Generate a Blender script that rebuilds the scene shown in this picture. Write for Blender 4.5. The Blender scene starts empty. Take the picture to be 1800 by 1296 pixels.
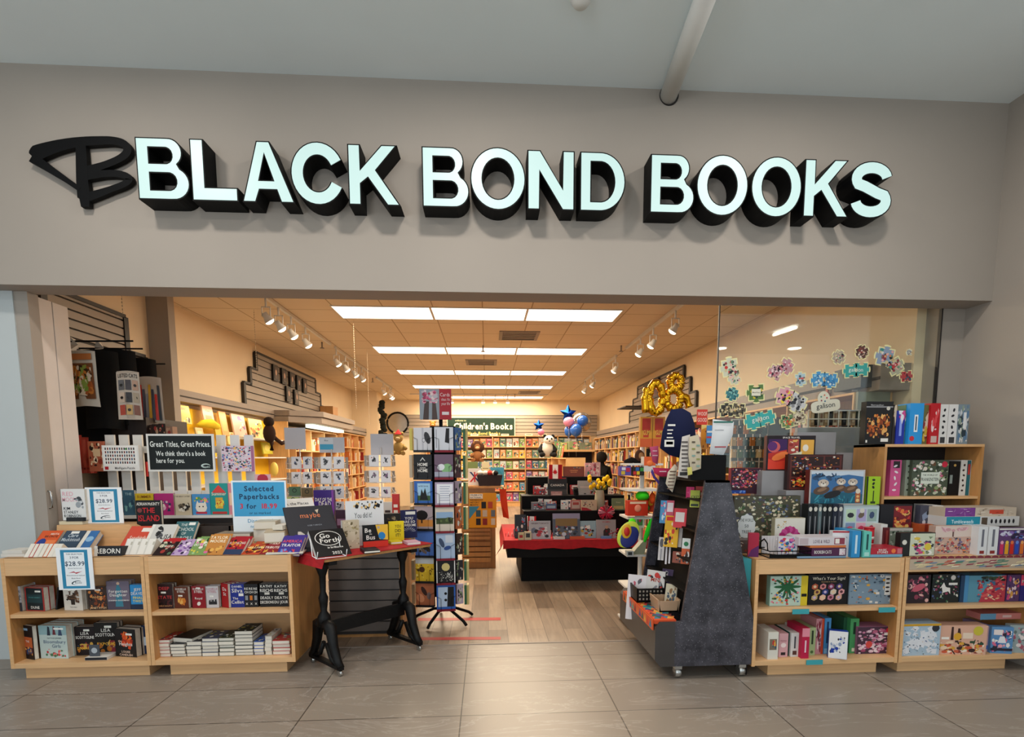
import bpy, bmesh, math, random
from mathutils import Matrix, Vector
R_ = math.radians
PI = math.pi
SC = bpy.context.scene
COL = SC.collection

# ---------------------------------------------------------------- camera
F, CX, CY, RX, RY, RZ, CAMH = 960.0, 916.8169, 907.0862, -.1060, .0022, -.0627, 1.55
def _rot():
    a, b, c = RX, RY, RZ
    return Matrix.Rotation(c, 3, 'Z') @ Matrix.Rotation(a, 3, 'X') @ Matrix.Rotation(b, 3, 'Y')
MR = _rot()
ORG = Vector((0, 0, CAMH))
cam = bpy.data.cameras.new('camera')
cam.sensor_width = 36
cam.lens = F * 36 / 1800
cam.shift_x = (900 - CX) / 1800
cam.shift_y = (CY - 648) / 1800
cam.clip_end = 200
camo = bpy.data.objects.new('camera', cam)
COL.objects.link(camo)
camo.matrix_world = Matrix.Translation(ORG) @ MR.to_4x4() @ Matrix.Rotation(PI / 2, 4, 'X')
SC.camera = camo
def _ray(x, y): return MR @ Vector(((x - CX) / F, 1, -(y - CY) / F))
def _pl(x, y, ax, v):
    d = _ray(x, y); return ORG + d * ((v - ORG[ax]) / d[ax])
def atX(x, y, v): return _pl(x, y, 0, v)
def atY(x, y, v): return _pl(x, y, 1, v)
def atZ(x, y, v): return _pl(x, y, 2, v)

# ---------------------------------------------------------------- world, lights, exposure
vs = SC.view_settings
vs.view_transform = 'Standard'; vs.look = 'None'; vs.gamma = 1; vs.use_curve_mapping = False
vs.exposure = 0.25
SC.cycles.max_bounces = 7
w = bpy.data.worlds.new('concourse_daylight'); SC.world = w; w.use_nodes = True
w.node_tree.nodes['Background'].inputs[0].default_value = (.86, .95, 1, 1)
w.node_tree.nodes['Background'].inputs[1].default_value = .88
def area(name, loc, size, power, col, rot=(0, 0, 0)):
    l = bpy.data.lights.new(name, 'AREA'); l.shape = 'RECTANGLE'; l.size, l.size_y = size; l.energy = power; l.color = col
    o = bpy.data.objects.new(name, l); COL.objects.link(o); o.location = loc; o.rotation_euler = rot
    return o
WARM = (1, .81, .58)
for i in range(5):
    area('troffer_light', (-.08, 7.31 + 2.44 * i, 3.36), (3.6, .6), 135, WARM)
ADDED_DOWN = [(-2.4, 2.85), (-.1, 2.85), (2.2, 2.85), (-1.3, .9), (1.3, .9)]  # unseen lamps added for the letters' downward shadows and the concourse light
for x, y in ADDED_DOWN: area('added_downlight_lamp', (x, y, 4.17), (.22, .22), 24 if y > 2 else 26, (1, .93, .86))
area('shelf_strip', (-3.5, 8.1, 2.17), (.06, 2.6), 3, (1, .9, .7), (0, R_(20), 0))
area('shelf_strip', (-3.1, 11.0, 2.08), (.1, 2.0), 12, (.95, 1, .85))
area('added_rear_light', (-3.0, -3.5, 2.4), (1.2, 1.2), 60, (.85, .93, 1), (R_(85), 0, R_(-35)))  # unseen lamp added behind the viewer to throw the letters' upward shadows

# ---------------------------------------------------------------- materials
MATS = {}
def nodes(name):
    m = bpy.data.materials.new(name); m.use_nodes = True
    nt = m.node_tree; b = nt.nodes['Principled BSDF']
    return m, nt, b
def N(nt, t, **k):
    n = nt.nodes.new(t)
    for a, v in k.items():
        if a.startswith('i_'): n.inputs[a[2:].replace('_', ' ')].default_value = v
        else: setattr(n, a, v)
    return n
def hexc(h):
    if not isinstance(h, str): return tuple(h)[:3]
    h = h.lstrip('#')
    if len(h) == 3: h = ''.join(c * 2 for c in h)
    o = []
    for i in (0, 2, 4):
        c = int(h[i:i + 2], 16) / 255
        o.append(c / 12.92 if c <= .04045 else ((c + .055) / 1.055) ** 2.4)
    return tuple(o)
def mat(name, col, rough=.5, metal=0, var=.08, scale=8, bump=0, stretch=(1, 1, 1), emit=0, spec=.5):
    if name in MATS: return MATS[name]
    m, nt, b = nodes(name); c = hexc(col)
    tc = N(nt, 'ShaderNodeTexCoord'); mp = N(nt, 'ShaderNodeMapping'); mp.inputs['Scale'].default_value = stretch
    nz = N(nt, 'ShaderNodeTexNoise', i_Scale=scale, i_Detail=4.0)
    nt.links.new(tc.outputs['Object'], mp.inputs[0]); nt.links.new(mp.outputs[0], nz.inputs['Vector'])
    r = N(nt, 'ShaderNodeValToRGB')
    r.color_ramp.elements[0].position = .3; r.color_ramp.elements[1].position = .7
    r.color_ramp.elements[0].color = (*[max(0, v * (1 - var)) for v in c], 1)
    r.color_ramp.elements[1].color = (*[min(1, v * (1 + var)) for v in c], 1)
    nt.links.new(nz.outputs['Fac'], r.inputs[0]); nt.links.new(r.outputs[0], b.inputs['Base Color'])
    b.inputs['Roughness'].default_value = rough; b.inputs['Metallic'].default_value = metal
    b.inputs['Specular IOR Level'].default_value = spec
    if bump:
        bp = N(nt, 'ShaderNodeBump', i_Strength=bump, i_Distance=.01)
        nt.links.new(nz.outputs['Fac'], bp.inputs['Height']); nt.links.new(bp.outputs[0], b.inputs['Normal'])
    if emit:
        nt.links.new(r.outputs[0], b.inputs['Emission Color']); b.inputs['Emission Strength'].default_value = emit
    MATS[name] = m
    return m
def attr_mat(name, rough, coat=0, metal=0):
    m, nt, b = nodes(name)
    a = N(nt, 'ShaderNodeAttribute', attribute_name='Col')
    nz = N(nt, 'ShaderNodeTexNoise', i_Scale=60.0)
    mx = N(nt, 'ShaderNodeMix', data_type='RGBA', blend_type='MULTIPLY'); mx.inputs['Factor'].default_value = .12
    nt.links.new(a.outputs['Color'], mx.inputs['A']); nt.links.new(nz.outputs['Color'], mx.inputs['B'])
    nt.links.new(mx.outputs['Result'], b.inputs['Base Color'])
    b.inputs['Specular IOR Level'].default_value = .3; b.inputs['Roughness'].default_value = rough; b.inputs['Coat Weight'].default_value = coat; b.inputs['Metallic'].default_value = metal
    MATS[name] = m
    return m
PRINT = attr_mat('printed_card', .42)
GLOSS = attr_mat('laminated_print', .3)
PLUSH = attr_mat('plush_fabric', .9)
FOIL = attr_mat('metallic_foil', .16, 0, .9)
RUBBER = attr_mat('balloon_rubber', .25, .4)
WALL = mat('taupe_wall_paint', '#9b9288', .75, var=.03, scale=1.2)
JAMB = mat('white_panel_paint', '#c9c0ba', .6, var=.02)
MALLW = mat('pale_grey_paint', '#b6bcbc', .7, var=.03, scale=1)
CEILM = mat('concourse_ceiling_paint', '#e6eff0', .85, var=.03, scale=1)
CREAM = mat('cream_wall_paint', '#e4d0b0', .8, var=.03, scale=1.5)
BLACK = mat('black_paint', '#060607', .6, var=.2, spec=.15)
BLKM = mat('black_cast_iron', '#070708', .5, var=.3, scale=40, bump=.2, spec=.25)
WIREB = mat('black_wire', '#101012', .4, .3)
WIREW = mat('white_wire', '#d6d2cc', .4, .1)
MAPLE = mat('maple_laminate', '#d5a774', .42, var=.09, scale=5, stretch=(1, 1, 9))
MAPLEH = mat('maple_laminate_rail', '#d6ab7b', .42, var=.09, scale=5, stretch=(.6, 4, 14))
MAPLED = mat('honey_oak_side', '#b8844c', .42, var=.12, scale=5, stretch=(6, 6, .8))
PINE = mat('pine_shelf', '#d9ab72', .5, var=.1, scale=6, stretch=(8, 1, 1))
WHITEP = mat('white_paint', '#d8d6d0', .5, var=.03)
CHROME = mat('brushed_steel', '#b9b9b6', .25, .9)
PAPER = mat('page_paper', '#d9d2c4', .85, var=.1, scale=30, stretch=(1, 1, 20))
PAPERV = mat('page_paper_upright', '#d6cfc2', .85, var=.1, scale=30, stretch=(30, 1, 1))
REDCL = mat('red_cloth', '#a80d18', .85, var=.15, scale=20, bump=.3)
SLAT = mat('grey_slatwall_laminate', '#93877a', .5, var=.05, scale=3)
SLATD = mat('slatwall_groove', '#2c2826', .7)
TRIMB = mat('dark_trim', '#191515', .5)
CORN = mat('taupe_cornice', '#8b7f75', .5, var=.04)
GREYP = mat('grey_panel', '#8f8e90', .6, var=.04)
ACRYL = mat('clear_acrylic_edge', '#e6e8ea', .1)

def marble():
    m, nt, b = nodes('black_flecked_laminate')
    tc = N(nt, 'ShaderNodeTexCoord')
    n1 = N(nt, 'ShaderNodeTexNoise', i_Scale=7.0, i_Detail=8.0, i_Roughness=.7)
    n2 = N(nt, 'ShaderNodeTexVoronoi', i_Scale=70.0)
    r = N(nt, 'ShaderNodeValToRGB'); e = r.color_ramp.elements
    e[0].position = .35; e[0].color = (.012, .012, .018, 1); e[1].position = .72; e[1].color = (.085, .082, .1, 1)
    r2 = N(nt, 'ShaderNodeValToRGB'); e = r2.color_ramp.elements
    e[0].position = .0; e[0].color = (.42, .42, .46, 1); e[1].position = .26; e[1].color = (0, 0, 0, 1)
    ad = N(nt, 'ShaderNodeMix', data_type='RGBA', blend_type='ADD'); ad.inputs['Factor'].default_value = .5
    nt.links.new(tc.outputs['Object'], n1.inputs['Vector']); nt.links.new(tc.outputs['Object'], n2.inputs['Vector'])
    nt.links.new(n1.outputs['Fac'], r.inputs[0]); nt.links.new(n2.outputs['Distance'], r2.inputs[0])
    nt.links.new(r.outputs[0], ad.inputs['A']); nt.links.new(r2.outputs[0], ad.inputs['B'])
    nt.links.new(ad.outputs['Result'], b.inputs['Base Color']); b.inputs['Roughness'].default_value = .3
    return m
MARBLE = marble()
def tiles_mat(name, c1, c2, mortar, bw, bh, off, rough, msize, ox=0, oy=0, veins=True, offs=0, bump=0):
    m, nt, b = nodes(name)
    tc = N(nt, 'ShaderNodeTexCoord'); mp = N(nt, 'ShaderNodeMapping'); mp.inputs['Location'].default_value = (ox, oy, 0)
    br = N(nt, 'ShaderNodeTexBrick', offset=offs, squash=1.0)
    for k, v in (('Scale', 1.0), ('Mortar Size', msize), ('Mortar Smooth', .1), ('Bias', 0.0), ('Brick Width', bw), ('Row Height', bh)): br.inputs[k].default_value = v
    br.inputs['Color1'].default_value = (*hexc(c1), 1); br.inputs['Color2'].default_value = (*hexc(c2), 1); br.inputs['Mortar'].default_value = (*hexc(mortar), 1)
    nt.links.new(tc.outputs['Object'], mp.inputs[0]); nt.links.new(mp.outputs[0], br.inputs['Vector'])
    out = br.outputs['Color']
    if veins:
        mp2 = N(nt, 'ShaderNodeMapping'); mp2.inputs['Rotation'].default_value = (0, 0, .6); mp2.inputs['Scale'].default_value = (.8, 3.2, 1)
        nz = N(nt, 'ShaderNodeTexNoise', i_Scale=1.3, i_Detail=9.0, i_Roughness=.62, i_Distortion=1.3)
        r = N(nt, 'ShaderNodeValToRGB'); e = r.color_ramp.elements
        e[0].position = .485; e[0].color = (0, 0, 0, 1); e[1].position = .5; e[1].color = (1, 1, 1, 1)
        e2 = r.color_ramp.elements.new(.515); e2.color = (0, 0, 0, 1)
        mx = N(nt, 'ShaderNodeMix', data_type='RGBA'); ml = N(nt, 'ShaderNodeMath', operation='MULTIPLY'); ml.inputs[1].default_value = .22
        mx.inputs['B'].default_value = (.62, .58, .53, 1)
        nt.links.new(tc.outputs['Object'], mp2.inputs[0]); nt.links.new(mp2.outputs[0], nz.inputs['Vector'])
        nt.links.new(nz.outputs['Fac'], r.inputs[0]); nt.links.new(r.outputs[0], ml.inputs[0]); nt.links.new(ml.outputs[0], mx.inputs['Factor'])
        nt.links.new(out, mx.inputs['A']); out = mx.outputs['Result']
    nt.links.new(out, b.inputs['Base Color']); b.inputs['Roughness'].default_value = rough
    return m
def planks():
    m, nt, b = nodes('grey_oak_planks')
    tc = N(nt, 'ShaderNodeTexCoord'); mp = N(nt, 'ShaderNodeMapping'); mp.inputs['Rotation'].default_value = (0, 0, PI / 2)
    br = N(nt, 'ShaderNodeTexBrick', offset=.37)
    for k, v in (('Scale', 1.0), ('Mortar Size', .002), ('Brick Width', 1.1), ('Row Height', .17)): br.inputs[k].default_value = v
    br.inputs['Color1'].default_value = (*hexc('#96836f'), 1); br.inputs['Color2'].default_value = (*hexc('#6f5f50'), 1); br.inputs['Mortar'].default_value = (*hexc('#3d332b'), 1)
    mp2 = N(nt, 'ShaderNodeMapping'); mp2.inputs['Scale'].default_value = (9, .7, 1)
    nz = N(nt, 'ShaderNodeTexNoise', i_Scale=3.0, i_Detail=8.0, i_Roughness=.6, i_Distortion=.6)
    mx = N(nt, 'ShaderNodeMix', data_type='RGBA', blend_type='OVERLAY'); mx.inputs['Factor'].default_value = .55
    nt.links.new(tc.outputs['Object'], mp.inputs[0]); nt.links.new(mp.outputs[0], br.inputs['Vector'])
    nt.links.new(tc.outputs['Object'], mp2.inputs[0]); nt.links.new(mp2.outputs[0], nz.inputs['Vector'])
    nt.links.new(br.outputs['Color'], mx.inputs['A']); nt.links.new(nz.outputs['Fac'], mx.inputs['B']); nt.links.new(mx.outputs['Result'], b.inputs['Base Color'])
    b.inputs['Roughness'].default_value = .38
    return m
def glass():
    m = bpy.data.materials.new('shop_glass'); m.use_nodes = True; nt = m.node_tree; nt.nodes.clear()
    o = N(nt, 'ShaderNodeOutputMaterial'); t = N(nt, 'ShaderNodeBsdfTransparent'); g = N(nt, 'ShaderNodeBsdfGlossy'); g.inputs['Roughness'].default_value = .0
    t.inputs[0].default_value = (.96, .985, .97, 1)
    lw = N(nt, 'ShaderNodeLayerWeight'); pw = N(nt, 'ShaderNodeMath', operation='POWER'); pw.inputs[1].default_value = 4.0
    fr = N(nt, 'ShaderNodeMath', operation='MULTIPLY_ADD'); fr.inputs[1].default_value = .7; fr.inputs[2].default_value = .055; mx = N(nt, 'ShaderNodeMixShader')
    nt.links.new(lw.outputs['Facing'], pw.inputs[0]); nt.links.new(pw.outputs[0], fr.inputs[0]); nt.links.new(fr.outputs[0], mx.inputs[0]); nt.links.new(t.outputs[0], mx.inputs[1]); nt.links.new(g.outputs[0], mx.inputs[2]); nt.links.new(mx.outputs[0], o.inputs[0])
    return m
GLASS = glass()
def emis(name, col, s, base='#ffffff'):
    m = mat(name, base, .4, var=0); b = m.node_tree.nodes['Principled BSDF']
    for l in list(b.inputs['Emission Color'].links): m.node_tree.links.remove(l)
    b.inputs['Emission Color'].default_value = (*hexc(col), 1); b.inputs['Emission Strength'].default_value = s
    return m
PANEL = emis('lit_diffuser', '#fff3e0', 2.2)
DLAMP = emis('downlight_glow', '#fff6e8', 14)
LAMP = emis('lit_lamp_face', '#fff0d0', 6)
SIGNW = emis('backlit_sign_face', '#cdeee8', .66, '#6c7a7a')

# ---------------------------------------------------------------- mesh builder
class G:
    def __init__(s): s.v = []; s.f = []; s.c = []; s.sm = []; s.col = (1, 1, 1); s.m = None
    def add(s, vs, fs, col=None, smooth=False):
        n = len(s.v); c = hexc(col) if col is not None else s.col
        if s.m is not None: vs = [s.m @ Vector(v) for v in vs]
        s.v += [tuple(v) for v in vs]
        for f in fs: s.f.append([n + i for i in f]); s.c.append(c); s.sm.append(smooth)
        return s
    def box(s, x0, y0, z0, x1, y1, z1, col=None):
        if x0 > x1: x0, x1 = x1, x0
        if y0 > y1: y0, y1 = y1, y0
        if z0 > z1: z0, z1 = z1, z0
        return s.add([(x0, y0, z0), (x1, y0, z0), (x1, y1, z0), (x0, y1, z0), (x0, y0, z1), (x1, y0, z1), (x1, y1, z1), (x0, y1, z1)],
              [(0, 3, 2, 1), (4, 5, 6, 7), (0, 1, 5, 4), (1, 2, 6, 5), (2, 3, 7, 6), (3, 0, 4, 7)], col)
    def prism(s, pts, a, b, axis='y', col=None, smooth=False):
        # pts: outline in the plane across the axis, pushed from a to b
        n = len(pts)
        f = {'y': lambda p, t: (p[0], t, p[1]), 'x': lambda p, t: (t, p[0], p[1]), 'z': lambda p, t: (p[0], p[1], t)}[axis]
        vs = [f(p, a) for p in pts] + [f(p, b) for p in pts]
        fs = [list(range(n))[::-1], list(range(n, 2 * n))] + [(i, (i + 1) % n, n + (i + 1) % n, n + i) for i in range(n)]
        return s.add(vs, fs, col, smooth)
    def tube(s, pts, r, n=6, col=None, cap=True, rs=None, smooth=True):
        pts = [Vector(p) for p in pts]; vs = []; fs = []
        for i, p in enumerate(pts):
            d = (pts[min(i + 1, len(pts) - 1)] - pts[max(i - 1, 0)])
            d = d.normalized() if d.length > 1e-9 else Vector((0, 0, 1))
            u = d.cross(Vector((0, 0, 1)) if abs(d.z) < .95 else Vector((1, 0, 0))).normalized(); w_ = d.cross(u)
            rr = rs[i] if rs else r
            for k in range(n):
                a = 2 * PI * k / n; vs.append(p + (u * math.cos(a) + w_ * math.sin(a)) * rr)
        for i in range(len(pts) - 1):
            for k in range(n): fs.append((i * n + k, i * n + (k + 1) % n, (i + 1) * n + (k + 1) % n, (i + 1) * n + k))
        s.add(vs, fs, col, smooth)
        if cap: s.f.append([len(s.v) - len(vs) + k for k in range(n)][::-1]); s.f.append([len(s.v) - n + k for k in range(n)]); s.c += [hexc(col) if col is not None else s.col] * 2; s.sm += [False] * 2
        return s
    def cyl(s, x, y, z0, z1, r, n=16, col=None, r2=None): return s.tube([(x, y, z0), (x, y, z1)], r, n, col, True, [r, r if r2 is None else r2])
    def ball(s, c, r, col=None, n=12, m=8, rot=None):
        r = r if hasattr(r, '__len__') else (r, r, r); vs = []; fs = []
        for j in range(m + 1):
            t = PI * j / m
            for k in range(n):
                a = 2 * PI * k / n; v = Vector((math.sin(t) * math.cos(a) * r[0], math.sin(t) * math.sin(a) * r[1], math.cos(t) * r[2]))
                if rot: v = rot @ v
                vs.append(Vector(c) + v)
        for j in range(m):
            for k in range(n): fs.append((j * n + k, (j + 1) * n + k, (j + 1) * n + (k + 1) % n, j * n + (k + 1) % n))
        return s.add(vs, fs, col, True)
    def lathe(s, prof, n=16, col=None, c=(0, 0, 0)):
        vs = [(c[0] + r * math.cos(2 * PI * k / n), c[1] + r * math.sin(2 * PI * k / n), c[2] + z) for r, z in prof for k in range(n)]
        return s.add(vs, [(j * n + k, j * n + (k + 1) % n, (j + 1) * n + (k + 1) % n, (j + 1) * n + k) for j in range(len(prof) - 1) for k in range(n)], col, True)
    def build(s, name, m, parent=None, bevel=0):
        me = bpy.data.meshes.new(name); me.from_pydata(s.v, [], s.f)
        me.polygons.foreach_set('use_smooth', s.sm)
        at = me.color_attributes.new('Col', 'FLOAT_COLOR', 'CORNER'); d = []
        for f, c in zip(s.f, s.c): d += [c[0], c[1], c[2], 1.0] * len(f)
        at.data.foreach_set('color', d)
        me.materials.append(m); me.update()
        o = bpy.data.objects.new(name, me); COL.objects.link(o)
        if parent: o.parent = parent
        if bevel:
            b = o.modifiers.new('bevel', 'BEVEL'); b.width = bevel; b.segments = 2; b.limit_method = 'ANGLE'
        return o
LABELS = {}
def tag(o, label, cat, group=None, kind=None):
    o['label'] = label; o['category'] = cat
    if group: o['group'] = group
    if kind: o['kind'] = kind
    LABELS.setdefault(label, []).append(o.name)
    return o
def thing(name, label, cat, loc=(0, 0, 0), rz=0, group=None, rx=0):
    o = bpy.data.objects.new(name, None); COL.objects.link(o); o.empty_display_size = .05
    o.location = loc; o.rotation_euler = (rx, 0, rz)
    return tag(o, label, cat, group)
def struct(name, g, m):
    o = g.build(name, m); o['kind'] = 'structure'; return o

# glyphs of the built-in font, cached as flat meshes
GL = {}
def glyph(ch, bold):
    k = (ch, bold)
    if k in GL: return GL[k]
    cu = bpy.data.curves.new('g', 'FONT'); cu.body = ch; cu.size = 1; cu.resolution_u = 2; cu.offset = bold
    o = bpy.data.objects.new('g', cu); COL.objects.link(o)
    bpy.context.view_layer.update()
    me = o.evaluated_get(bpy.context.evaluated_depsgraph_get()).to_mesh()
    vs = [(v.co.x, v.co.y) for v in me.vertices]; fs = [tuple(p.vertices) for p in me.polygons]
    bpy.data.objects.remove(o)
    x0 = min([v[0] for v in vs] or [0]); x1 = max([v[0] for v in vs] or [.22])
    GL[k] = ([(a - x0, b) for a, b in vs], fs, x1 - x0)
    return GL[k]
def text_shape(s, bold=.012, gap=.085):
    x = 0; out = []
    for ch in s:
        if ch == ' ': x += .26; continue
        vs, fs, w_ = glyph(ch, bold); out.append(([(a + x, b) for a, b in vs], fs)); x += w_ + gap
    return out, max(x - gap, .01)

class Art:
    """flat printed shapes in the unit rectangle (0..1, 0..1 from the lower left), later laid on a w x h face"""
    def __init__(s, w, h): s.w = w; s.h = h; s.L = []; s.n = 0
    def poly(s, pts, col): s.n += 1; s.L.append((pts, [list(range(len(pts)))], hexc(col), s.n)); return s
    def rect(s, x0, y0, x1, y1, col): return s.poly([(x0, y0), (x1, y0), (x1, y1), (x0, y1)], col)
    def oval(s, x, y, rx, ry, col, n=10, a=0):
        ca, sa = math.cos(a), math.sin(a); k = s.w / s.h; p = []
        for i in range(n):
            u = rx * math.cos(2 * PI * i / n); v = ry / k * math.sin(2 * PI * i / n)
            p.append((x + u * ca - v * sa, y + (u * sa + v * ca) * k))
        return s.poly(p, col)
    def dot(s, x, y, r, col, n=10): return s.oval(x, y, r, r * s.w / s.h, col, n)
    def text(s, t, x, y, hgt, col, wmax=None, align='c', bold=.012):
        sh, tw = text_shape(t, bold); sy = hgt / .72; sx = sy * s.h / s.w
        if wmax and tw * sx > wmax: sx = wmax / tw
        ox = {'c': x - tw * sx / 2, 'l': x, 'r': x - tw * sx}[align]; s.n += 1
        for vs, fs in sh: s.L.append(([(ox + a * sx, y + b * sy) for a, b in vs], fs, hexc(col), s.n))
        return s
    def confetti(s, n, pal, seed, r0=.03, r1=.09, x0=0, y0=0, x1=1, y1=1, kind='mix'):
        rr = random.Random(seed); n = int(n * 1.8); r0 *= .65; r1 *= .82; base = s.n
        for i in range(n):
            s.n = base + i * .2; r = rr.uniform(r0, r1); x = rr.uniform(x0 + r, x1 - r); y = rr.uniform(y0 + r, y1 - r); c = pal[i % len(pal)]
            k = rr.random() if kind == 'mix' else {'dot': .1, 'poly': .6, 'leaf': .95}[kind]
            if k < .4: s.oval(x, y, r, r * rr.uniform(.6, 1) , c, 8, 0)
            elif k < .8:
                a0 = rr.random() * 6; m = rr.choice((3, 4, 4, 5))
                s.poly([(x + r * math.cos(a0 + 2 * PI * j / m), y + r * math.sin(a0 + 2 * PI * j / m)) for j in range(m)], c)
            else: s.oval(x, y, r, r * .35, c, 8, rr.random() * 3)
        s.n = int(s.n) + 1
        return s
    def put(s, g, fn, step=.00003):
        for pts, fs, c, n in s.L:
            g.add([fn(min(max(p[0], 0), 1), min(max(p[1], 0), 1), .0006 + step * n) for p in pts], fs, c)

# ================================================================ THE SETTING
TILE = tiles_mat('large_grey_stone_tiles', '#8f8477', '#867b70', '#463e37', .96, .48, 0, .34, .004, .17, .19)
ACT = tiles_mat('suspended_ceiling_tiles', '#dccbb0', '#d8c6aa', '#ab9472', .61, .61, 0, .85, .008, .04, .1, False)
struct('floor', G().add([(-9, -3, 0), (9, -3, 0), (9, 4.44, 0), (-9, 4.44, 0)], [(0, 1, 2, 3)]), TILE)
struct('floor', G().add([(-3.75, 4.44, 0), (3.97, 4.44, 0), (3.97, 17.9, 0), (-3.75, 17.9, 0)], [(0, 1, 2, 3)]), planks())
struct('trim_1', G().box(-3.4, 4.43, -.004, 3.8, 4.455, .004), CORN)
struct('ceiling', G().add([(-11, -5.2, 4.21), (11, -5.2, 4.21), (11, 4.25, 4.21), (-11, 4.25, 4.21)], [(3, 2, 1, 0)]), CEILM)
struct('ceiling', G().box(-3.9, 4.44, 3.4, 4.0, 18, 3.46), ACT)
struct('wall_front', G().box(-9, 4.2, 2.767, 3.99, 4.44, 4.3), WALL)
struct('wall_left_front', G().box(-9, 4.35, 0, -3.44, 4.6, 2.767), MALLW)
struct('trim_2', G().box(-3.44, 4.36, 0, -3.345, 4.46, 2.767), WALL)
struct('wall_right_front', G().box(3.97, 3.3, 0, 4.6, 4.6, 4.3), WALL)
struct('trim_3', G().box(3.765, 4.44, 0, 3.97, 4.6, 3.4), WALL)
struct('wall_left', G().box(-3.95, 4.6, 0, -3.75, 18, 3.42), CREAM)
struct('wall_right', G().box(3.68, 4.6, 0, 3.97, 18, 3.42), CREAM)
struct('wall_back', G().box(-3.9, 17.9, 0, 4, 18.1, 3.42), CREAM)
struct('wall_pilaster', G().box(-3.75, 6.5, 0, -3.52, 6.63, 3.4), WALL)
struct('wall_column', G().box(-3.75, 15.7, 0, -3.05, 16.4, 3.4), CREAM)
d = thing('sliding_panel_door', 'narrow white panel door with a metal pull at the left side of the shop entrance', 'door', (-3.36, 4.47, 0))
G().box(-.03, 0, 0, 0, .135, 2.76).box(-.03, .145, 0, 0, .3, 2.76).build('door_panel', JAMB, d)
hp = atX(88, 885, -3.36)
G().tube([(.002, hp.y - 4.5, 1.17), (.035, hp.y - 4.5, 1.18), (.04, hp.y - 4.5, 1.24), (.035, hp.y - 4.5, 1.3), (.002, hp.y - 4.5, 1.31)], .007).build('door_handle', CHROME, d)
# window_1: the glass to the right of the entrance
gl = struct('window_1', G().box(1.885, 4.44, .0, 3.765, 4.452, 2.767), GLASS)
struct('trim_4', G().box(1.878, 4.438, 0, 1.886, 4.454, 2.767).box(3.757, 4.43, 0, 3.768, 4.46, 2.767), TRIMB)

# white round pipe running under the concourse ceiling into the fascia
pa = atY(1176, 168, 4.2); pb = atZ(1246, -20, 4.14); pb = pa + (pb - pa) * 1.2
p = thing('ceiling_pipe', 'white round pipe crossing the grey ceiling into the wall above the sign', 'pipe', pa)
G().tube([(0, .05, 0), pb - pa], .062, 20).build('pipe', WHITEP, p)
G().tube([(0, -.006, 0), (0, .004, 0)], .071, 24).build('collar', TRIMB, p)
q = atZ(1021, -6, 4.2)
o = G().lathe([(.0, -.06), (.04, -.058), (.06, -.03), (.07, 0)], 20).build('smoke_detector', WHITEP); o.location = (q.x, q.y, 4.21)
tag(o, 'small white round detector on the grey ceiling at the top edge', 'smoke detector')
# concourse downlights (behind the viewer; the shop glass mirrors them)
for i, (x, y) in enumerate([(1266, 613), (1397, 613), (1530, 615)]):
    v = atZ(x, y, 4.2); yy = 8.88 - v.y
    if yy > -5:
        o = G().cyl(0, 0, -.012, 0, .15, 20).build('recessed_downlight', DLAMP); o.location = (v.x, yy, 4.209)
        tag(o, 'round recessed downlight in the concourse ceiling mirrored in the shop glass', 'downlight', 'concourse downlights')

for k, (x, y) in enumerate(ADDED_DOWN):  # fittings added around those unseen lamps, above the view
    t = thing('recessed_downlight', 'added unseen downlight in the concourse ceiling before the sign', 'downlight', (x, y, 4.21), 0, 'added concourse ceiling downlights'); G().lathe([(.13, -.02), (.16, -.02), (.17, 0)], 20).build('trim_ring', WHITEP, t); G().cyl(0, 0, -.015, -.001, .128, 20).build('lamp_face', LAMP, t)

a, b = atZ(1361, 585, 4.2), atZ(1400, 572, 4.2)
o = G().tube([(0, 0, 0), (b.x - a.x, a.y - b.y, 0)], .035, 8).build('linear_light', DLAMP); o.location = (a.x, 8.88 - a.y, 4.16)
tag(o, 'slim white light bar on the concourse ceiling mirrored in the shop glass', 'ceiling light')

# ---------------------------------------------------------------- the big sign
YF = 4.03
def ribbon(g, path, wd, y0, y1, closed=False, col=None):
    n = len(path); L = []; R = []
    for i in range(n):
        a = path[(i - 1) % n] if (closed or i > 0) else path[0]; b = path[(i + 1) % n] if (closed or i < n - 1) else path[-1]
        if not closed and i == 0: t = Vector(path[1]) - Vector(path[0])
        elif not closed and i == n - 1: t = Vector(path[-1]) - Vector(path[-2])
        else:
            t1 = (Vector(path[i]) - Vector(a)).normalized(); t2 = (Vector(b) - Vector(path[i])).normalized(); t = t1 + t2
        t = t.normalized(); nn = Vector((-t.y, t.x)); ww = (wd[i] if hasattr(wd, '__len__') else wd) / 2
        p = Vector(path[i]); k = 1
        if closed or 0 < i < n - 1: k = 1 / max(.5, abs(nn.dot(Vector((-t2.y, t2.x)))))
        L.append(p + nn * ww * k); R.append(p - nn * ww * k)
    m = n if closed else n - 1
    vs = [(q[0], y, q[1]) for y in (y0, y1) for q in L + R]; fs = []
    for i in range(m):
        j = (i + 1) % n
        fs += [(i, j, n + j, n + i), (2 * n + j, 2 * n + i, 3 * n + i, 3 * n + j), (i, 2 * n + i, 2 * n + j, j), (n + j, 3 * n + j, 3 * n + i, n + i)]
    if not closed: fs += [(0, n, 3 * n, 2 * n), (n - 1, 3 * n - 1, 4 * n - 1, 2 * n - 1)]
    return g.add(vs, fs, col)
def arc(cx, cz, rx, rz, a0, a1, n=14): return [(cx + rx * math.cos(R_(a0 + (a1 - a0) * i / n)), cz + rz * math.sin(R_(a0 + (a1 - a0) * i / n))) for i in range(n + 1)]
def strip_outline(path, wd):
    g = G(); ribbon(g, path, wd, 0, 1); n = len(path)
    return [(v[0], v[2]) for v in g.v[:n]] + [(v[0], v[2]) for v in g.v[n:2 * n]][::-1]
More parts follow.
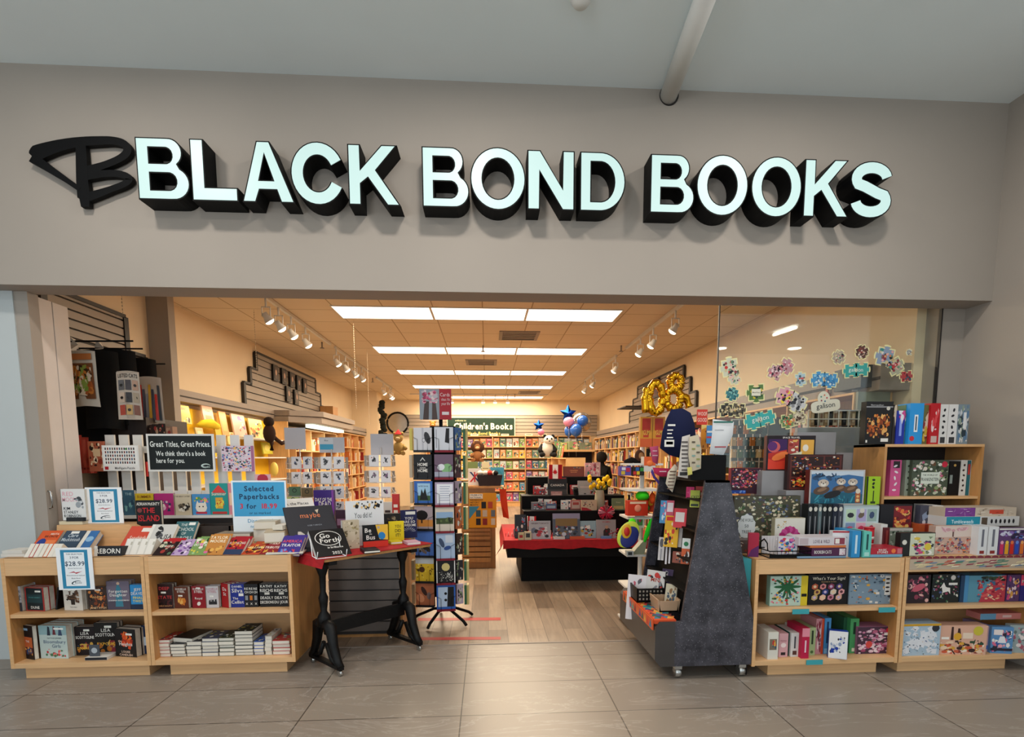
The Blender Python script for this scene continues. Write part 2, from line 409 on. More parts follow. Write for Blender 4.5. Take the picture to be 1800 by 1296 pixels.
def loops(ch, w, h, d=0):
    e = ST / 2
    if ch == 'L': return [[(0, 0), (w, 0), (w, ST), (ST, ST), (ST, h), (0, h)]]
    if ch == 'K': return [[(x / 267 * w, z / 320 * h) for x, z in [(0, 0), (65, 0), (65, 113), (100, 143), (197, 0), (267, 0), (145, 186), (253, 320), (172, 320), (65, 193), (65, 320), (0, 320)]]]
    if ch == 'N': return [[(x / 240 * w, z / 315 * h) for x, z in [(0, 0), (64, 0), (64, 200), (178, 0), (240, 0), (240, 315), (178, 315), (178, 118), (66, 315), (0, 315)]]]
    if ch == 'A': return [[(x / 280 * w, z / 333 * h) for x, z in [(0, 0), (72, 0), (95, 68), (183, 68), (205, 0), (280, 0), (156, 333), (86, 333)]], [(x / 280 * w, z / 333 * h) for x, z in [(96, 123), (126, 258), (166, 123)]]]
    if ch == 'O': return [arc(w / 2, h / 2, w / 2, h / 2 + .01, 0, 360, 40)[:-1], arc(w / 2, h / 2, w * .275, h * .335, 360, 0, 32)[:-1]]
    if ch == 'D': return [[(0, 0), (w * .45, 0)] + arc(w * .45, h / 2, w * .55, h / 2, -85, 85, 18) + [(w * .45, h), (0, h)], [(w * .25, h * .17), (w * .25, h * .83), (w * .45, h * .83)] + arc(w * .45, h / 2, w * .3, h * .33, 85, -85, 14) + [(w * .45, h * .17)]]
    if ch == 'B': return [[(0, 0), (w * .62, 0)] + arc(w * .68, h * .27, w * .32, h * .27, -80, 62, 11) + arc(w * .62, h * .765, w * .265, h * .235, -52, 80, 10) + [(w * .58, h), (0, h)],
                          [(w * .25, h * .165), (w * .25, h * .43), (w * .58, h * .43)] + arc(w * .6, h * .2975, w * .14, h * .1325, 80, -80, 7) + [(w * .58, h * .165)],
                          [(w * .25, h * .595), (w * .25, h * .835), (w * .55, h * .835)] + arc(w * .56, h * .715, w * .12, h * .12, 80, -80, 7) + [(w * .55, h * .595)]]
    if ch == 'C': return [strip_outline(arc(w / 2, h / 2, w / 2 - e, h / 2 - e + .008, 28, 334, 30), ST - d)]
    rt = h * .25 - e * .5; x = w / 2
    return [strip_outline(arc(x, h - e - rt, w / 2 - e, rt, 8, 90, 6) + arc(x, h - e - rt, w / 2 - e, rt, 90, 210, 9)[1:] + [(x * .7, h * .555), (x, h * .5), (x * 1.3, h * .445)] + arc(x, e + rt, w / 2 - e, rt, 30, -90, 9) + arc(x, e + rt, w / 2 - e, rt, -90, -172, 7)[1:], ST - d)]
def inset(lp, d):
    out = []; n = len(lp)
    for i in range(n):
        p = Vector(lp[i]); t1 = (p - Vector(lp[i - 1])).normalized(); t2 = (Vector(lp[(i + 1) % n]) - p).normalized()
        n1 = Vector((-t1.y, t1.x)); n2 = Vector((-t2.y, t2.x)); m = (n1 + n2)
        m = n1 if m.length < 1e-6 else m.normalized(); out.append(tuple(p + m * d / max(.45, m.dot(n1))))
    return out
from mathutils.geometry import tessellate_polygon
def solid_letter(lps, y0, y1, g):
    flat = [Vector((x, z, 0)) for lp in lps for x, z in lp]; tri = tessellate_polygon([[Vector((x, z, 0)) for x, z in lp] for lp in lps]); n = len(flat)
    vs = [(v.x, y0, v.y) for v in flat] + [(v.x, y1, v.y) for v in flat]
    fs = [list(t) for t in tri] + [[n + i for i in t][::-1] for t in tri]; k = 0
    for lp in lps:
        m = len(lp)
        for i in range(m): j = (i + 1) % m; fs.append((k + i, k + j, n + k + j, n + k + i))
        k += m
    return g.add(vs, fs)
SIGN = [('B', 241, 333, 'beside the logo'), ('L', 336, 417, 'second in the row'), ('A', 424, 517, 'third in the row'), ('C', 511, 607, 'fourth in the row'), ('K', 612, 704, 'ending the first word'),
        ('B', 742, 825, 'starting the middle word'), ('O', 826.5, 924, 'in the middle word'), ('N', 927, 1010, 'in the middle word'), ('D', 1019.5, 1099.5, 'ending the middle word'),
        ('B', 1143, 1221, 'starting the last word'), ('O', 1224, 1315, 'left of two together'), ('O', 1320, 1409, 'right of two together'), ('K', 1413, 1493.5, 'in the last word'), ('S', 1494, 1568, 'ending the sign')]
ZB, HH, ST = 3.284, .394, .09
for ch, xa, xb, wh in SIGN:
    ym = 250 + (xa - 240) / 1300 * 36 + 55
    A, B = atY(xa, ym, YF), atY(xb, ym, YF)
    t = thing('sign_letter', 'white lit letter %s with black sides, %s' % (ch, wh), 'sign letter', (A.x, 4.2, ZB), 0, 'letters of the shop sign')
    lp = loops(ch, B.x - A.x, HH)
    solid_letter(lp, -.17, 0, G()).build('letter_case', BLACK, t)
    def area2(l): return sum(l[i - 1][0] * l[i][1] - l[i][0] * l[i - 1][1] for i in range(len(l)))
    ins = [inset(l, 0.0085 * ((1 if area2(l) > 0 else -1) * (1 if k == 0 else -1))) for k, l in enumerate(lp)]
    if ch in 'CS': ins = loops(ch, B.x - A.x, HH, .017)
    solid_letter(ins, -.1725, -.165, G()).build('letter_face', SIGNW, t)
lg = thing('sign_logo', 'black hand drawn T and B monogram on the fascia left of the lit letters', 'sign logo', (0, 4.2, 0))
def LG(pts): return [tuple((lambda v: (v.x, v.z))(atY(x / 4, 80 + y / 4, 4.15))) for x, y in pts]
def SM(g, pts, wd, *a):
    P_ = []; W_ = []; n = len(pts)
    for i in range(n - 1):
        p0, p1, p2, p3 = pts[max(i - 1, 0)], pts[i], pts[i + 1], pts[min(i + 2, n - 1)]
        for k in range(4):
            t = k / 4; P_.append(tuple(.5 * (2 * p1[j] + (p2[j] - p0[j]) * t + (2 * p0[j] - 5 * p1[j] + 4 * p2[j] - p3[j]) * t * t + (3 * p1[j] - p0[j] - 3 * p2[j] + p3[j]) * t ** 3) for j in (0, 1))); W_.append(wd[i] + (wd[i + 1] - wd[i]) * t)
    return ribbon(g, P_ + [pts[-1]], W_ + [wd[-1]], *a)
g = G()
SM(g, LG([(228, 782), (260, 755), (340, 725), (450, 695), (580, 675), (700, 668), (790, 668), (860, 685), (893, 720), (885, 760), (830, 800), (740, 838), (640, 868), (600, 878)]), [.06, .1, .085, .07, .06, .055, .05, .05, .055, .05, .045, .045, .05, .06], -0.0504, -.012)
SM(g, LG([(590, 905), (640, 908), (720, 902), (810, 900), (880, 915), (908, 940), (870, 975), (780, 1010), (690, 1042), (620, 1064)]), [.09, .06, .045, .045, .045, .045, .04, .04, .05, .06], -0.0508, -.012)
SM(g, LG([(566, 690), (572, 800), (578, 950), (590, 1070)]), [.065, .072, .078, .085], -0.0512, -.012)
ribbon(g, LG([(592, 1060), (600, 1134)]), [.07, .055], -0.0516, -.012)
SM(g, LG([(222, 784), (330, 855), (450, 935), (560, 1012)]), [.07, .05, .035, .03], -0.0520, -.012)
g.build('monogram', BLACK, lg)
a = LG([(590, 900)])[0]; b = LG([(260, 770)])[0]
G().tube([(a[0], -.014, a[1]), (a[0], 0, a[1])], .01).tube([(b[0], -.014, b[1]), (b[0], 0, b[1])], .01).build('standoff', BLACK, lg)

# ---------------------------------------------------------------- shop ceiling fittings
rows = ['nearest row', 'second row', 'middle row', 'fourth row', 'row by the back wall']
for r in range(5):
    for k in range(3):
        t = thing('ceiling_light', 'bright rectangular ceiling light panel, %s one in the %s' % (('left', 'middle', 'right')[k], rows[r]), 'ceiling light', (-1.29 + 1.21 * k, 7.31 + 2.44 * r, 3.4), 0, 'fluorescent ceiling panels')
        G().box(-.605, -.3, -.01, .605, -.285, .001).box(-.605, .285, -.01, .605, .3, .001).box(-.605, -.285, -.01, -.59, .285, .001).box(.59, -.285, -.01, .605, .285, .001).build('frame', WHITEP, t)
        G().box(-.59, -.285, -.006, .59, .285, -.002).build('diffuser', PANEL, t)
for (x, y, wh) in [(912, 590, 'behind the first row of lights'), (846, 637, 'behind the second row of lights'), (930, 690, 'near the back wall')]:
    q = atZ(x, y, 3.4)
    t = thing('ceiling_vent', 'brown louvred air vent in the ceiling ' + wh, 'air vent', (q.x, q.y, 3.4))
    g = G().box(-.3, -.3, -.012, .3, -.25, .001).box(-.3, .25, -.012, .3, .3, .001).box(-.3, -.25, -.012, -.25, .25, .001).box(.25, -.25, -.012, .3, .25, .001); g.build('frame', CORN, t)
    g = G()
    for k in range(4): g.box(-.25, -.2 + .11 * k, -.01, .25, -.15 + .11 * k, -.003)
    g.build('louvre', CORN, t); G().box(-.25, -.25, -.002, .25, .25, 0).build('duct', TRIMB, t)
def track(name_wh, X0, ya, yb, spots, gx):
    t = thing('light_track', 'thin white ceiling track ' + name_wh, 'light track', (X0, (ya + yb) / 2, 3.4))
    G().box(-.018, (ya - yb) / 2, -.04, .018, (yb - ya) / 2, -.001).build('rail', WHITEP, t)
    for i, (sx, sy) in enumerate(spots):
        q = atZ(sx, sy, 3.14); yy = min(max(q.y, ya + .05), yb - .05)
        s = thing('track_spotlight', 'white spotlight head, number %d from the front on the track %s' % (i + 1, name_wh), 'spotlight', (X0, yy, 3.36), 0, 'track spotlights')
        G().cyl(0, 0, -.1, 0, .012, 8).box(-.05, -.006, -.2, -.042, .006, -.09).box(.042, -.006, -.2, .05, .006, -.09).box(-.05, -.006, -.1, .05, .006, -.09).build('bracket', WHITEP, s)
        hd = G().lathe([(.0, .05), (.03, .045), (.035, .0), (.055, -.05), (.06, -.06), (.055, -.06)], 14).build('lamp_head', WHITEP, s); hd.location = (0, 0, -.2); hd.rotation_euler = (R_(18), R_(-gx), 0)
        lf = G().ball((0, 0, -.058), (.052, .052, .03), None, 14, 8).build('lamp_face', LAMP, hd)
track('at the left front', -2.5, 6.5, 9.2, [(478, 560), (500, 574), (524, 588), (548, 604)], 30)
track('at the left middle', -2.5, 9.5, 12.1, [(600, 638), (620, 648), (633, 658), (645, 666)], 30)
track('at the left rear', -2.5, 12.9, 14.9, [(672, 690), (683, 697), (692, 703)], 30)
track('at the right front', 2.35, 6.5, 9.3, [(1166, 578), (1137, 605), (1103, 620)], -30)
track('at the right middle', 2.35, 10.0, 13.2, [(1070, 650), (1036, 677), (1022, 692)], -30)
bt = thing('light_track', 'thin white ceiling track across the room before the back wall', 'light track', (-.2, 16.2, 3.4))
G().box(-2, -.015, -.03, 2, .015, -.001).build('rail', WHITEP, bt)
for k, xx in enumerate((-1.7, -1.0, -.1, .25, .62)):
    s = thing('track_spotlight', 'small white spotlight on the rear cross track, number %d from the left' % (k + 1), 'spotlight', (xx, 16.2, 3.37), 0, 'track spotlights')
    G().cyl(0, 0, -.1, 0, .012, 8).build('bracket', WHITEP, s)
    hd = G().lathe([(.0, .05), (.035, .0), (.06, -.06), (.055, -.06)], 12).build('lamp_head', WHITEP, s); hd.location = (0, 0, -.16)
    G().ball((0, 0, -.058), (.052, .052, .03), None, 12, 8).build('lamp_face', LAMP, hd)
for k, (x, y) in enumerate([(566, 606), (655, 668), (1092, 612), (849, 612), (850, 670), (905, 695)]):
    q = atZ(x, y, 3.36)
    o = G().cyl(0, 0, -.09, 0, .012, 6).cyl(0, 0, -.1, -.09, .035, 8).build('fire_sprinkler', CORN); o.location = (q.x, q.y, 3.4)
    tag(o, 'small dark ceiling sprinkler, number %d in the shop' % (k + 1), 'sprinkler', 'ceiling sprinklers')

# ---------------------------------------------------------------- furniture
def low_case(label, x0, x1, y0, h, zr, zs, zb, depth, kx0, kx1, kh, inner=.42, scallop=False):
    t = thing('low_bookcase', label, 'bookcase', (x0, y0, 0), 0, 'low bookcases at the shop front'); w_ = x1 - x0
    G().box(0, 0, kh, .022, depth, h).build('side_panel', MAPLED, t); G().box(w_ - .022, 0, kh, w_, depth, h).build('side_panel', MAPLED, t)
    for ex in (-.001, w_ - .023): G().box(ex, -.002, kh, ex + .024, .001, h).build('edge_band', MAPLE, t)
    G().box(.022, inner, kh, w_ - .022, inner + .02, h - .01).build('back_panel', MAPLE, t)
    G().box(.022, .002, h - .025, w_ - .022, depth, h).build('top_panel', MAPLE, t)
    G().box(.022, 0, zr, w_ - .022, .02, h).build('rail', MAPLEH, t)
    G().box(.022, .005, zs - .025, w_ - .022, inner, zs).build('shelf', MAPLEH, t)
    G().box(.022, 0, zb - .035, w_ - .022, depth, zb).build('bottom_panel', MAPLEH, t)
    G().box(kx0 - x0, .05, 0, kx1 - x0, .07, kh).box(kx0 - x0, .07, 0, kx0 - x0 + .02, depth - .05, kh).box(kx1 - x0 - .02, .07, 0, kx1 - x0, depth - .05, kh).build('plinth', MAPLEH, t)
    if scallop:
        g = G()
        for k in range(int(w_ / .055)):
            x = .03 + k * .055
            g.prism([(x + .0275 + .026 * math.cos(a), h - .012 + .02 * math.sin(a)) for a in [i * PI / 6 for i in range(7)]], -.004, -.001, 'y', '#7d2b35')
        g.box(.03, -.004, zr + .015, w_ - .03, -.001, h - .012, '#b9a58e')
        rr = random.Random(5)
        for k in range(60):
            x = .04 + rr.random() * (w_ - .14); z = zr + .02 + rr.random() * (h - zr - .05)
            g.prism([(x, z), (x + .05, z + .004), (x + .06, z + .012), (x + .01, z + .009)], -.0055 - .00003 * k, -.004, 'y', rr.choice(['#8c3a48', '#d8c79b', '#4e7d68', '#6b7f99', '#b8604c', '#e6dcc0']))
        g.build('border_strip', PRINT, t)
    return t
low_case('maple low bookcase at the far left with a price sign hung on its rail', -3.33, -2.39, 3.9, .872, .75, .475, .125, .7, -3.278, -2.435, .09)
low_case('maple low bookcase with stacked paperbacks on its bottom shelf, beside the black table', -2.385, -1.39, 3.9, .872, .75, .475, .125, .7, -2.29, -1.47, .09)
low_case('maple low bookcase of puzzles directly right of the black flecked stand', 1.845, 2.915, 3.6, .848, .745, .495, .125, .78, 1.99, 2.80, .085)
low_case('maple low bookcase of puzzles at the far right with a wavy coloured border strip', 2.925, 3.955, 3.6, .848, .745, .495, .125, .78, 2.96, 3.79, .085, scallop=True)

# tall maple box shelf unit on top of the right cases
pA = atY(1556, 782, 4.02); pB = atY(1731, 782, 4.02)
t = thing('shelf_unit', 'tall maple shelf unit standing on the right bookcases against the grey wall', 'shelf unit', (pA.x, 4.02, .85)); W_, H_ = pB.x - pA.x, .77
zt = atY(1640, 781, 4.02).z - .85; zm = atY(1640, 873, 4.02).z - .85
G().box(0, 0, 0, .02, .36, zt).build('side_panel', MAPLED, t); G().box(W_ - .02, 0, 0, W_, .36, zt).build('side_panel', MAPLED, t)
G().box(0, -.001, zt - .02, W_, .36, zt).build('top_panel', MAPLE, t); G().box(.02, .0, zm - .02, W_ - .02, .35, zm).build('shelf', MAPLE, t)
G().box(.02, .34, 0, W_ - .02, .36, zt - .02).build('back_panel', mat('shaded_back_board', '#241c18', .7), t)  # board coloured dark to stand in for shade inside the unit
ZT_TOP, ZT_MID = .85 + zt, .85 + zm

# black flecked A-frame stand
g0 = thing('display_stand', 'tall black flecked rolling display stand tapering upward, with step at its left', 'display stand', (1.235, 3.6, 0))
xl = atY(1180, 1170, 3.6).x - 1.235; xr = atY(1320, 1170, 3.6).x - 1.235
tl = atY(1240, 845, 3.6); tr = atY(1283, 845, 3.6); zt = tl.z; a_, b_ = tl.x - 1.235, tr.x - 1.235
bx0 = atY(1152, 1110, 3.6).x - 1.235
Dp = 1.0
pan = [(xl + .02, .1), (xr, .1), (xr + .005, .42), (b_, zt), (a_, zt), (xl + .06, .42), (xl + .02, .42)]
G().prism(pan, 0, .025).build('end_panel', MARBLE, g0); G().prism(pan, Dp - .025, Dp).build('end_panel', MARBLE, g0)
G().prism([(bx0, .15), (bx0 + .04, .1), (xl + .02, .1), (xl + .02, .42), (bx0 + .03, .42), (bx0, .38)], 0, Dp, 'y').build('base_step', mat('charcoal_laminate', '#3a3634', .4, var=.1), g0)
G().prism([(xl + .14, .42), (xl + .17, .42), (a_ + .14, zt - .02), (a_ + .11, zt - .02)], .025, Dp - .025).build('back_board', BLACK, g0)
g = G()
for k in range(4):
    f = (k + .9) / 4.6; z = .42 + (zt - .42) * f; xa = xl + .06 + (a_ - xl - .06) * f
    g.box(xa + .01, .025, z, xa + .13, Dp - .025, z + .012)
g.box(a_, 0, zt - .015, b_, Dp, zt).build('shelf', BLACK, g0)
G().box(xl + .02, .03, .1, xr - .01, Dp - .03, .13).build('base', BLACK, g0)
for (x, y) in ((xl + .06, .03), (xr - .05, .03), (xl + .06, Dp - .05), (xr - .05, Dp - .05)):
    G().box(x - .025, y - .01, .07, x + .025, y + .05, .102).tube([(x - .02, y + .02, .04), (x + .02, y + .02, .04)], .036, 14).build('caster', CHROME, g0)
GOND = (xl, xr, a_, b_, zt)

# black cast iron display table with a red top
ax = Vector((-1.20, 3.98, 0)); bx = Vector((-.70, 4.47, 0)); dv = (bx - ax).normalized(); yaw = math.atan2(dv.y, dv.x); Lt = (bx - ax).length
tb = thing('display_table', 'black cast iron trestle table with a red covered top beside the left bookcases', 'table', ax, yaw)
for k, x in enumerate((0, Lt)):
    g = G().lathe([(.0, .32), (.05, .33), (.045, .4), (.022, .44), (.03, .5), (.035, .54), (.02, .58), (.024, .7), (.045, .76), (.04, .8), (.06, .83), (.0, .83)], 12, c=(x, 0, 0))
    for s in (-1, 1):
        g.tube([(x, 0, .36), (x, s * .09, .33), (x, s * .12, .2), (x, s * .17, .1), (x, s * .21, .06)], .03, 8, rs=[.04, .045, .035, .03, .028])
        g.tube([(x, s * .02, .2), (x, s * .08, .1), (x, s * .16, .07)], .018, 6)
    g.box(x - .02, -.22, .045, x + .02, .22, .07); g.box(x - .03, -.16, .8, x + .03, .16, .83)
    g.build('trestle', BLKM, tb)
    for s in (-1, 1): G().tube([(x - .012, s * .2, .022), (x + .012, s * .2, .022)], .022, 10).build('caster', CHROME, tb)
G().box(0, -.015, .26, Lt, .015, .36).build('stretcher', BLKM, tb)
G().box(-.07, -.17, .83, Lt + .16, .2, .85).build('table_top', MAPLED, tb)
rc = G().box(-.08, -.18, .851, Lt + .17, .21, .857).prism([(-.08, .851), (-.1, .79), (-.094, .79), (-.074, .851)], -.18, .17, 'y').build('red_cloth', REDCL, tb)
TBL = (ax, yaw, .858)

# slatwall ended island behind the table
t = thing('display_island', 'low island with a grey slatwall end and oak side behind the black table', 'display island', (-1.36, 4.67, 0))
g = G()
for k in range(9): g.box(0, 0, .06 + k * .092, .6, .02, .14 + k * .092)
g.build('slatwall_end', mat('charcoal_slatwall', '#5f5650', .35, var=.1), t); G().box(0, .014, .03, .6, .03, .87).build('slatwall_back', SLATD, t)
G().box(.6, 0, 0, .62, 1.6, .88).build('side_panel', MAPLED, t); G().box(0, .03, .0, .6, 1.6, .85).build('body', MAPLED, t); G().box(0, 0, .86, .62, 1.6, .885).build('top_panel', MAPLE, t)

# white picket display behind the left cases
t = thing('picket_display', 'white picket fence display stand behind the sale paperbacks', 'display stand', (-3.2, 4.95, 0))
n = 11
for k in range(n):
    q = atY(188 + k * 24.3, 800, 5.12).x + 3.2
    pk = G().prism([(q, 1.06), (q + .078, 1.06), (q + .078, 1.76), (q, 1.76)], .16, .18)
    pk.build('picket', WHITEP, t)
G().box(-.33, .18, 1.2, 1.0, .2, 1.26).box(-.33, .18, 1.6, 1.0, .2, 1.66).build('fence_rail', WHITEP, t)
G().box(-.1, -.12, 1.04, 1.0, .18, 1.065).build('ledge', WHITEP, t); G().box(-.1, -.05, 0, 1.0, .2, 1.04).build('cabinet', mat('dark_cabinet', '#2a2624', .5), t)

# ================================================================ ITEMS
def art_ops(A, ops):
    for o in ops:
        k = o[0]
        if k == 'r': A.rect(*o[1:])
        elif k == 'o': A.dot(*o[1:])
        elif k == 'e': A.oval(*o[1:])
        elif k == 't': A.text(*o[1:])
        elif k == 'p': A.poly(*o[1:])
        elif k == 'c': A.confetti(*o[1:])
    return A
def lean_for(x, Y, z, h, ytarget):
    best = (1e9, 0)
    for i in range(0, 86):
        a = R_(i); p = Vector((x, Y + h * math.sin(a), z + h * math.cos(a))) - ORG; c = MR.transposed() @ p
        e = abs(CY - F * c.z / c.y - ytarget)
        if e < best[0]: best = (e, a)
    return best[1]
def place(px, Y=None, z=None, h=None):
    x0, y0, x1, y1 = px; xm = (x0 + x1) / 2
    if Y is None: Y = atZ(xm, y1, z).y
    b = atY(xm, y1, Y); zz = b.z if z is None else z
    w_ = (atY(x1, (y0 + y1) / 2, Y) - atY(x0, (y0 + y1) / 2, Y)).length
    top = atY(xm, y0, Y).z; ln = 0
    if h is None: h = max(top - zz, .01)
    else: ln = lean_for(b.x, Y, zz, h, y0)
    return b.x, Y, zz, w_, h, ln
def fit(w_, rz, t):    # face width that spans the measured width once the thing is turned
    return max(.01, (w_ - abs(math.sin(rz)) * t) / max(.3, math.cos(rz)))
def make(name, label, cat, loc, w_, h, t, col, art=(), pages='R', rz=0, lean=0, group=None, spine=None, m=None, sp_col=None, edge=None, plain=False, top=None):
    """a flat printed thing standing on its lower edge, its face to -Y: book (pages='R' or 'L' or None for a box)"""
    m = m or PRINT
    T_ = thing(name, label, cat, loc, rz, group, -lean)
    g = G(); x0, x1 = -w_ / 2, w_ / 2
    if pages:
        c = .0018 if t < .05 else .0025
        g.box(x0, 0, 0, x1, c, h, col).box(x0, t - c, 0, x1, t, h, col)
        if pages == 'R': g.box(x0, 0, 0, x0 + c, t, h, sp_col or col)
        else: g.box(x1 - c, 0, 0, x1, t, h, sp_col or col)
        g.build('cover', m, T_)
        G().box(x0 + .003, c, .002, x1 - .003, t - c, h - .003).build('page_block', PAPERV, T_)
    else:
        g.box(x0, 0, 0, x1, t, h, edge or col)
        if edge: g.box(x0 + .001, -.0004, .001, x1 - .001, .001, h - .001, col)
        g.build('box' if t > .012 else 'card', m, T_)
    ga = G()
    if art: art_ops(Art(w_, h), art).put(ga, lambda u, v, d: (x0 + u * w_, -d, v * h))
    if spine:   # printed on the narrow side: 'L' side unless pages are there
        if pages == 'L': art_ops(Art(t, h), spine).put(ga, lambda u, v, d: (x1 + d, u * t, v * h))
        else: art_ops(Art(t, h), spine).put(ga, lambda u, v, d: (x0 - d, t - u * t, v * h))
    if top: art_ops(Art(w_, t), top).put(ga, lambda u, v, d: (x0 + u * w_, v * t, h + d))
    if ga.f: ga.build('printed_cover' if pages else 'printed_face', m, T_)
    return T_
def I(name, label, cat, px, t, col, art=(), Y=None, z=None, h=None, rz=0, n=1, back=None, **k):
    x, Y, zz, w_, h, ln = place(px, Y, z, h); rz = R_(rz)
    if rz > .02 and 'pages' not in k: pass
    w2 = fit(w_, rz, t)
    ln = k.pop('lean', ln)
    o = make(name, label, cat, (x, Y, zz), w2, h, t, col, art, rz=rz, lean=ln, **k)
    for j in range(1, n):
        sp = (t + .002) / math.cos(ln) * j; c = dup(o, (x - math.sin(rz) * sp, Y + math.cos(rz) * sp, zz), ('copy behind the ' if j == 1 else 'copy %d behind the ' % j) + ' '.join(label.split(' on ')[0].split(' in the ')[0].split()[:11]))
    return o
def dup(o, loc, label=None, rz=None, group=None):
    r = o.copy(); COL.objects.link(r); r.location = loc
    if rz is not None: r.rotation_euler.z = rz
    if label: r['label'] = label; LABELS.setdefault(label, []).append(r.name)
    if group: r['group'] = group
    for ch in list(o.children):
        c = ch.copy(); COL.objects.link(c); c.parent = r
        for q in ch.children: d = q.copy(); COL.objects.link(d); d.parent = c
    return r
W_H, BK, RD, YL, NV, TL, PK, GN, OR, PU, CRM, SK, GR = '#e9e6df', '#0d0d10', '#b3161f', '#f2c816', '#1c2460', '#2f8f96', '#d8628c', '#3f8a4a', '#e0662a', '#5b3b8c', '#e6d7b8', '#4f9ad0', '#8b8b8c'
def stick(x, y, w_=.3, h=.07): return [('r', x, y, x + w_, y + h, '#f2f0ea'), ('r', x + .03, y + .02, x + w_ * .6, y + h * .45, '#8fae7a')]
pb, BOOK = 'paperback_book', 'book'

LBAD = lambda: [print('LONG', len(l.split()), l) for l in LABELS if len(l.split()) > 16] + [print('DUPL', len(v), l) for l, v in LABELS.items() if len(v) > 1]
# ---- left bookcase, upper shelf (z .475)
ZU, ZL, YS = .476, .126, 3.99
U1 = 'books on the upper shelf of the left bookcase'
for k, x in enumerate((16, 29)):
    I(pb, 'thin grey white paperback at the left end of the upper shelf, %s of two' % ('left', 'right')[k], BOOK, (x, 1031, x + 12, 1086), .13, '#a9aab0', [('r', 0, .0, 1, .35, '#3b3c44'), ('t', 'EMPIRE', .5, .75, .09, '#33363e', .8), ('c', 8, ['#d9d9dc', '#6b7078'], k, .1, .25, 0, .35, 1, .7)], Y=YS, z=ZU, group=U1)
I(pb, 'teal black paperback with a red border and white word along its foot', BOOK, (44, 1033, 84, 1086), .04, '#a8322f', [('r', .07, .04, .93, .97, '#11242a'), ('r', .1, .35, .9, .7, '#1c3d42'), ('t', 'DUNE', .5, .1, .11, W_H, .7), ('t', 'FRANK HERBERT', .5, .55, .05, '#4f8f90', .7)] + stick(.55, .8), Y=YS, z=ZU, rz=-10, n=2, group=U1)
I('bookend', 'thin black metal bookend between two paperbacks on the upper shelf', 'bookend', (96, 1030, 99, 1058), .1, '#101012', Y=YS + .03, z=ZU + .0, pages=None, h=.16)
I(pb, 'white paperback with brown splashed silhouettes on the left upper shelf', BOOK, (112, 1034, 150, 1086), .035, '#ddd6cb', [('c', 9, ['#5a3a26', '#2a1c14', '#9b7350'], 4, .08, .2, .1, .3, .9, .95, 'poly'), ('p', [(.4, .25), (.6, .25), (.62, .6), (.5, .7), (.38, .6)], '#2b1d15'), ('t', 'NICHOLAS', .5, .62, .09, '#7a5234', .8), ('t', 'SPARKS', .5, .5, .08, '#7a5234', .6), ('t', 'THE WISH', .5, .12, .05, '#7a7a7a', .6)] + stick(.3, .86, .35), Y=YS, z=ZU, rz=-8, n=2, group=U1)
I(pb, 'dark paperback with orange roses and lettering on the left upper shelf', BOOK, (158, 1032, 190, 1085), .03, '#3b2a24', [('c', 24, ['#b5602c', '#1a1210', '#7d3c20', '#d98a46'], 7, .06, .14), ('t', 'JANET FITCH', .5, .05, .08, '#f0c89a', .9), ('t', 'WHITE', .5, .5, .1, '#e8b070', .8)] + stick(.4, .83), Y=YS, z=ZU, group=U1)
I(pb, 'purple grey paperback with a blue dressed figure and white cursive title', BOOK, (191, 1022, 231, 1084), .035, '#736a7c', [('r', 0, 0, 1, .3, '#4f4858'), ('p', [(.35, .1), (.7, .1), (.62, .75), (.5, .95), (.42, .75)], '#3c7f96'), ('o', .52, .92, .07, '#d9b9a0'), ('t', 'Forgotten', .5, .6, .1, W_H, .9), ('t', 'Daughter', .5, .47, .1, W_H, .85), ('t', 'JOANNA GOODMAN', .5, .3, .05, W_H, .9)], Y=YS, z=ZU, n=2, group=U1)
I(pb, 'bright blue thriller paperback at the right end of the left upper shelf', BOOK, (232, 1028, 258, 1085), .035, '#2d8fd0', [('r', 0, 0, 1, .2, '#1c2f4a'), ('t', 'JEFF', .5, .74, .12, W_H, .9), ('t', 'DEAVER', .5, .58, .12, W_H, .9), ('t', 'FINAL', .5, .42, .1, '#f3e05a', .7), ('t', 'TWIST', .5, .28, .1, '#f3e05a', .7)], Y=YS, z=ZU, group=U1)
L1 = 'books on the lower shelf of the left bookcase'
I(pb, 'black paperback with an orange landscape band leaning at the left end of the lower shelf', BOOK, (36, 1100, 68, 1164), .03, '#16161b', [('r', .08, .35, .92, .66, '#c8683c'), ('r', .08, .15, .92, .35, '#5a2a2a'), ('t', 'THE', .5, .5, .06, W_H, .5), ('r', .1, .85, .6, .92, '#8fb6d8'), ('c', 8, ['#e2a860', '#34507a'], 3, .05, .14, .1, .1, .9, .4)], Y=YS, z=ZL, rz=-22, group=L1)
I(pb, 'pale teal paperback of women walking among red flowers with grey title', BOOK, (70, 1100, 124, 1164), .05, '#bfcfca', [('r', 0, .72, 1, 1, '#8fb0b4'), ('p', [(.3, .7), (.42, .7), (.4, .95), (.33, .98)], '#2a3340'), ('p', [(.5, .72), (.62, .72), (.58, .97), (.53, .98)], '#6d2d35'), ('p', [(.7, .7), (.85, .7), (.8, .94), (.74, .96)], '#394a66'), ('t', 'NATALIE JENNER', .55, .6, .04, '#47565c', .7), ('t', 'Bloomsbury', .55, .46, .1, '#5d6f86', .8), ('t', 'Girls', .6, .33, .1, '#5d6f86', .4), ('c', 12, ['#c03a3f', '#e8857f', '#4b7a58'], 8, .03, .09, .1, .02, .95, .3, 'dot')] + stick(.55, .88, .35, .05), Y=YS, z=ZL, n=3, rz=-6, group=L1)
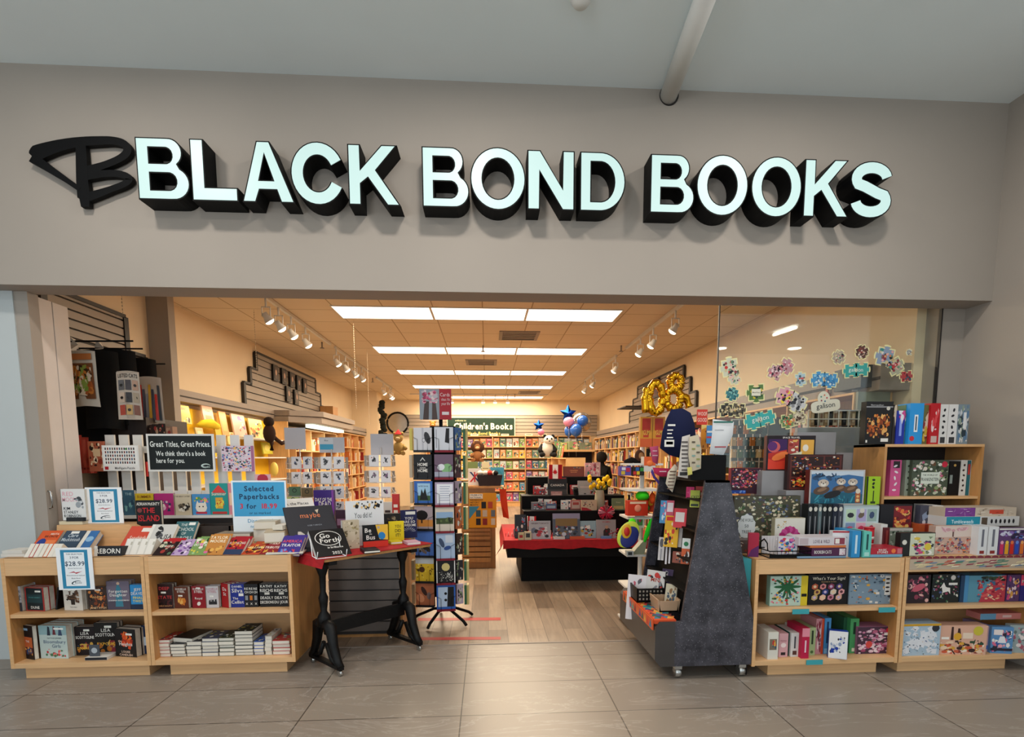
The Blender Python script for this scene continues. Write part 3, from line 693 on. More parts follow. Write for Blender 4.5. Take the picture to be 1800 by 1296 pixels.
for k, (xx, yy, a, b2, cc) in enumerate([((135, 170), (1102, 1157), 'DAMAGED', 1, '#1a1114'), ((169, 210), (1095, 1153), 'EXPOSED', 2, '#15120f')]):
    I(pb, ('black paperback with blue faced figure and orange lettering along its foot', 'black paperback with yellow sky, running figure and orange title, beside it')[k] + ' on the lower shelf', BOOK, (xx[0], yy[0], xx[1], yy[1]), .032, cc, [('c', 10, ['#7b2330', '#b36a26', '#40566a', '#caa04a'], b2, .07, .17, .05, .02, .95, .5), ('t', 'LISA', .5, .72, .1, W_H, .6), ('t', 'SCOTTOLINE', .5, .58, .1, W_H, .92), ('t', a, .5, .2 + .1 * k, .09, '#e8b03c', .85)] + stick(.45, .84), Y=YS + .05, z=ZL, group=L1, n=2)
I(pb, 'black paperback with flame orange silhouette leaning right on the lower shelf', BOOK, (200, 1106, 246, 1164), .05, '#120d0e', [('c', 9, ['#d4481d', '#e8702a', '#a12a15'], 5, .08, .2, .3, .25, .98, .95), ('t', 'the', .25, .52, .08, '#f1c9b0', .25), ('t', 'Heights', .52, .4, .12, W_H, .85), ('r', 0, 0, .62, .25, '#0d0a0b'), ('t', 'LOUISE', .5, .14, .08, '#e6c8b4', .6), ('t', 'CANDLISH', .5, .03, .08, '#e6c8b4', .85)] + stick(.55, .78), Y=YS, z=ZL, rz=-14, n=2, group=L1)
I(pb, 'white edged paperback lying flat on the front of the lower shelf', BOOK, (150, 1156, 189, 1168), .15, '#20242c', Y=3.93, z=ZL, pages=None, edge='#dedad2', group=L1)
I('card', 'tiny dark folded card standing before two black paperbacks', 'card', (158, 1134, 176, 1158), .004, '#4b5058', [('o', .5, .5, .3, '#aeb6bd')], Y=3.95, z=ZL + .024, pages=None)
I(pb, 'navy paperback at the right end of the left lower shelf', BOOK, (252, 1100, 261, 1155), .12, '#1b2c4c', [('r', .1, .3, .9, .6, '#c9d6e2')], Y=YS + .05, z=ZL, group=L1)

# ---- second bookcase, upper shelf
U2 = 'mass market paperbacks on the second upper shelf'
for x0, x1, y0, lab, col, art, nn, rz in [
    (277, 306, 1027, 'dark red black thriller paperback reading two words at the left end of the second shelf', '#2a1113', [('t', 'DEEP', .5, .76, .13, '#c2383a', .85), ('t', 'STATE', .5, .4, .13, '#c2383a', .9), ('c', 10, ['#4a1b1c', '#120809'], 2, .1, .2, 0, .05, 1, .35), ('t', 'CHRIS HAUTY', .5, .08, .06, '#b98a5a', .9)] + stick(.3, .62), 1, 0),
    (307, 334, 1032, 'brown orange romance paperback with a glowing building', '#5f2a17', [('c', 9, ['#d07a2b', '#8c3d1a', '#e8b25a'], 6, .1, .2, .1, .1, .9, .6, 'poly'), ('t', 'DANIELLE', .5, .86, .08, W_H, .95), ('t', 'STEEL', .5, .73, .1, W_H, .8)] + stick(.3, .55), 1, -6),
    (338, 364, 1031, 'crimson romance paperback with a white feather shape', '#8c1522', [('t', 'DANIELLE', .5, .84, .08, W_H, .95), ('t', 'STEEL', .5, .7, .11, W_H, .8), ('t', 'Royal', .5, .4, .1, W_H, .6), ('e', .5, .2, .16, .08, W_H, 10, 1)] + stick(.35, .88), 1, -6),
    (364, 386, 1031, 'pale grey romance paperback with black row of figures', '#c9c5c6', [('t', 'DANIELLE', .5, .84, .08, '#b4707c', .95), ('t', 'STEEL', .5, .7, .11, '#b4707c', .8), ('r', .2, .15, .85, .3, '#26262a'), ('c', 6, ['#26262a'], 1, .05, .08, .2, .25, .85, .42, 'poly')] + stick(.3, .5), 1, 0),
    (387, 407, 1026, 'scarlet red paperback turned to show its red spine', '#a8141c', [('t', 'Da', .5, .7, .14, W_H, .6), ('t', 'St', .5, .5, .14, W_H, .5)], 2, -30),
    (407, 431, 1027, 'royal blue spy novel paperback with large white lettering', '#1d2f8a', [('t', 'DANIEL', .5, .85, .09, W_H, .9), ('t', 'Silva', .5, .64, .17, W_H, .9), ('t', 'The', .35, .34, .1, W_H, .4), ('t', 'Cellist', .5, .16, .14, W_H, .9), ('r', .6, .48, .95, .6, '#e8e6e0')], 1, 0)]:
    I(pb, lab, BOOK, (x0, y0, x1, 1079), .03, col, art, Y=YS, z=ZU, n=nn + 1, rz=rz, group=U2)
for k, x in enumerate((431, 439, 447)):
    I(pb, 'black paperback spine with white title and ghosted lettering, %s of three together' % ('left', 'middle', 'right')[k], BOOK, (x, 1027, x + 8, 1077), .105, '#15161a', [('t', 'RE', .5, .75, .1, W_H, .8), ('t', 'CH', .5, .6, .1, W_H, .8), ('r', .2, .3, .8, .5, ('#8a8f96', '#d0762a', '#8a8f96')[k]), ('t', 'X', .5, .1, .09, W_H, .8)], Y=YS, z=ZU, pages=None, group=U2)
for k, (x, t1, t2) in enumerate(((458, 'DEADLY', 'DECISIONS'), (483, 'DEATH', 'DU JOUR'))):
    I(pb, 'black paperback with bold white capitals, %s of a matching pair' % ('left', 'right')[k], BOOK, (x, 1026, x + 25, 1077), .03, '#101114', [('t', 'KATHY', .5, .83, .11, W_H, .85), ('t', 'REICHS', .5, .64, .13, W_H, .92), ('t', t1, .5, .33, .12, W_H, .9), ('t', t2, .5, .14, .12, W_H, .95), ('r', .35, .52, .7, .62, '#c9c7c0')], Y=YS, z=ZU, n=2, group=U2)
# stacks of paperbacks lying down on the second lower shelf
rr = random.Random(11)
SX = [(274, 301, 5, '#b03a35', 'red'), (301, 328, 4, '#23242a', 'black'), (328, 356, 4, '#2b3038', 'charcoal'), (356, 386, 5, '#3a4660', 'slate blue'), (386, 414, 5, '#2c3a2c', 'dark green'), (414, 447, 7, '#1c2620', 'black green'), (447, 466, 4, '#2c55a8', 'blue'), (466, 480, 5, '#cfcac0', 'cream'), (480, 512, 4, '#b8403c', 'red and green')]
for k, (xa, xb, nb, c, cn) in enumerate(SX):
    a, b = atY(xa + 1, 1150, 3.97), atY(xb - 1, 1150, 3.97); w_ = b.x - a.x; z = ZL
    for j in range(nb):
        th = rr.uniform(.022, .03); T_ = thing(pb, '%s covered paperback, book %d up in the flat stack %d from the left' % (cn, j + 1, k + 1), BOOK, ((a.x + b.x) / 2 + rr.uniform(-.003, .003), 3.955 + rr.uniform(0, .012), z), 0, 'stacked paperbacks on the second lower shelf')
        G().box(-w_ / 2, 0, 0, w_ / 2, .19, .0015, c).box(-w_ / 2, 0, th - .0015, w_ / 2, .19, th, c).box(-w_ / 2, .188, 0, w_ / 2, .19, th, c).build('cover', PRINT, T_)
        G().box(-w_ / 2 + .002, .002, .0015, w_ / 2 - .002, .187, th - .0015).build('page_block', PAPER, T_)
        if j == nb - 1: art_ops(Art(w_, .19), [('c', 14, [c, W_H, '#c8b84a', '#5a7f8c'], k, .06, .16), ('t', 'THRILLER', .5, .5, .16, W_H, .9)]).put(G(), lambda u, v, d: (0, 0, 0)); ga = G(); art_ops(Art(w_, .19), [('c', 12, [c, '#d8d4c8', '#a8a04a', '#4a5f6c'], k, .06, .16)]).put(ga, lambda u, v, d: (-w_ / 2 + u * w_, v * .19, th + d)); ga.build('printed_cover', PRINT, T_)
        z += th + .0003
    if k == 1:
        T_ = thing(pb, 'thick black paperback lying askew across the tops of two stacks', BOOK, (a.x + .06, 3.99, z), R_(-14), 'stacked paperbacks on the second lower shelf')
        G().box(-.07, 0, 0, .09, .21, .002, '#17181b').box(-.07, 0, .033, .09, .21, .035, '#17181b').build('cover', PRINT, T_); G().box(-.068, .002, .002, .088, .208, .033).build('page_block', PAPER, T_)

# ---- price signs
def sign_face(extra=()): return [('r', 0, 0, 1, 1, '#f1f3f5'), ('r', .12, .03, .88, .95, '#2f86ad'), ('r', .22, .09, .78, .89, '#eef2f5'), ('t', 'THIS SELECTION', .5, .83, .035, '#2c4b5c', .5), ('t', '3 FOR', .5, .74, .055, '#1c3550', .45), ('t', '$28.99', .5, .57, .11, '#2a3f58', .56), ('t', 'all new hardcovers', .5, .5, .028, '#556', .5),
    ('p', [(.3, .4), (.46, .44), (.5, .41), (.7, .44), (.52, .38), (.46, .41)], '#b32838'), ('t', 'Discounted as marked', .5, .33, .03, '#3c4c58', .5), ('t', 'Black Bond', .5, .26, .03, '#556', .4), ('e', .5, .17, .14, .045, '#2c3c48', 12, .2), ('e', .52, .165, .12, .035, '#eef2f5', 12, .2), ('t', 'Books', .56, .15, .04, '#2c3c48', .3)]
ZT = .874
I('price_sign', 'white and blue price sign hanging over the rail of the far left bookcase', 'sign', (104, 963, 167, 1037), .003, '#f1f3f5', sign_face(), Y=3.885, pages=None, m=GLOSS, rz=0)
s1 = I('price_sign', 'white and blue price sign standing among books above the far left bookcase', 'sign', (154, 857, 218, 918), .003, '#f1f3f5', sign_face(), Y=4.45, z=ZT + .172, pages=None, m=GLOSS)
BLS = [('r', 0, 0, 1, 1, '#e6edf2'), ('r', .03, .32, .97, .97, '#3f9dcc'), ('t', 'Selected', .5, .8, .1, '#153a5c', .6, 'c', .03), ('t', 'Paperbacks', .5, .65, .1, '#153a5c', .8, 'c', .03), ('t', '3 for 18.99', .5, .47, .09, '#d83a4c', .72), ('t', 'for', .445, .47, .09, '#153a5c', .16), ('t', 'or as marked', .5, .36, .05, '#1c4566', .42), ('t', 'Discounted', .5, .2, .07, '#4f93b8', .5), ('t', 'no further', .5, .1, .06, '#4f93b8', .4)]
BLS[4:6] = [('t', '3', .17, .47, .095, '#c82a40', .1, 'c', .03), ('t', 'for', .35, .47, .09, '#153a5c', .2, 'c', .03), ('t', '18.99', .68, .47, .095, '#c82a40', .4, 'c', .03)]
I('sale_sign', 'blue and white sale sign standing behind the tilted paperbacks beside the black table', 'sign', (411, 845, 507, 937), .004, '#e6edf2', BLS, Y=4.35, pages=None, m=GLOSS)
I('titles_sign', 'black sign with white edge and serif lettering hung on the white picket display', 'sign', (261, 763, 379, 829), .015, '#e3e3df', [('r', .03, .05, .97, .95, '#08110f'), ('t', 'Great Titles, Great Prices.', .5, .66, .15, '#eef4f0', .9, 'c', .012), ('t', "We think there's a book", .13, .42, .13, '#eef4f0', .74, 'l', .012), ('t', 'here for you.', .13, .23, .13, '#eef4f0', .42, 'l', .012), ('e', .86, .15, .07, .06, '#cfe0da', 12, 0), ('e', .87, .14, .06, .045, '#08110f', 12, 0), ('t', 'Books', .87, .1, .05, '#cfe0da', .12)], Y=5.0, pages=None, m=GLOSS)
I('puzzle_box', 'white puzzle box printed with rows of tiny figures on the picket display', 'puzzle box', (182, 783, 246, 828), .05, '#e9e8e4', [('r', .04, .22, .96, .97, '#f4f3ef')] + [('r', .08 + .065 * i, .28 + .135 * j, .115 + .065 * i, .37 + .135 * j, ['#2b2b30', '#5b3f35', '#33506b', '#7a2b2b'][(i * 3 + j) % 4]) for i in range(13) for j in range(5)] + [('o', .67, .86, .03, '#3f8a4a'), ('t', 'Minifigure Puzzle', .6, .07, .09, '#777', .55), ('r', .05, .05, .15, .17, '#b3202a')], Y=4.98, pages=None)
I('puzzle_box', 'square puzzle box crowded with cartoon people on the right of the picket display', 'puzzle box', (391, 784, 443, 829), .06, '#d9c8d4', [('c', 150, ['#c0395a', '#1d1d28', '#e8dcd2', '#4a6ab0', '#e0a0b4', '#7a3a60', '#f0c060', '#d8d8e0', '#2e7f8a'], 21, .025, .06)], Y=4.98, pages=None, edge='#9c6aa8')

# ---- tops of the left bookcases
ZT = .874
TG = 'sale books on top of the left bookcases'
for k in range(2):
    I(pb, 'white edged paperback lying flat at the far left corner of the bookcase top, %s' % ('lower', 'upper')[k], BOOK, (2 + 3 * k, 962, 44 - 4 * k, 984), .14, '#d8d4cc', Y=3.95, z=ZT + .022 * k, h=.021, pages=None, lean=0, edge='#ded9cf', group=TG)
for k, (c, cn) in enumerate([('#e2ddd2', 'cream'), ('#b32a2e', 'red'), ('#dcd7cd', 'white'), ('#c9c2b4', 'grey cream'), ('#d86a3a', 'orange'), ('#e4dfd5', 'pale'), ('#ddd8cd', 'ivory')]):
    I(pb, '%s paperback, pages forward, number %d in the slanted row at far left' % (cn, k + 1), BOOK, (42 + 8.2 * k, 956, 50 + 8.2 * k, 984), .15, c, [('r', .15, .02, .85, .98, '#e4ddd0')], Y=3.93, z=ZT, h=.11, pages=None, group=TG)
I(pb, 'black paperback lying on its side with large white capitals behind the hanging sign', BOOK, (166, 958, 214, 984), .13, '#14141a', [('t', 'REBORN', .5, .25, .5, W_H, .9), ('r', 0, .0, .12, 1, '#ddd8cf')], Y=3.94, z=ZT, h=.07, pages=None, group=TG)
for k in range(4):
    I(pb, 'white paperback with pages forward, number %d beside the sideways black one' % (k + 1), BOOK, (214 + 13 * k, 947, 227 + 13 * k, 982), .14, '#d3cfc6', [('r', .1, .02, .9, .97, '#e4dfd6'), ('r', .7, .6, .95, .8, '#b8b2a4')], Y=3.98, z=ZT, h=.13, pages=None, group=TG)
for k, (x0, x1, y0, col, ops, lab) in enumerate([
    (54, 92, 933, '#d85a2c', [('e', .3, .3, .2, .25, '#2c3f8a'), ('t', 'MIKITA', .7, .75, .1, '#f4e2d0', .4), ('t', 'BRONTË', .6, .6, .12, '#33201c', .6), ('r', .5, .1, .95, .45, '#e8804a')], 'orange paperback with a blue circle in the back row at far left'),
    (97, 133, 933, '#3a4b5e', [('t', 'Clare', .5, .62, .2, '#c9d3da', .5), ('t', 'Mackintosh', .5, .38, .2, '#c9d3da', .9), ('r', .3, .82, .7, .96, '#ecebe4')], 'slate blue paperback with two lines of white lettering in the back row'),
    (134, 157, 933, '#3b6fa8', [('o', .6, .5, .3, '#8fb8d8'), ('r', .0, 0, .3, 1, '#e2ddd2')], 'small light blue book beside the slate blue paperback')]):
    I(pb, lab, BOOK, (x0, y0, x1, 966), .05, col, ops, Y=4.2, z=ZT + .02, h=.17, group=TG)
# maple riser
t = thing('book_riser', 'maple stepped riser on the far left bookcase under the white book', 'riser', (atY(92, 930, 4.35).x, 4.37, ZT))
G().prism([(0, 0), (.62, 0), (.64, .12), (.55, .17), (.02, .17)], 0, .2).build('riser', MAPLE, t)
ZR = ZT + .171
I(pb, 'cream edged book lying flat on the left end of the maple riser', BOOK, (104, 912, 145, 921), .15, '#d6c9a8', Y=4.39, z=ZR, h=.025, lean=0, pages=None, edge='#d9cfb4', group=TG)
I('book_stand', 'black wire stand holding the white book on the riser', 'stand', (116, 904, 146, 912), .03, '#1a1a1c', Y=4.385, z=ZR + .026, h=.03, pages=None)
I('hardcover_book', 'white book with pink letters and black and white figure standing on the riser', BOOK, (110, 860, 152, 909), .03, '#e2e2e0', [('t', 'RED', .3, .78, .14, '#e0a8b4', .45), ('t', 'MOON', .35, .6, .14, '#e0a8b4', .6), ('c', 8, ['#3d4248', '#9aa2a8', '#c8ccd0'], 3, .06, .16, .5, .35, .95, .8), ('t', 'KIM', .08, .34, .09, '#20262c', .3, 'l'), ('t', 'STANLEY', .08, .22, .09, '#20262c', .6, 'l'), ('t', 'ROBINSON', .08, .1, .09, '#20262c', .7, 'l')], Y=4.42, z=ZR + .03)
I(pb, 'blue paperback with pale lettering just right of the standing price sign', BOOK, (218, 862, 239, 908), .03, '#3a5f74', [('t', 'THE', .5, .8, .1, '#9fc0c4', .7), ('c', 6, ['#4e8090', '#2c4a60', '#7ab0b0'], 4, .1, .25, 0, .1, 1, .7)], Y=4.88, z=1.066)
I(pb, 'black book with red block capitals standing before the picket display', BOOK, (241, 880, 285, 924), .03, '#0c0b0d', [('t', 'ADRIAN McKINTY', .5, .84, .1, '#e8e4dc', .92), ('t', 'THE', .5, .6, .17, '#c8242c', .5), ('t', 'ISLAND', .5, .33, .2, '#c8242c', .85), ('c', 5, ['#d8d4cc', '#6a6a6c'], 2, .05, .1, .3, .02, .9, .2), ('o', .15, .68, .1, '#7a3a38')], Y=4.45, z=.98)
LG_ = 'books on the white ledge'
for x0, x1, y0, col, ops, lab in [
    (240, 272, 868, '#d8b82c', [('t', 'SUMMER', .5, .8, .12, '#8a4a1c', .9)], 'yellow topped book half hidden behind the black and red one'),
    (273, 307, 868, '#b02a72', [('c', 10, ['#5a4a7a', '#2c3c5a', '#d8a8b8', '#e8d8c8'], 9, .08, .2, .1, .1, .9, .7)], 'magenta book with a grey figure on the white ledge'),
    (309, 338, 869, '#cdbfa4', [('c', 12, ['#2a2622', '#6a5c4a', '#e8e2d4'], 6, .08, .18, .05, .1, .95, .65), ('t', 'THE GREAT CATSBY', .5, .86, .07, '#3c352c', .9)], 'tan book of black and white cats on the white ledge'),
    (339, 371, 869, '#4a8fc4', [('e', .5, .35, .32, .25, '#efe6d6'), ('p', [(.2, .45), (.3, .7), (.4, .5)], '#efe6d6'), ('p', [(.6, .5), (.72, .7), (.8, .45)], '#efe6d6'), ('c', 10, ['#e07aa0', '#e8c84a', '#4f9a58'], 2, .05, .1, .1, .55, .95, .9, 'dot'), ('o', .4, .4, .04, BK), ('o', .6, .4, .04, BK), ('r', .2, .05, .8, .15, '#c03a4a')], 'blue book with a white cat wearing flowers on the white ledge'),
    (371, 403, 850, '#1f9490', [('p', [(.1, .7), (.5, .95), (.9, .7)], '#d8423c'), ('t', 'Summer', .5, .62, .1, '#e8e0c8', .8), ('r', .3, .2, .7, .55, '#e0a63c'), ('c', 8, ['#c8402c', '#e8d04a'], 1, .08, .15, .25, .15, .8, .5), ('r', .1, .02, .9, .1, '#b83a34')], 'tall teal book with a red umbrella on the white ledge'),
    (403, 414, 850, '#d88a94', [('r', .2, .3, .8, .7, '#f0c8a8')], 'pink book partly hidden by the blue sale sign')]:
    I(pb, lab, BOOK, (x0, y0, x1, 908), .03, col, ops, Y=4.85, z=1.066, group=LG_)
for x0, x1, y0, y1, col, ops, lab, YY in [
    (210, 252, 925, 948, '#d2503c', [('t', 'Songbirds', .55, .3, .2, '#f0d8c8', .7), ('r', .55, .7, .95, .9, '#efe9df')], 'red orange book leaning in the middle row below the ledge', 4.2),
    (251, 297, 922, 952, '#cfcdc8', [('c', 8, ['#2a2a2c', '#55565a'], 5, .06, .14, .2, .3, .6, .95, 'poly'), ('t', 'LISA', .75, .3, .22, '#1e1e20', .4), ('r', .0, .0, .12, 1, '#e8e4dc')], 'white book with black figures and capitals in the middle row', 4.2),
    (297, 336, 917, 952, '#3c6a70', [('t', 'THE', .4, .78, .12, '#d2dcd8', .3), ('t', 'SCHOOL', .5, .56, .15, '#d2dcd8', .85), ('t', 'OF', .5, .38, .12, '#d2dcd8', .2), ('t', 'MIRRORS', .5, .16, .15, '#d2dcd8', .85), ('r', .6, .82, .9, .95, '#e8e8e0')], 'grey teal book with four lines of pale capitals in the middle row', 4.3)]:
    I(pb, lab, BOOK, (x0, y0, x1, y1), .03, col, ops, Y=YY, z=ZT + .03, h=.2)
for x0, x1, y0, col, ops, lab in [
    (266, 300, 948, '#221417', [('c', 14, ['#4c6a50', '#9a3430', '#c8c2a8', '#3a2426'], 3, .08, .18), ('r', 0, .85, 1, 1, '#b8242c'), ('t', 'PRIZE', .5, .5, .12, '#e6e0d0', .9)], 'black green thriller with a red top edge in the front row of tilted paperbacks'),
    (296, 330, 950, '#b9a0c8', [('c', 12, ['#7a4a9a', '#3a2a4a', '#e8d8e8'], 7, .08, .18)], 'lilac romance paperback in the front row of tilted paperbacks'),
    (328, 364, 945, '#7a9a58', [('c', 16, ['#d8c848', '#33502c', '#a8c890', '#d86a9a', '#e8e2d0'], 8, .07, .17), ('t', 'COTTAGE', .5, .5, .13, W_H, .9)], 'green and yellow garden paperback in the front row'),
    (356, 392, 940, '#c0803a', [('t', 'TAYLOR', .5, .78, .14, '#f2e6c8', .9), ('t', 'MOORE', .5, .6, .14, '#f2e6c8', .8), ('c', 8, ['#7a4420', '#e0a850'], 4, .08, .18, .1, .05, .95, .5)], 'golden western paperback with two lines of cream capitals in the front row'),
    (390, 424, 945, '#a81e2a', [('t', 'AVENGING', .5, .6, .13, '#e8e0d0', .9), ('r', 0, 0, 1, .3, '#2a3a5a'), ('c', 8, ['#d88a3a', '#1a1a22'], 5, .06, .13, .1, .3, .9, .9)], 'red and navy action paperback in the front row'),
    (420, 456, 956, '#c84a20', [('c', 18, ['#f0a030', '#7a1c12', '#f4cc50', '#2a1212'], 6, .07, .18), ('t', 'HELLFIRE', .5, .55, .16, '#f8e8b0', .92)], 'flaming orange paperback at the front edge beside the fourth tilted one'),
    (456, 486, 950, '#8a1a24', [('t', 'RED', .5, .7, .16, '#f0e4d4', .6), ('t', 'TRIBUTE', .5, .4, .15, '#f0e4d4', .9), ('c', 6, ['#d8a040'], 5, .05, .1, .1, .05, .9, .35)], 'dark red paperback between the flaming one and the violet one'),
    (486, 526, 942, '#3d2f86', [('t', 'AMERICA', .5, .62, .15, '#e0505c', .9), ('t', 'TRAITOR', .5, .4, .15, W_H, .9), ('c', 6, ['#c83a48', '#6a86c8'], 5, .06, .12, .1, .05, .9, .3)], 'violet paperback with red and white capitals at the right end of the front row')]:
    I(pb, lab, BOOK, (x0, y0, x1, 982), .028, col, ops, Y=3.93, z=ZT, h=.175, n=2, rz=-4, group='tilted paperbacks on the second bookcase top')
for k, (x0, x1, y0, y1, YY, c) in enumerate([(440, 500, 930, 946, 4.2, '#b8a88c'), (446, 486, 917, 931, 4.2, '#c9bca2'), (476, 500, 924, 932, 4.1, '#d8d2c4'), (380, 440, 938, 948, 4.25, '#8a7f70'), (462, 504, 935, 955, 4.05, '#bba98c')]):
    I(pb, '%s edged book lying in the loose pile before the blue sale sign' % ('brown', 'tan', 'white', 'grey', 'buff')[k], BOOK, (x0, y0, x1, y1), .16, c, [('r', .0, .1, 1, .9, '#dcd4c4')], Y=YY, z=atY(x0, y1, YY).z if k else ZT + .04, pages=None, rz=(-12, 6, -8, 3, 14)[k], group='loose pile of books')
I(pb, 'pale book lying flat at the right front corner of the bookcase top', BOOK, (467, 972, 534, 984), .13, '#d2cdbf', [('r', 0, .1, 1, .9, '#e2dccf')], Y=3.92, z=ZT, pages=None, rz=8, group=TG)
t = thing('book_crate', 'dark wooden crate in the middle of the bookcase tops', 'crate', (atY(377, 950, 4.5).x, 4.45, ZT))
G().box(-.15, 0, 0, .15, .012, .14).box(-.15, .19, 0, .15, .2, .14).box(-.15, 0, 0, -.14, .2, .14).box(.14, 0, 0, .15, .2, .14).box(-.15, 0, 0, .15, .2, .01).build('crate', mat('dark_wood', '#2a1f18', .6, bump=.2, stretch=(1, 1, 12)), t)

# ================================================================ ON THE BLACK TABLE
BT, TZ = 'books on the red topped black table', .858
for px, t_, col, ops, lab, nm, rz, h in [
    ((512, 876, 566, 958), .012, '#e4e3df', [('t', 'Oh, the Places', .5, .86, .06, '#2c2c30', .8), ('c', 5, ['#f0e060', '#4fb0c8', '#e89ab0'], 3, .05, .1, 0, .0, .5, .2)], 'tall white picture book at the back left of the red topped table', 'picture_book', 40, .42),
    ((524, 889, 596, 968), .014, '#23242c', [('t', 'maybe', .5, .74, .11, '#d87a4c', .5, 'c', .004), ('e', .25, .35, .06, .12, '#c8c0b4', 8, .6), ('e', .8, .38, .1, .05, '#d8764c', 8, .2), ('p', [(.62, .9), (.66, .82), (.7, .92)], '#c8b8a0'), ('t', 'KOBI YAMADA', .55, .55, .03, '#8a8f98', .3), ('o', .45, .1, .04, '#4a7a94')], 'large charcoal picture book with orange handwritten title', 'picture_book', 38, .37),
    ((560, 930, 617, 977), .035, '#0e0d0f', [('e', .48, .66, .38, .28, '#e8e6e0', 24, 0), ('e', .48, .66, .36, .26, '#0e0d0f', 24, 0), ('t', 'Go', .4, .68, .17, W_H, .3), ('t', 'Forth', .5, .5, .17, W_H, .6), ('t', 'in brilliance', .6, .28, .07, W_H, .6), ('t', '2023', .6, .06, .1, W_H, .35)], 'black book with hand lettered white oval title in a clear stand', 'book', 34, .245),
    ((603, 915, 633, 965), .035, '#c2b49a', [('c', 20, ['#8a7a58', '#d8ccb0', '#6a5c40', '#a89a70'], 4, .05, .14, 0, 0, 1, 1, 'leaf'), ('r', .3, .3, .75, .6, '#cfc2a8')], 'tan patterned journal standing right of the black oval book', 'book', 30, None),
    ((640, 923, 682, 962), .02, '#0f0e10', [('p', [(.5, 1), (1, 1), (1, .3), (.65, .35)], '#e8b83c'), ('r', 0, 0, 1, .28, '#c83020'), ('t', 'Be', .2, .68, .2, W_H, .3), ('t', 'the', .3, .58, .06, W_H, .2), ('t', 'Bus', .3, .36, .2, W_H, .42), ('e', .75, .5, .14, .18, '#2a80c0', 10, .5), ('o', .62, .88, .06, '#b8a890')], 'black, red and yellow picture book with two bold white words', 'picture_book', 26, None),
    ((674, 903, 706, 950), .05, '#17130f', [('c', 7, ['#4a3a2a', '#8a7a60'], 3, .08, .15, .1, .4, .9, .95)], 'dark book standing behind the yellow one', 'book', 22, None),
    ((684, 917, 711, 951), .03, '#e6d11c', [('t', 'YOU', .6, .68, .16, BK, .4), ('t', 'DID', .6, .45, .16, BK, .4), ('t', 'IT!', .6, .22, .16, BK, .3)], 'bright yellow little book with three lines of black capitals', 'book', 20, None),
    ((705, 897, 734, 946), .03, '#171c4a', [('r', .3, .84, .9, .95, '#d8d8d0'), ('t', 'YOU', .5, .66, .1, W_H, .5), ('t', 'ARE SO', .5, .54, .09, W_H, .75), ('t', 'AWESOME', .5, .42, .09, W_H, .85)] + [('p', [(.5 + .1 * math.cos(a), .22 + .06 * math.sin(a)), (.5 + .4 * math.cos(a - .05), .22 + .17 * math.sin(a - .05)), (.5 + .4 * math.cos(a + .05), .22 + .17 * math.sin(a + .05))], '#c8ccd8') for a in [.2 + .35 * i for i in range(8)]], 'navy book with white capitals and rays at the right end of the table', 'book', 18, None)]:
    I(nm, lab, BOOK, px, t_, col, ops, z=TZ + .001, h=h, rz=rz, group=BT, **({'spine': [('r', 0, 0, 1, 1, '#dcdcd8')]} if 'oval' in lab else {}))
I('celebration_sign', 'white sign with black graduation caps standing behind the books on the black table', 'sign', (613, 880, 673, 945), .004, '#e4e5e6', [('c', 14, ['#1c1c20', '#3a3a3e', '#e4c080'], 6, .03, .07, .02, .78, .98, .99, 'poly'), ('t', 'You did it!', .45, .62, .12, '#3c3c44', .45, 'c', 0), ('t', 'Books to celebrate your grads', .5, .42, .05, '#50505a', .7, 'c', 0)], z=TZ, rz=30, pages=None, Y=4.38)
for px, c, lab, th in [((634, 962, 675, 973), '#15151a', 'black book lying flat before the yellow and red picture book', .16), ((683, 949, 712, 957), '#d8c62c', 'yellow book lying flat under the standing yellow book', .12), ((711, 947, 745, 958), '#d8a8b8', 'pink and white book lying flat at the right tip of the table', .14)]:
    b = atZ((px[0] + px[2]) / 2, px[3], TZ + .001)
    I('book', lab, BOOK, px, th, c, [('r', 0, .25, 1, .75, '#e0dbcf')], z=TZ + .001, h=.022, rz=24, lean=0, pages=None, group=BT)
q = atZ(588, 981, TZ + .002)
o = G().tube([(-.1, 0, 0), (-.1, -.02, .05)], .003).tube([(-.1, 0, 0), (.1, 0, 0)], .003).tube([(.1, 0, 0), (.1, -.02, .05)], .003).tube([(-.1, 0, 0), (-.1, .12, 0), (-.1, .16, .12)], .003).tube([(.1, 0, 0), (.1, .12, 0), (.1, .16, .12)], .003).build('acrylic_stand', ACRYL); o.location = (q.x - .02, q.y + .01, TZ + .004); o.rotation_euler.z = R_(32)
tag(o, 'clear stand under the black oval titled book on the table', 'stand')

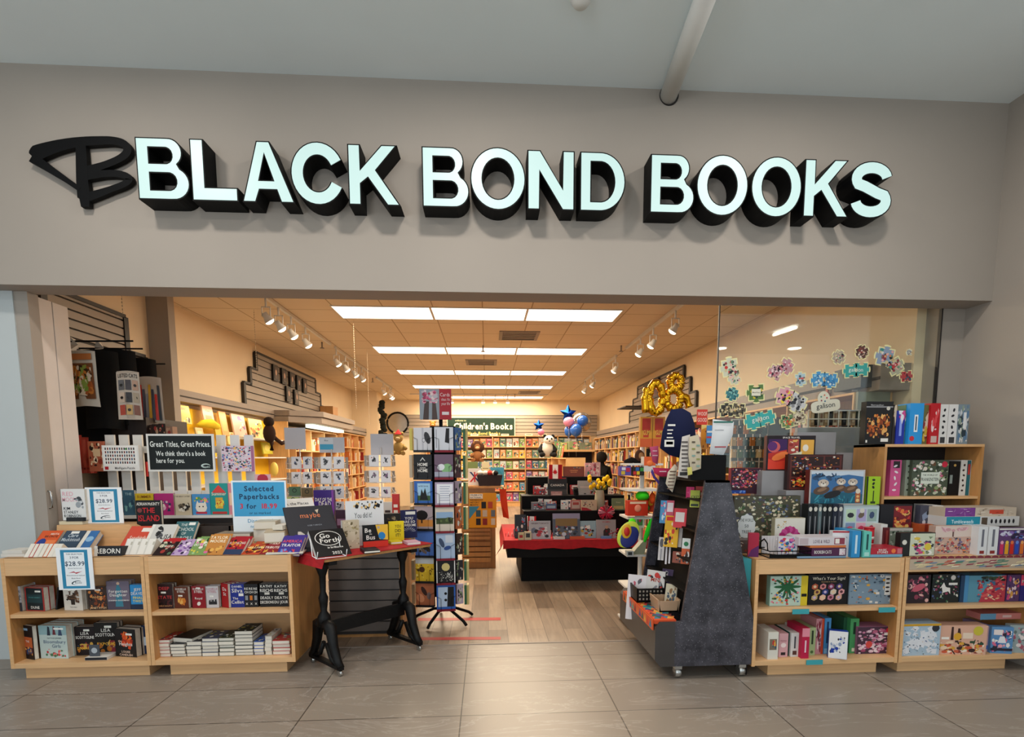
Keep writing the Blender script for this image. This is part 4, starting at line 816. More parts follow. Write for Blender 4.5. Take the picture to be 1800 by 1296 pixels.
# ================================================================ GREETING CARD SPINNER
sp = thing('card_spinner', 'tall black wire spinner of greeting cards in the middle of the entrance', 'card spinner', (-.42, 5.12, 0))
G().cyl(0, 0, .1, 1.9, .018, 10).build('pole', BLACK, sp); G().box(-.1, -.02, .24, .13, .16, 1.84).build('rack_core', BLACK, sp)
for k in range(5):
    a = 2 * PI * k / 5 + .5
    G().tube([(0, 0, .13), (.1 * math.cos(a), .1 * math.sin(a), .12), (.26 * math.cos(a), .26 * math.sin(a), .05), (.3 * math.cos(a), .3 * math.sin(a), .016)], .014, 8).build('foot', BLACK, sp)
SPH = atY(765, 690, 5.1)
I('card_topper', 'red and pink header card with white script above the greeting card spinner', 'header card', (738, 684, 794, 738), .004, '#b7202c', [('r', 0, 0, .62, 1, '#9aa3ac'), ('p', [(.1, 0), (.28, 0), (.3, .6), (.16, .6)], '#4c3a36'), ('p', [(.38, 0), (.56, 0), (.5, .65), (.4, .65)], '#55413b'), ('c', 26, ['#d8628c', '#e8a8b8', '#f0d8d8', '#a83858', '#c8c0c8'], 5, .05, .1, .03, .52, .6, .98, 'dot'), ('t', 'Cards', .8, .76, .12, '#f2dede', .3, 'c', 0), ('t', 'that fit', .82, .62, .09, '#f2dede', .27, 'c', 0), ('t', 'your life', .82, .48, .1, '#f2dede', .27, 'c', 0), ('r', .7, .16, .92, .26, '#f0e4e4')], Y=5.12, pages=None)
rowy1 = [(752, 792), (799, 840), (846, 885), (890, 930), (934, 977), (981, 1022), (1023, 1064)]
rowy2 = [(751, 792), (799, 840), (848, 888), (892, 934), (936, 982), (984, 1025), (1029, 1071)]
C1 = [('white card with a grey pram and black heart', '#c9c9ce', [('r', .45, 0, .55, 1, '#b0b0b8'), ('e', .75, .55, .16, .28, '#2c2a2e', 10, .3), ('e', .55, .45, .09, .1, '#3a3a3e', 10, 0), ('e', .55, .45, .07, .08, '#c9c9ce', 10, 0)], 'top'),
      ('black card with white chalk house lettering', '#0e0e10', [('t', 'HOME', .5, .5, .14, W_H, .55), ('t', 'sweet', .5, .4, .07, W_H, .4), ('t', 'HOME', .5, .24, .14, W_H, .55), ('p', [(.35, .72), (.5, .88), (.65, .72)], '#c8c8c4'), ('p', [(.4, .72), (.5, .82), (.6, .72)], '#0e0e10')], 'second'),
      ('blue card with two black cat silhouettes', '#2f62ae', [('r', .18, .12, .88, .9, '#9cc4e0'), ('r', .18, .12, .88, .35, '#3c5c34'), ('p', [(.3, .15), (.4, .65), (.5, .45), (.6, .7), (.75, .15)], '#0c0d10'), ('t', 'with love', .5, .74, .08, '#28364c', .6)], 'third'),
      ('sunset card with a dark round tree', '#a8989c', [('r', 0, .1, 1, .4, '#c8843c'), ('e', .4, .6, .34, .22, '#1d1a1a', 12, 0), ('r', .36, .25, .44, .5, '#1d1a1a')], 'fourth'),
      ('blue card with a brown furry animal', '#4a6fb8', [('c', 16, ['#3a3230', '#6a5a50', '#20201f', '#8a8078'], 5, .08, .18, .15, .05, .85, .6)], 'fifth'),
      ('yellow card of sunflowers', '#d8b42c', [('o', .35, .5, .16, '#4a2c14'), ('c', 14, ['#e8d040', '#8a6a1c', '#5a4418', '#f0e080'], 5, .04, .1), ('r', 0, .75, 1, 1, '#b8c0c4')], 'sixth'),
      ('orange brown card of two birds', '#b06a48', [('e', .45, .6, .12, .22, '#3a2420', 10, .5), ('e', .72, .4, .12, .16, '#7a6a68', 10, 0), ('e', .25, .3, .2, .2, '#d8926a', 10, .6)], 'bottom')]
C2 = [('white card with standing black figures', '#c8ccd4', [('p', [(.55, .35), (.62, .95), (.8, .95), (.78, .3)], '#18181c'), ('r', .08, .1, .12, .9, '#8a8a94')], 'top'),
      ('purple and green card with a pale bird', '#6a5568', [('e', .65, .4, .3, .2, '#7fae78', 12, .4), ('e', .35, .45, .2, .14, '#d8dce0', 12, .4), ('r', 0, .05, 1, .25, '#a0a4b4')], 'second'),
      ('pale card with lines of blue verse', '#a89ab0', [('r', .1, .08, .95, .92, '#e2e4ea')] + [('r', .25, .2 + .1 * i, .8 - .05 * (i % 2), .22 + .1 * i, '#6a7898') for i in range(7)], 'third'),
      ('landscape photograph card under a wide sky', '#cfc4b4', [('r', .05, .3, .95, .8, '#8aa8c8'), ('r', .05, .3, .95, .55, '#3c4a28'), ('c', 8, ['#2a3020', '#5a6a3a'], 2, .06, .12, .05, .35, .95, .6)], 'fourth'),
      ('light blue card with a painted skater', '#a3b8d4', [('e', .3, .6, .12, .2, '#3c4c6a', 10, .4), ('e', .6, .4, .2, .08, '#2c4a8a', 10, .3), ('r', .5, .6, .9, .9, '#c4ccd8')], 'fifth'),
      ('black card with a round yellow moon and white flowers', '#141416', [('o', .5, .68, .22, '#c8b878'), ('c', 30, ['#d8d8d0', '#a8a8a0'], 5, .03, .06, .1, .05, .9, .5, 'leaf'), ('r', 0, 0, .05, 1, '#e4e4e0'), ('r', .95, 0, 1, 1, '#e4e4e0')], 'sixth'),
      ('blue card with a black cat face cut in half', '#2f5fae', [('r', .08, .1, .92, .92, '#b0c4dc'), ('p', [(.55, .1), (.92, .1), (.92, .92), (.6, .92)], '#0c0c10'), ('e', .48, .65, .08, .06, '#0c0c10', 8, 0), ('e', .48, .38, .08, .06, '#0c0c10', 8, 0)], 'bottom')]
rr = random.Random(4)
def pocket(x0, x1, y0, y1, Y, rz, col='#7a1626'):
    a = atY((x0 + x1) / 2, y1 + 1, Y); w_ = (atY(x1, y1, Y) - atY(x0, y1, Y)).length / max(.35, math.cos(R_(rz))); h = (y1 - y0) * Y / F
    p = G().box(-w_ / 2, -.012, -.012, w_ / 2, .03, -.008).tube([(-w_ / 2 * .55, -.018, .0), (-w_ / 2 * .55, -.018, h * .5), (-w_ / 2 * 1.05, .005, h * .58)], .0022, 5).tube([(w_ / 2 * .55, -.018, 0), (w_ / 2 * .55, -.018, h * .5), (w_ / 2 * 1.05, .005, h * .58)], .0022, 5).box(-w_ / 2, .031, -.012, w_ / 2, .034, h).build('wire_pocket', WIREB, sp)
    p.location = a - Vector(sp.location); p.rotation_euler.z = R_(rz)
    q = G().box(-w_ / 2, -.014, -.013, w_ / 2, -.0122, .008, col).build('label_strip', PRINT, sp); q.location = p.location; q.rotation_euler.z = R_(rz)
for k in range(7):
    for (C_, ys, xa, xb, Y, rz, lc) in ((C1, rowy1, 727, 760, 5.02, -10, '#141418'), (C2, rowy2, 764, 797, 4.96, 6, '#7a1626')):
        dx = [0, 0, 1, 1.5, 3, 3.5, 4][k]; nm, c, ops, rw = C_[k]
        I('greeting_card', '%s, %s row of tall spinner' % (nm, rw), 'card', (xa + dx, ys[k][0], xb + dx, ys[k][1]), .012, c, ops, Y=Y, rz=rz, pages=None, group='cards on the tall spinner')
        pocket(xa + dx, xb + dx, ys[k][0], ys[k][1], Y, rz, lc)
    y0, y1 = rowy1[k][0] + (0 if k < 4 else 4), rowy1[k][1] + (0 if k < 4 else -2)
    c3 = ['#3a5a8a', '#4a3034', '#9a8a9a', '#a85a34', '#3a2a24', '#2c2c30', '#b0a0b0'][k]
    I('greeting_card', '%s card on the right face of tall spinner, row %d' % (['blue mountain', 'dark brown', 'lilac animal', 'orange horse', 'brown forest', 'black white speech bubble', 'grey pink'][k], k + 1), 'card', (798 + dx, y0, 812 + dx, y1), .03, c3, [('c', 12, ['#20242a', '#c8c0b4', c3, '#7a8a6a'], k, .08, .2)], Y=5.06, rz=28, pages=None, group='cards on the tall spinner')
    for j, (xo, cc, cn) in enumerate(((814, '#2c5c3c', 'green'), (818, '#c8b878', 'cream'))):
        I('greeting_card', '%s card seen edge on at the right side, row %d of the tall spinner' % (cn, k + 1), 'card', (xo + dx * .6, y0 + 2, xo + 4 + dx * .6, y1 + 1), .1, cc, Y=5.1 + .03 * j, pages=None, group='cards on the tall spinner')
    I('greeting_card', 'cream card seen edge on at the left side, row %d of the tall spinner' % (k + 1), 'card', (720 + dx, y0 + 1, 725 + dx, y1), .1, ['#c8b858', '#b8a890', '#c0b090', '#a89878', '#b8a890', '#988868', '#a08868'][k], Y=5.08, pages=None, group='cards on the tall spinner')

# ================================================================ SMALL WIRE SPINNERS ON THE ISLAND
t = thing('display_table', 'plain oak table under the small white wire spinners', 'table', (-2.3, 5.2, 0))
G().box(0, 0, .84, .92, .9, .885).build('table_top', MAPLE, t)
for x in (.03, .84):
    for y in (.03, .82): G().box(x, y, 0, x + .05, y + .05, .84).build('leg', MAPLED, t)
def mini(xc, x0, x1, hy0, hy1, rows, Y, lab, hdr, hx=None):
    c = atY(xc, 880, Y); T_ = thing('wire_spinner', lab, 'wire spinner', (c.x, Y, .886)); hw = (atY(x1, 850, Y).x - atY(x0, 850, Y).x) / 2
    zt = atY(xc, rows[0][0] - 4, Y).z - .886
    g = G().cyl(0, 0, 0, .012, .13, 16).cyl(0, 0, .012, zt + .05, .006, 6)
    for (a, b) in rows + [(rows[-1][1] + 8, rows[-1][1] + 27)]:
        z = atY(xc, b, Y).z - .886; hh = (b - a) * Y / F
        for zz in (z, z + hh * .4): g.tube([(hw * 1.25 * math.cos(q), hw * 1.25 * math.sin(q), zz) for q in [2 * PI * i / 8 + PI / 8 for i in range(9)]], .0034, 4)
        for i in range(8):
            q = 2 * PI * i / 8 + PI / 8; x_, y_ = hw * 1.25 * math.cos(q), hw * 1.25 * math.sin(q)
            g.tube([(x_, y_, z), (x_, y_, z + hh * .5), (x_ * .8, y_ * .8, z + hh * .9)], .003, 4)
            g.tube([(0, 0, z), (x_, y_, z)], .0028, 4)
    g.build('wire_rack', WIREW, T_)
    I('header_card', 'blank pale header card above the ' + lab.split(' of ')[0], 'header card', (hx[0] if hx else x0 + 2, hy0, hx[1] if hx else x1 - 2, hy1), .004, '#b9b7bc', hdr, Y=Y + .01, pages=None)
    G().cyl(0, .012, zt + .05, atY(xc, hy1, Y).z - .886 + .02, .005, 6).build('header_post', WIREW, T_)
    cols = [(x0, (x0 + x1) / 2 - 1), ((x0 + x1) / 2 + 1, x1)]
    for r, (a, b) in enumerate(rows):
        for k, (xa, xb) in enumerate(cols):
            sd = int(xc + r * 7 + k); rnd = random.Random(sd)
            I('sticker_card', 'white card with dark drawing, row %d %s, on the %s' % (r + 1, ('left', 'right')[k], ' '.join(lab.split()[:4])), 'card', (xa + 1, a, xb - 1, b), .01, '#d4d2d4', [('c', 6, ['#2a2a2e', rnd.choice(['#8a3a34', '#4a5a7a', '#3a3a3e', '#7a5a7a']), '#6a6a70'], sd, .08, .18, .2, .25, .8, .9)], Y=Y - hw * 1.2, pages=None, group='cards on the small wire spinners')
    for s, xx in ((-1, x0 - 9), (1, x1 + 1)):
        for r, (a, b) in enumerate(rows):
            I('sticker_card', 'edge on cards at the %s side, row %d, of the %s' % ('left' if s < 0 else 'right', r + 1, ' '.join(lab.split()[:5])), 'card', (xx, a + 1, xx + 7, b), .05, '#b0a8a0', [('r', .3, 0, .45, 1, '#5a5450'), ('r', .7, 0, .85, 1, '#8a7a70')], Y=Y, pages=None, rz=s * 20, group='cards on the small wire spinners')
mini(531, 512, 550, 752, 790, [(803, 824), (830, 850), (857, 875)], 5.5, 'left white wire spinner of sticker cards', [], (501, 538))
mini(586, 563, 606, 769, 796, [(803, 824), (829, 850), (855, 876), (882, 900)], 5.35, 'middle white wire spinner of sticker cards', [('r', .02, .2, .55, .55, '#3a9cc0'), ('r', .02, .55, .55, .95, '#c8ccd0'), ('t', 'Blue', .28, .75, .1, '#5a6a74', .4)], (562, 606))
mini(672, 648, 688, 763, 800, [(800, 820), (827, 848), (856, 874)], 5.3, 'right white wire spinner of sticker cards', [], (652, 692))
I('book_box', 'purple boxed set with white lettering and a ring of skulls', 'book', (553, 862, 588, 916), .06, '#3a2478', [('t', 'DAY OF THE', .5, .74, .08, W_H, .85), ('t', 'DEAD', .55, .62, .12, W_H, .6), ('c', 14, ['#c8b878', '#d8628c', '#e8e0d0', '#1c1440'], 4, .06, .1, .2, .1, .95, .55, 'dot'), ('r', .9, .0, 1, 1, '#7a3a9a')], Y=5.0, z=.886, pages=None)
I('book', 'plum small box right of the purple boxed set', 'box', (590, 897, 616, 916), .05, '#3a2438', [('r', .1, .3, .9, .6, '#8a6a88')], Y=5.0, z=.886, pages=None)
for k, (x0, x1, y0, y1, c, lb) in enumerate([(508, 528, 850, 866, '#4a6a50', 'green'), (530, 550, 852, 868, '#6a5a3c', 'olive brown'), (505, 526, 868, 880, '#a8b878', 'lime')]):
    I('card_pack', lb + ' card pack on the left wire spinner', 'card', (x0, y0 + 6, x1, y1 + 6), .02, c, [('o', .5, .6, .2, '#1c2420'), ('o', .5, .6, .14, c)], Y=5.36, pages=None)
for k, (x0, x1, y0, y1, c, lb) in enumerate([(674, 690, 888, 904, '#c8c0b8', 'white striped tin'), (690, 702, 874, 896, '#b82c28', 'red cased figure card')]):
    I('gift_box', lb + ' between the right wire spinner and the tall card spinner', 'box', (x0, y0 - 5, x1, y1 + 14), .05, c, [('r', .2, .2 + .15 * i, .8, .28 + .15 * i, '#3a3030' if k == 0 else '#e8dcd0') for i in range(4)], Y=4.95, z=.886, pages=None)

# ================================================================ INSIDE THE SHOP: WALL CASES
YBACK = mat('yellow_case_lining', '#f2c21a', .6, var=.04)
def wall_case(name, label, corner, L, H, D, rz, nsh, ndiv, back, wood=PINE, z0=.1, tops=None):
    """local: x 0..L along the case, y 0 at the front .. D at the wall, facing -Y"""
    t = thing(name, label, 'bookcase', corner, rz)
    G().box(0, D - .02, 0, L, D, H).build('back_panel', back, t)
    for k in range(ndiv + 1):
        x = (L - .02) * k / ndiv; G().box(x, 0, 0, x + .02, D - .02, H).build('divider' if 0 < k < ndiv else 'side_panel', wood, t)
    zs = []
    for k in range(nsh + 1):
        z = z0 + (H - .02 - z0) * k / nsh; zs.append(z + .02)
        G().box(.02, 0, z, L - .02, D - .02, z + .02).build('shelf' if k < nsh else 'top_panel', wood, t)
    G().box(.02, .03, 0, L - .02, .05, z0).build('kick_board', wood, t)
    return t, zs
PROTO = {}
def spine_mesh(c, band):
    k = (c, band)
    if k not in PROTO:
        g = G().box(0, 0, 0, 1, 1, 1, c); g.box(.08, -.004, .55, .92, .02, .85, band); g.box(.03, .03, .9, .97, .97, 1.004, '#d8cfbc')
        PROTO[k] = g.build('proto', PRINT).data; bpy.data.objects.remove(bpy.data.objects['proto'])
    return PROTO[k]
COLN = {'#8a2a26': 'dark red', '#c8a878': 'tan', '#2c3c5c': 'navy', '#d8c8a8': 'cream', '#5a3c28': 'brown', '#3a5a48': 'green', '#b86a34': 'orange', '#202226': 'black', '#c8c0b4': 'pale grey', '#6a4a6a': 'plum', '#4a7a9a': 'blue', '#d8b848': 'yellow', '#b85a64': 'rose', '#e0d8cc': 'white'}
CK = list(COLN); SPN = [0]
STUFF = G()
def spines(root, x0, x1, z, hmax, where, seed, dens=.85, D=.2, wmin=.025, wmax=.05, pal=None, y=.02, grp=None):
    rr = random.Random(seed); x = x0; n = 0; M = Matrix.Translation(root.location) @ Matrix.Rotation(root.rotation_euler.z, 4, 'Z')
    while x < x1 - wmax:
        if rr.random() > dens: x += rr.uniform(.03, .12); continue
        w_ = rr.uniform(wmin, wmax); h = hmax * rr.uniform(.68, .92); c = rr.choice(pal or CK); b = rr.choice(['#e0d8cc', '#d8b848', c, '#202226'])
        n += 1; SPN[0] += 1; p = M @ Vector((x, y + rr.uniform(0, .02), z + .001))
        if SPN[0] <= 300:
            o = bpy.data.objects.new('shelved_book', spine_mesh(c, b)); COL.objects.link(o); o.location = p; o.rotation_euler.z = root.rotation_euler.z; o.scale = (w_, D, h)
            tag(o, '%s book spine, number %d %s' % (COLN[c], n, where), BOOK, grp or 'books shelved spine out inside the shop')
        else:
            STUFF.m = M; STUFF.box(x, y, z + .001, x + w_, y + D, z + h, c).box(x + w_ * .1, y - .002, z + h * .55, x + w_ * .9, y, z + h * .85, b); STUFF.m = None
        x += w_ + .001
FCP = ['#d86a4a', '#4a90b8', '#e0b83c', '#7aa85a', '#c84a6a', '#e0d8c8', '#8a6ab0', '#3a6a8a', '#e09a5a', '#b8d0d8', '#d8a0a8', '#5a8a7a']
FCN = ['coral', 'blue', 'yellow', 'green', 'pink red', 'cream', 'violet', 'deep blue', 'orange', 'pale blue', 'rose', 'sea green']
def facing(root, xs, z, h, where, seed, w_=.2, pal=None):
    rr = random.Random(seed); M = Matrix.Translation(root.location) @ Matrix.Rotation(root.rotation_euler.z, 4, 'Z')
    for n, x in enumerate(xs):
        k = rr.randrange(12) if pal is None else rr.choice(pal); hh = h * rr.uniform(.82, 1); ww = w_ * rr.uniform(.8, 1.05); p = M @ Vector((x, .09, z + .001))
        make('picture_book', '%s picture book facing out, number %d %s' % (FCN[k], n + 1, where), BOOK, p, ww, hh, .012, FCP[k], [('c', 7, [FCP[(k + 3) % 12], FCP[(k + 7) % 12], '#f0e8d8', '#3a3434'], seed * 9 + n, .1, .22, .05, .05, .95, .75), ('r', .15, .82, .85, .9, '#f4ecdc')], None, root.rotation_euler.z, R_(9), 'picture books facing out')
# right wall: pine bookcase to the right rear
HR = 2.13
rc, zs = wall_case('wall_bookcase', 'long pine bookcase of many cubbies along the right wall toward the back', (3.3, 16.9, 0), 6.4, HR, .36, R_(-90), 6, 8, PINE)
for k in range(6):
    for j in range(8):
        x0 = .03 + (6.38 / 8) * j
        spines(rc, x0, x0 + .74, zs[k], .3, 'on row %d, bay %d, right wall case' % (6 - k, j + 1), 100 + k * 10 + j, .8)
# right wall: near case seen through the glass
rc2, zs2 = wall_case('wall_bookcase', 'long pine bookcase behind the shop window along the right wall', (3.3, 10.3, 0), 5.5, 2.13, .36, R_(-90), 5, 5, PINE)
for k in (4, 3):
    for j in range(5): spines(rc2, .04 + 1.1 * j, 1.05 + 1.1 * j, zs2[k], .32, 'on row %d, bay %d, window side case' % (5 - k, j + 1), 300 + k * 10 + j, .7, wmin=.03, wmax=.07)
# cornices
def cornice(label, x0, x1, ya, yb, z0, z1):
    t = thing('cornice', label, 'cornice', (x0, ya, z0)); w_ = x1 - x0; h = z1 - z0
    G().box(0, 0, 0, w_, yb - ya, h).build('board', CORN, t)
    fx = w_ if x0 < 0 else 0
    G().box(fx - .004, 0, h * .38, fx + .004, yb - ya, h * .5).build('groove', SLATD, t)
cornice('taupe grooved cornice above the right wall bookcases', 3.4, 3.675, 4.62, 16.9, 2.13, 2.36)
cornice('taupe grooved cornice above the left yellow shelves', -3.75, -3.58, 6.64, 9.6, 2.22, 2.36)
cornice('taupe grooved cornice on the left wall beyond the lit bay', -3.75, -3.36, 12.4, 15.69, 2.18, 2.36)
t = thing('cornice', 'projecting taupe cornice over the lit bay on the left wall', 'cornice', (-3.75, 9.6, 2.16))
G().prism([(0, 0), (.4, 0), (.85, .35), (.85, 2.6), (0, 2.8)], 0, .1, 'z').prism([(0, 0), (.42, 0), (.89, .33), (.89, 2.62), (0, 2.8)], .11, .2, 'z').build('canopy', CORN, t)
G().box(.55, .4, -.07, .68, 2.5, -.01).build('light_strip', emis('soft_strip_light', '#e8f4dc', 1.2), t)
# left wall cases (facing +X)
t = thing('display_case', 'bright yellow display panel with white ledges on the left wall', 'display', (-3.7, 6.7, 0))
G().box(-.03, 0, .1, 0, 2.9, 2.17).build('yellow_panel', YBACK, t)
for z in (.5, .85, 1.2, 1.55, 1.83): G().box(0, 0 if z < 1.8 else 1.4, z, .3, 2.9, z + .02).build('ledge', WHITEP, t)
G().box(0, 2.86, 0, .34, 2.9, 2.17).build('side_panel', PINE, t); G().box(-.03, 0, 0, .3, 2.9, .1).build('base', WHITEP, t)
lb, zb = wall_case('wall_bookcase', 'honey pine bookcase under the lit projecting cornice on the left wall', (-3.3, 9.75, 0), 2.6, 2.08, .42, R_(90), 5, 3, PINE)
lc, zc = wall_case('wall_bookcase', 'pine bookcase at the far end of the left wall', (-3.4, 12.5, 0), 3.15, 2.16, .34, R_(90), 6, 4, PINE)
def W(name, label, px, X0, t_, col, ops, rz=90, lean=8, g=None):
    xm = (px[0] + px[2]) / 2; b = atX(xm, px[3], X0); a0, a1 = atX(px[0], px[3], X0), atX(px[2], px[3], X0); tp = atX(xm, px[1], X0)
    return make(name, label, BOOK, b, abs(a1.y - a0.y), tp.z - b.z, t_, col, ops, None, R_(rz), R_(lean), g)
YG = 'yellow themed books on the left wall'
for px, c, ops, lab in [((319, 713, 338, 745), '#e8d060', [('t', 'BABY', .5, .75, .14, '#4a3a20', .8), ('c', 5, ['#6a5a3a', '#f0e8b0'], 2, .08, .14, .1, .05, .9, .4)], 'pale yellow book with dark capitals at the left of the yellow case'),
    ((360, 712, 378, 743), '#e0b090', [('t', 'I Love', .5, .6, .12, '#8a4a3a', .8), ('r', .2, .1, .8, .4, '#d89060')], 'peach book at the top of the yellow case'),
    ((392, 724, 404, 766), '#e8a860', [('r', .2, .2, .8, .8, '#e0c070')], 'narrow orange book on the yellow case'),
    ((414, 729, 436, 768), '#e0b8a0', [('c', 6, ['#8a6a9a', '#c86a5a', '#f0e8d0'], 3, .1, .2)], 'pink book with small figures on the yellow case'),
    ((443, 737, 466, 772), '#e8c880', [('c', 14, ['#3a2a20', '#d86a3a', '#f0e8d0', '#d8a040'], 4, .08, .18)], 'busy orange and black book at the right of the yellow case'),
    ((347, 752, 360, 772), '#d8c080', [('r', .2, .3, .8, .7, '#e8e0b0')], 'small cream book in the second row of the yellow case'),
    ((382, 745, 396, 775), '#e8c030', [], 'plain yellow book in the second row of the yellow case'),
    ((402, 760, 418, 782), '#e8d890', [('c', 5, ['#c88a30', '#e8e8c0'], 3, .1, .2)], 'light yellow patterned book in the second row of the yellow case'),
    ((464, 778, 480, 798), '#c8c03c', [('e', .5, .5, .3, .3, '#e8d870', 10, 0)], 'lime yellow book on the lower ledge of the yellow case'),
    ((438, 778, 448, 812), '#e8a83c', [('r', .2, .3, .8, .7, '#e8d8a0')], 'amber book left of the picket display')]:
    W('picture_book', lab, px, -3.56, .02, c, ops, g=YG)
def L3(x, y, X0): return atX(x, y, X0)
q = L3(368, 750, -3.6); o = G().tube([(0, -.3, 0), (.02, -.18, .03), (.02, .0, .04), (0, .2, .01), (-.02, .34, 0)], .04, 10, '#e8c828', True, [.015, .05, .06, .045, .01]).build('plush_banana', PLUSH); o.location = q; tag(o, 'yellow soft banana toy lying on the yellow case', 'soft toy')
o = G().ball((0, 0, 0), (.06, .06, .11), '#e8d068').build('plastic_egg', PRINT); o.location = L3(482, 825, -3.3); tag(o, 'yellow egg shape on the lower yellow shelf', 'toy')
for k in (4, 3, 2, 1):
    for j in range(3):
        spines(lb, .04 + .86 * j, .84 + .86 * j, zb[k], .3, 'on row %d, bay %d, lit left case' % (5 - k, j + 1), 500 + k * 5 + j, .55, wmin=.03, wmax=.06, pal=['#8a2a26', '#b86a34', '#d8c8a8', '#5a3c28', '#c8a878', '#b85a64', '#e0d8cc', '#2c3c5c'])
for k in (5, 4, 3, 2, 1):
    for j in range(4): spines(lc, .04 + .78 * j, .76 + .78 * j, zc[k], .28, 'on row %d, bay %d, far left case' % (6 - k, j + 1), 600 + k * 5 + j, .6, pal=['#c8a878', '#d8c8a8', '#b86a34', '#8a2a26', '#e0d8cc'])
# monkey plush hanging beside the yellow case
q = L3(474, 772, -3.2)
t = thing('plush_monkey', 'dark brown shaggy monkey plush hanging at the end of the yellow case', 'soft toy', (q.x, q.y, q.z))
G().ball((0, 0, .08), (.09, .08, .14), '#2a1610').tube([(0, 0, .1), (.05, .12, 0), (.1, .2, -.06), (.1, .3, -.04)], .03, 8, '#2a1610').tube([(0, 0, .1), (.02, .02, -.06), (.0, .06, -.16)], .03, 8, '#2a1610').build('body', PLUSH, t); G().ball((0, 0, .25), .075, '#1d100c').build('head', PLUSH, t)

# stepped slatwall panels with black trim
def slat_panel(label, X0, side, tiers, pitch=.11, rows=None):
    t = thing('slatwall_panel', label, 'slatwall panel', (X0, tiers[0][0], tiers[0][2])); ox, oy, oz = t.location; e = .03 * side
    g, gt, gb = G(), G(), G()
    for (ya, yb, za, zb_) in tiers:
        gb.box(0, ya - oy, za - oz, e * .4, yb - oy, zb_ - oz)
        z = za
        while z < zb_ - .02:
            g.box(e * .4, ya - oy, z - oz, e, yb - oy, min(z + pitch - .016, zb_) - oz); z += pitch
    top = None
    for i, (ya, yb, za, zb_) in enumerate(tiers):
        for yy in (ya, yb): gt.box(0, yy - .035 - oy, za - oz, e * 1.4, yy + .035 - oy, zb_ + .01 - oz)
        prev = tiers[i - 1] if i else None
        if prev is None: gt.box(0, ya - oy, zb_ - oz, e * 1.4, yb - oy, zb_ + .035 - oz)
        else:
            gt.box(0, ya - oy, zb_ - oz, e * 1.4, prev[0] - oy, zb_ + .035 - oz); gt.box(0, prev[1] - oy, zb_ - oz, e * 1.4, yb - oy, zb_ + .035 - oz)
    gb.build('backing', SLATD, t); g.build('slats', SLAT, t); gt.build('trim', TRIMB, t)
    return t
def Yx(x, y, X0): return atX(x, y, X0).y
LX = -3.742
slat_panel('stepped grey slatwall panel with black edges high on the left wall', LX, 1, [(Yx(447, 640, LX), Yx(552, 680, LX), 2.96, 3.24), (Yx(437, 665, LX), Yx(561, 705, LX), 2.7, 2.96), (Yx(427, 700, LX), Yx(570, 715, LX), 2.37, 2.7)])
slat_panel('stepped grey slatwall panel with black edges high on the right wall', 3.672, -1, [(Yx(1198, 645, 3.6), Yx(1118, 690, 3.6), 2.96, 3.22), (Yx(1209, 675, 3.6), Yx(1110, 710, 3.6), 2.68, 2.96), (Yx(1219, 700, 3.6), Yx(1104, 730, 3.6), 2.37, 2.68)])
slat_panel('grey slatwall panel high in the left window bay', LX, 1, [(5.0, 6.06, 2.64, 2.99), (5.0, 6.35, 2.3, 2.64)], .082)
for k, (x, y) in enumerate([(482, 656), (497, 662), (511, 668), (523, 674), (534, 679), (505, 693), (519, 699)]):
    p = atX(x, y, -3.7); o = G().box(0, -.11, -.14, .03, .11, .14).box(.03, -.07, -.1, .034, .07, .1, '#4a3a34').ball((.034, 0, .01), (.003, .04, .05), '#c8a088', 8, 6).build('framed_portrait', PRINT)
    for d_ in range(0): pass
    me = o.data; at = me.color_attributes['Col']
    for i, l in enumerate(at.data):
        if i < 24: l.color = (.006, .005, .005, 1)
    o.location = (p.x, p.y, p.z); tag(o, 'black framed portrait on the left slatwall, %s' % ('%s of the upper five' % ('first', 'second', 'third', 'fourth', 'fifth')[k] if k < 5 else '%s of the lower two' % ('left', 'right')[k - 5]), 'picture frame', 'black framed portraits on the left slatwall')
p = atX(575, 735, -3.6); o = G().box(-.14, -.2, 0, .14, .2, .34).build('speaker_box', MAPLED); o.location = (p.x + .05, p.y, 2.361); tag(o, 'small brown wooden box standing on the left cornice', 'box')
p = atX(1140, 665, 3.55)
o = G().box(-.03, -.55, -.2, 0, .55, .2, '#2a2024').box(-.034, -.5, -.16, -.03, .0, .16, '#5a3434').box(-.034, .05, -.16, -.03, .5, .16, '#3a4450').build('dark_poster', PRINT); o.location = (3.625, p.y, 3.02); tag(o, 'dark picture leaning at the top of the right slatwall', 'picture')
p = atX(1110, 717, 3.3); o = G().box(-.3, -.5, 0, .3, .3, .02).build('black_shelf', TRIMB); o.location = (3.34, p.y, 2.66); tag(o, 'thin black shelf sticking out of the right slatwall', 'shelf')

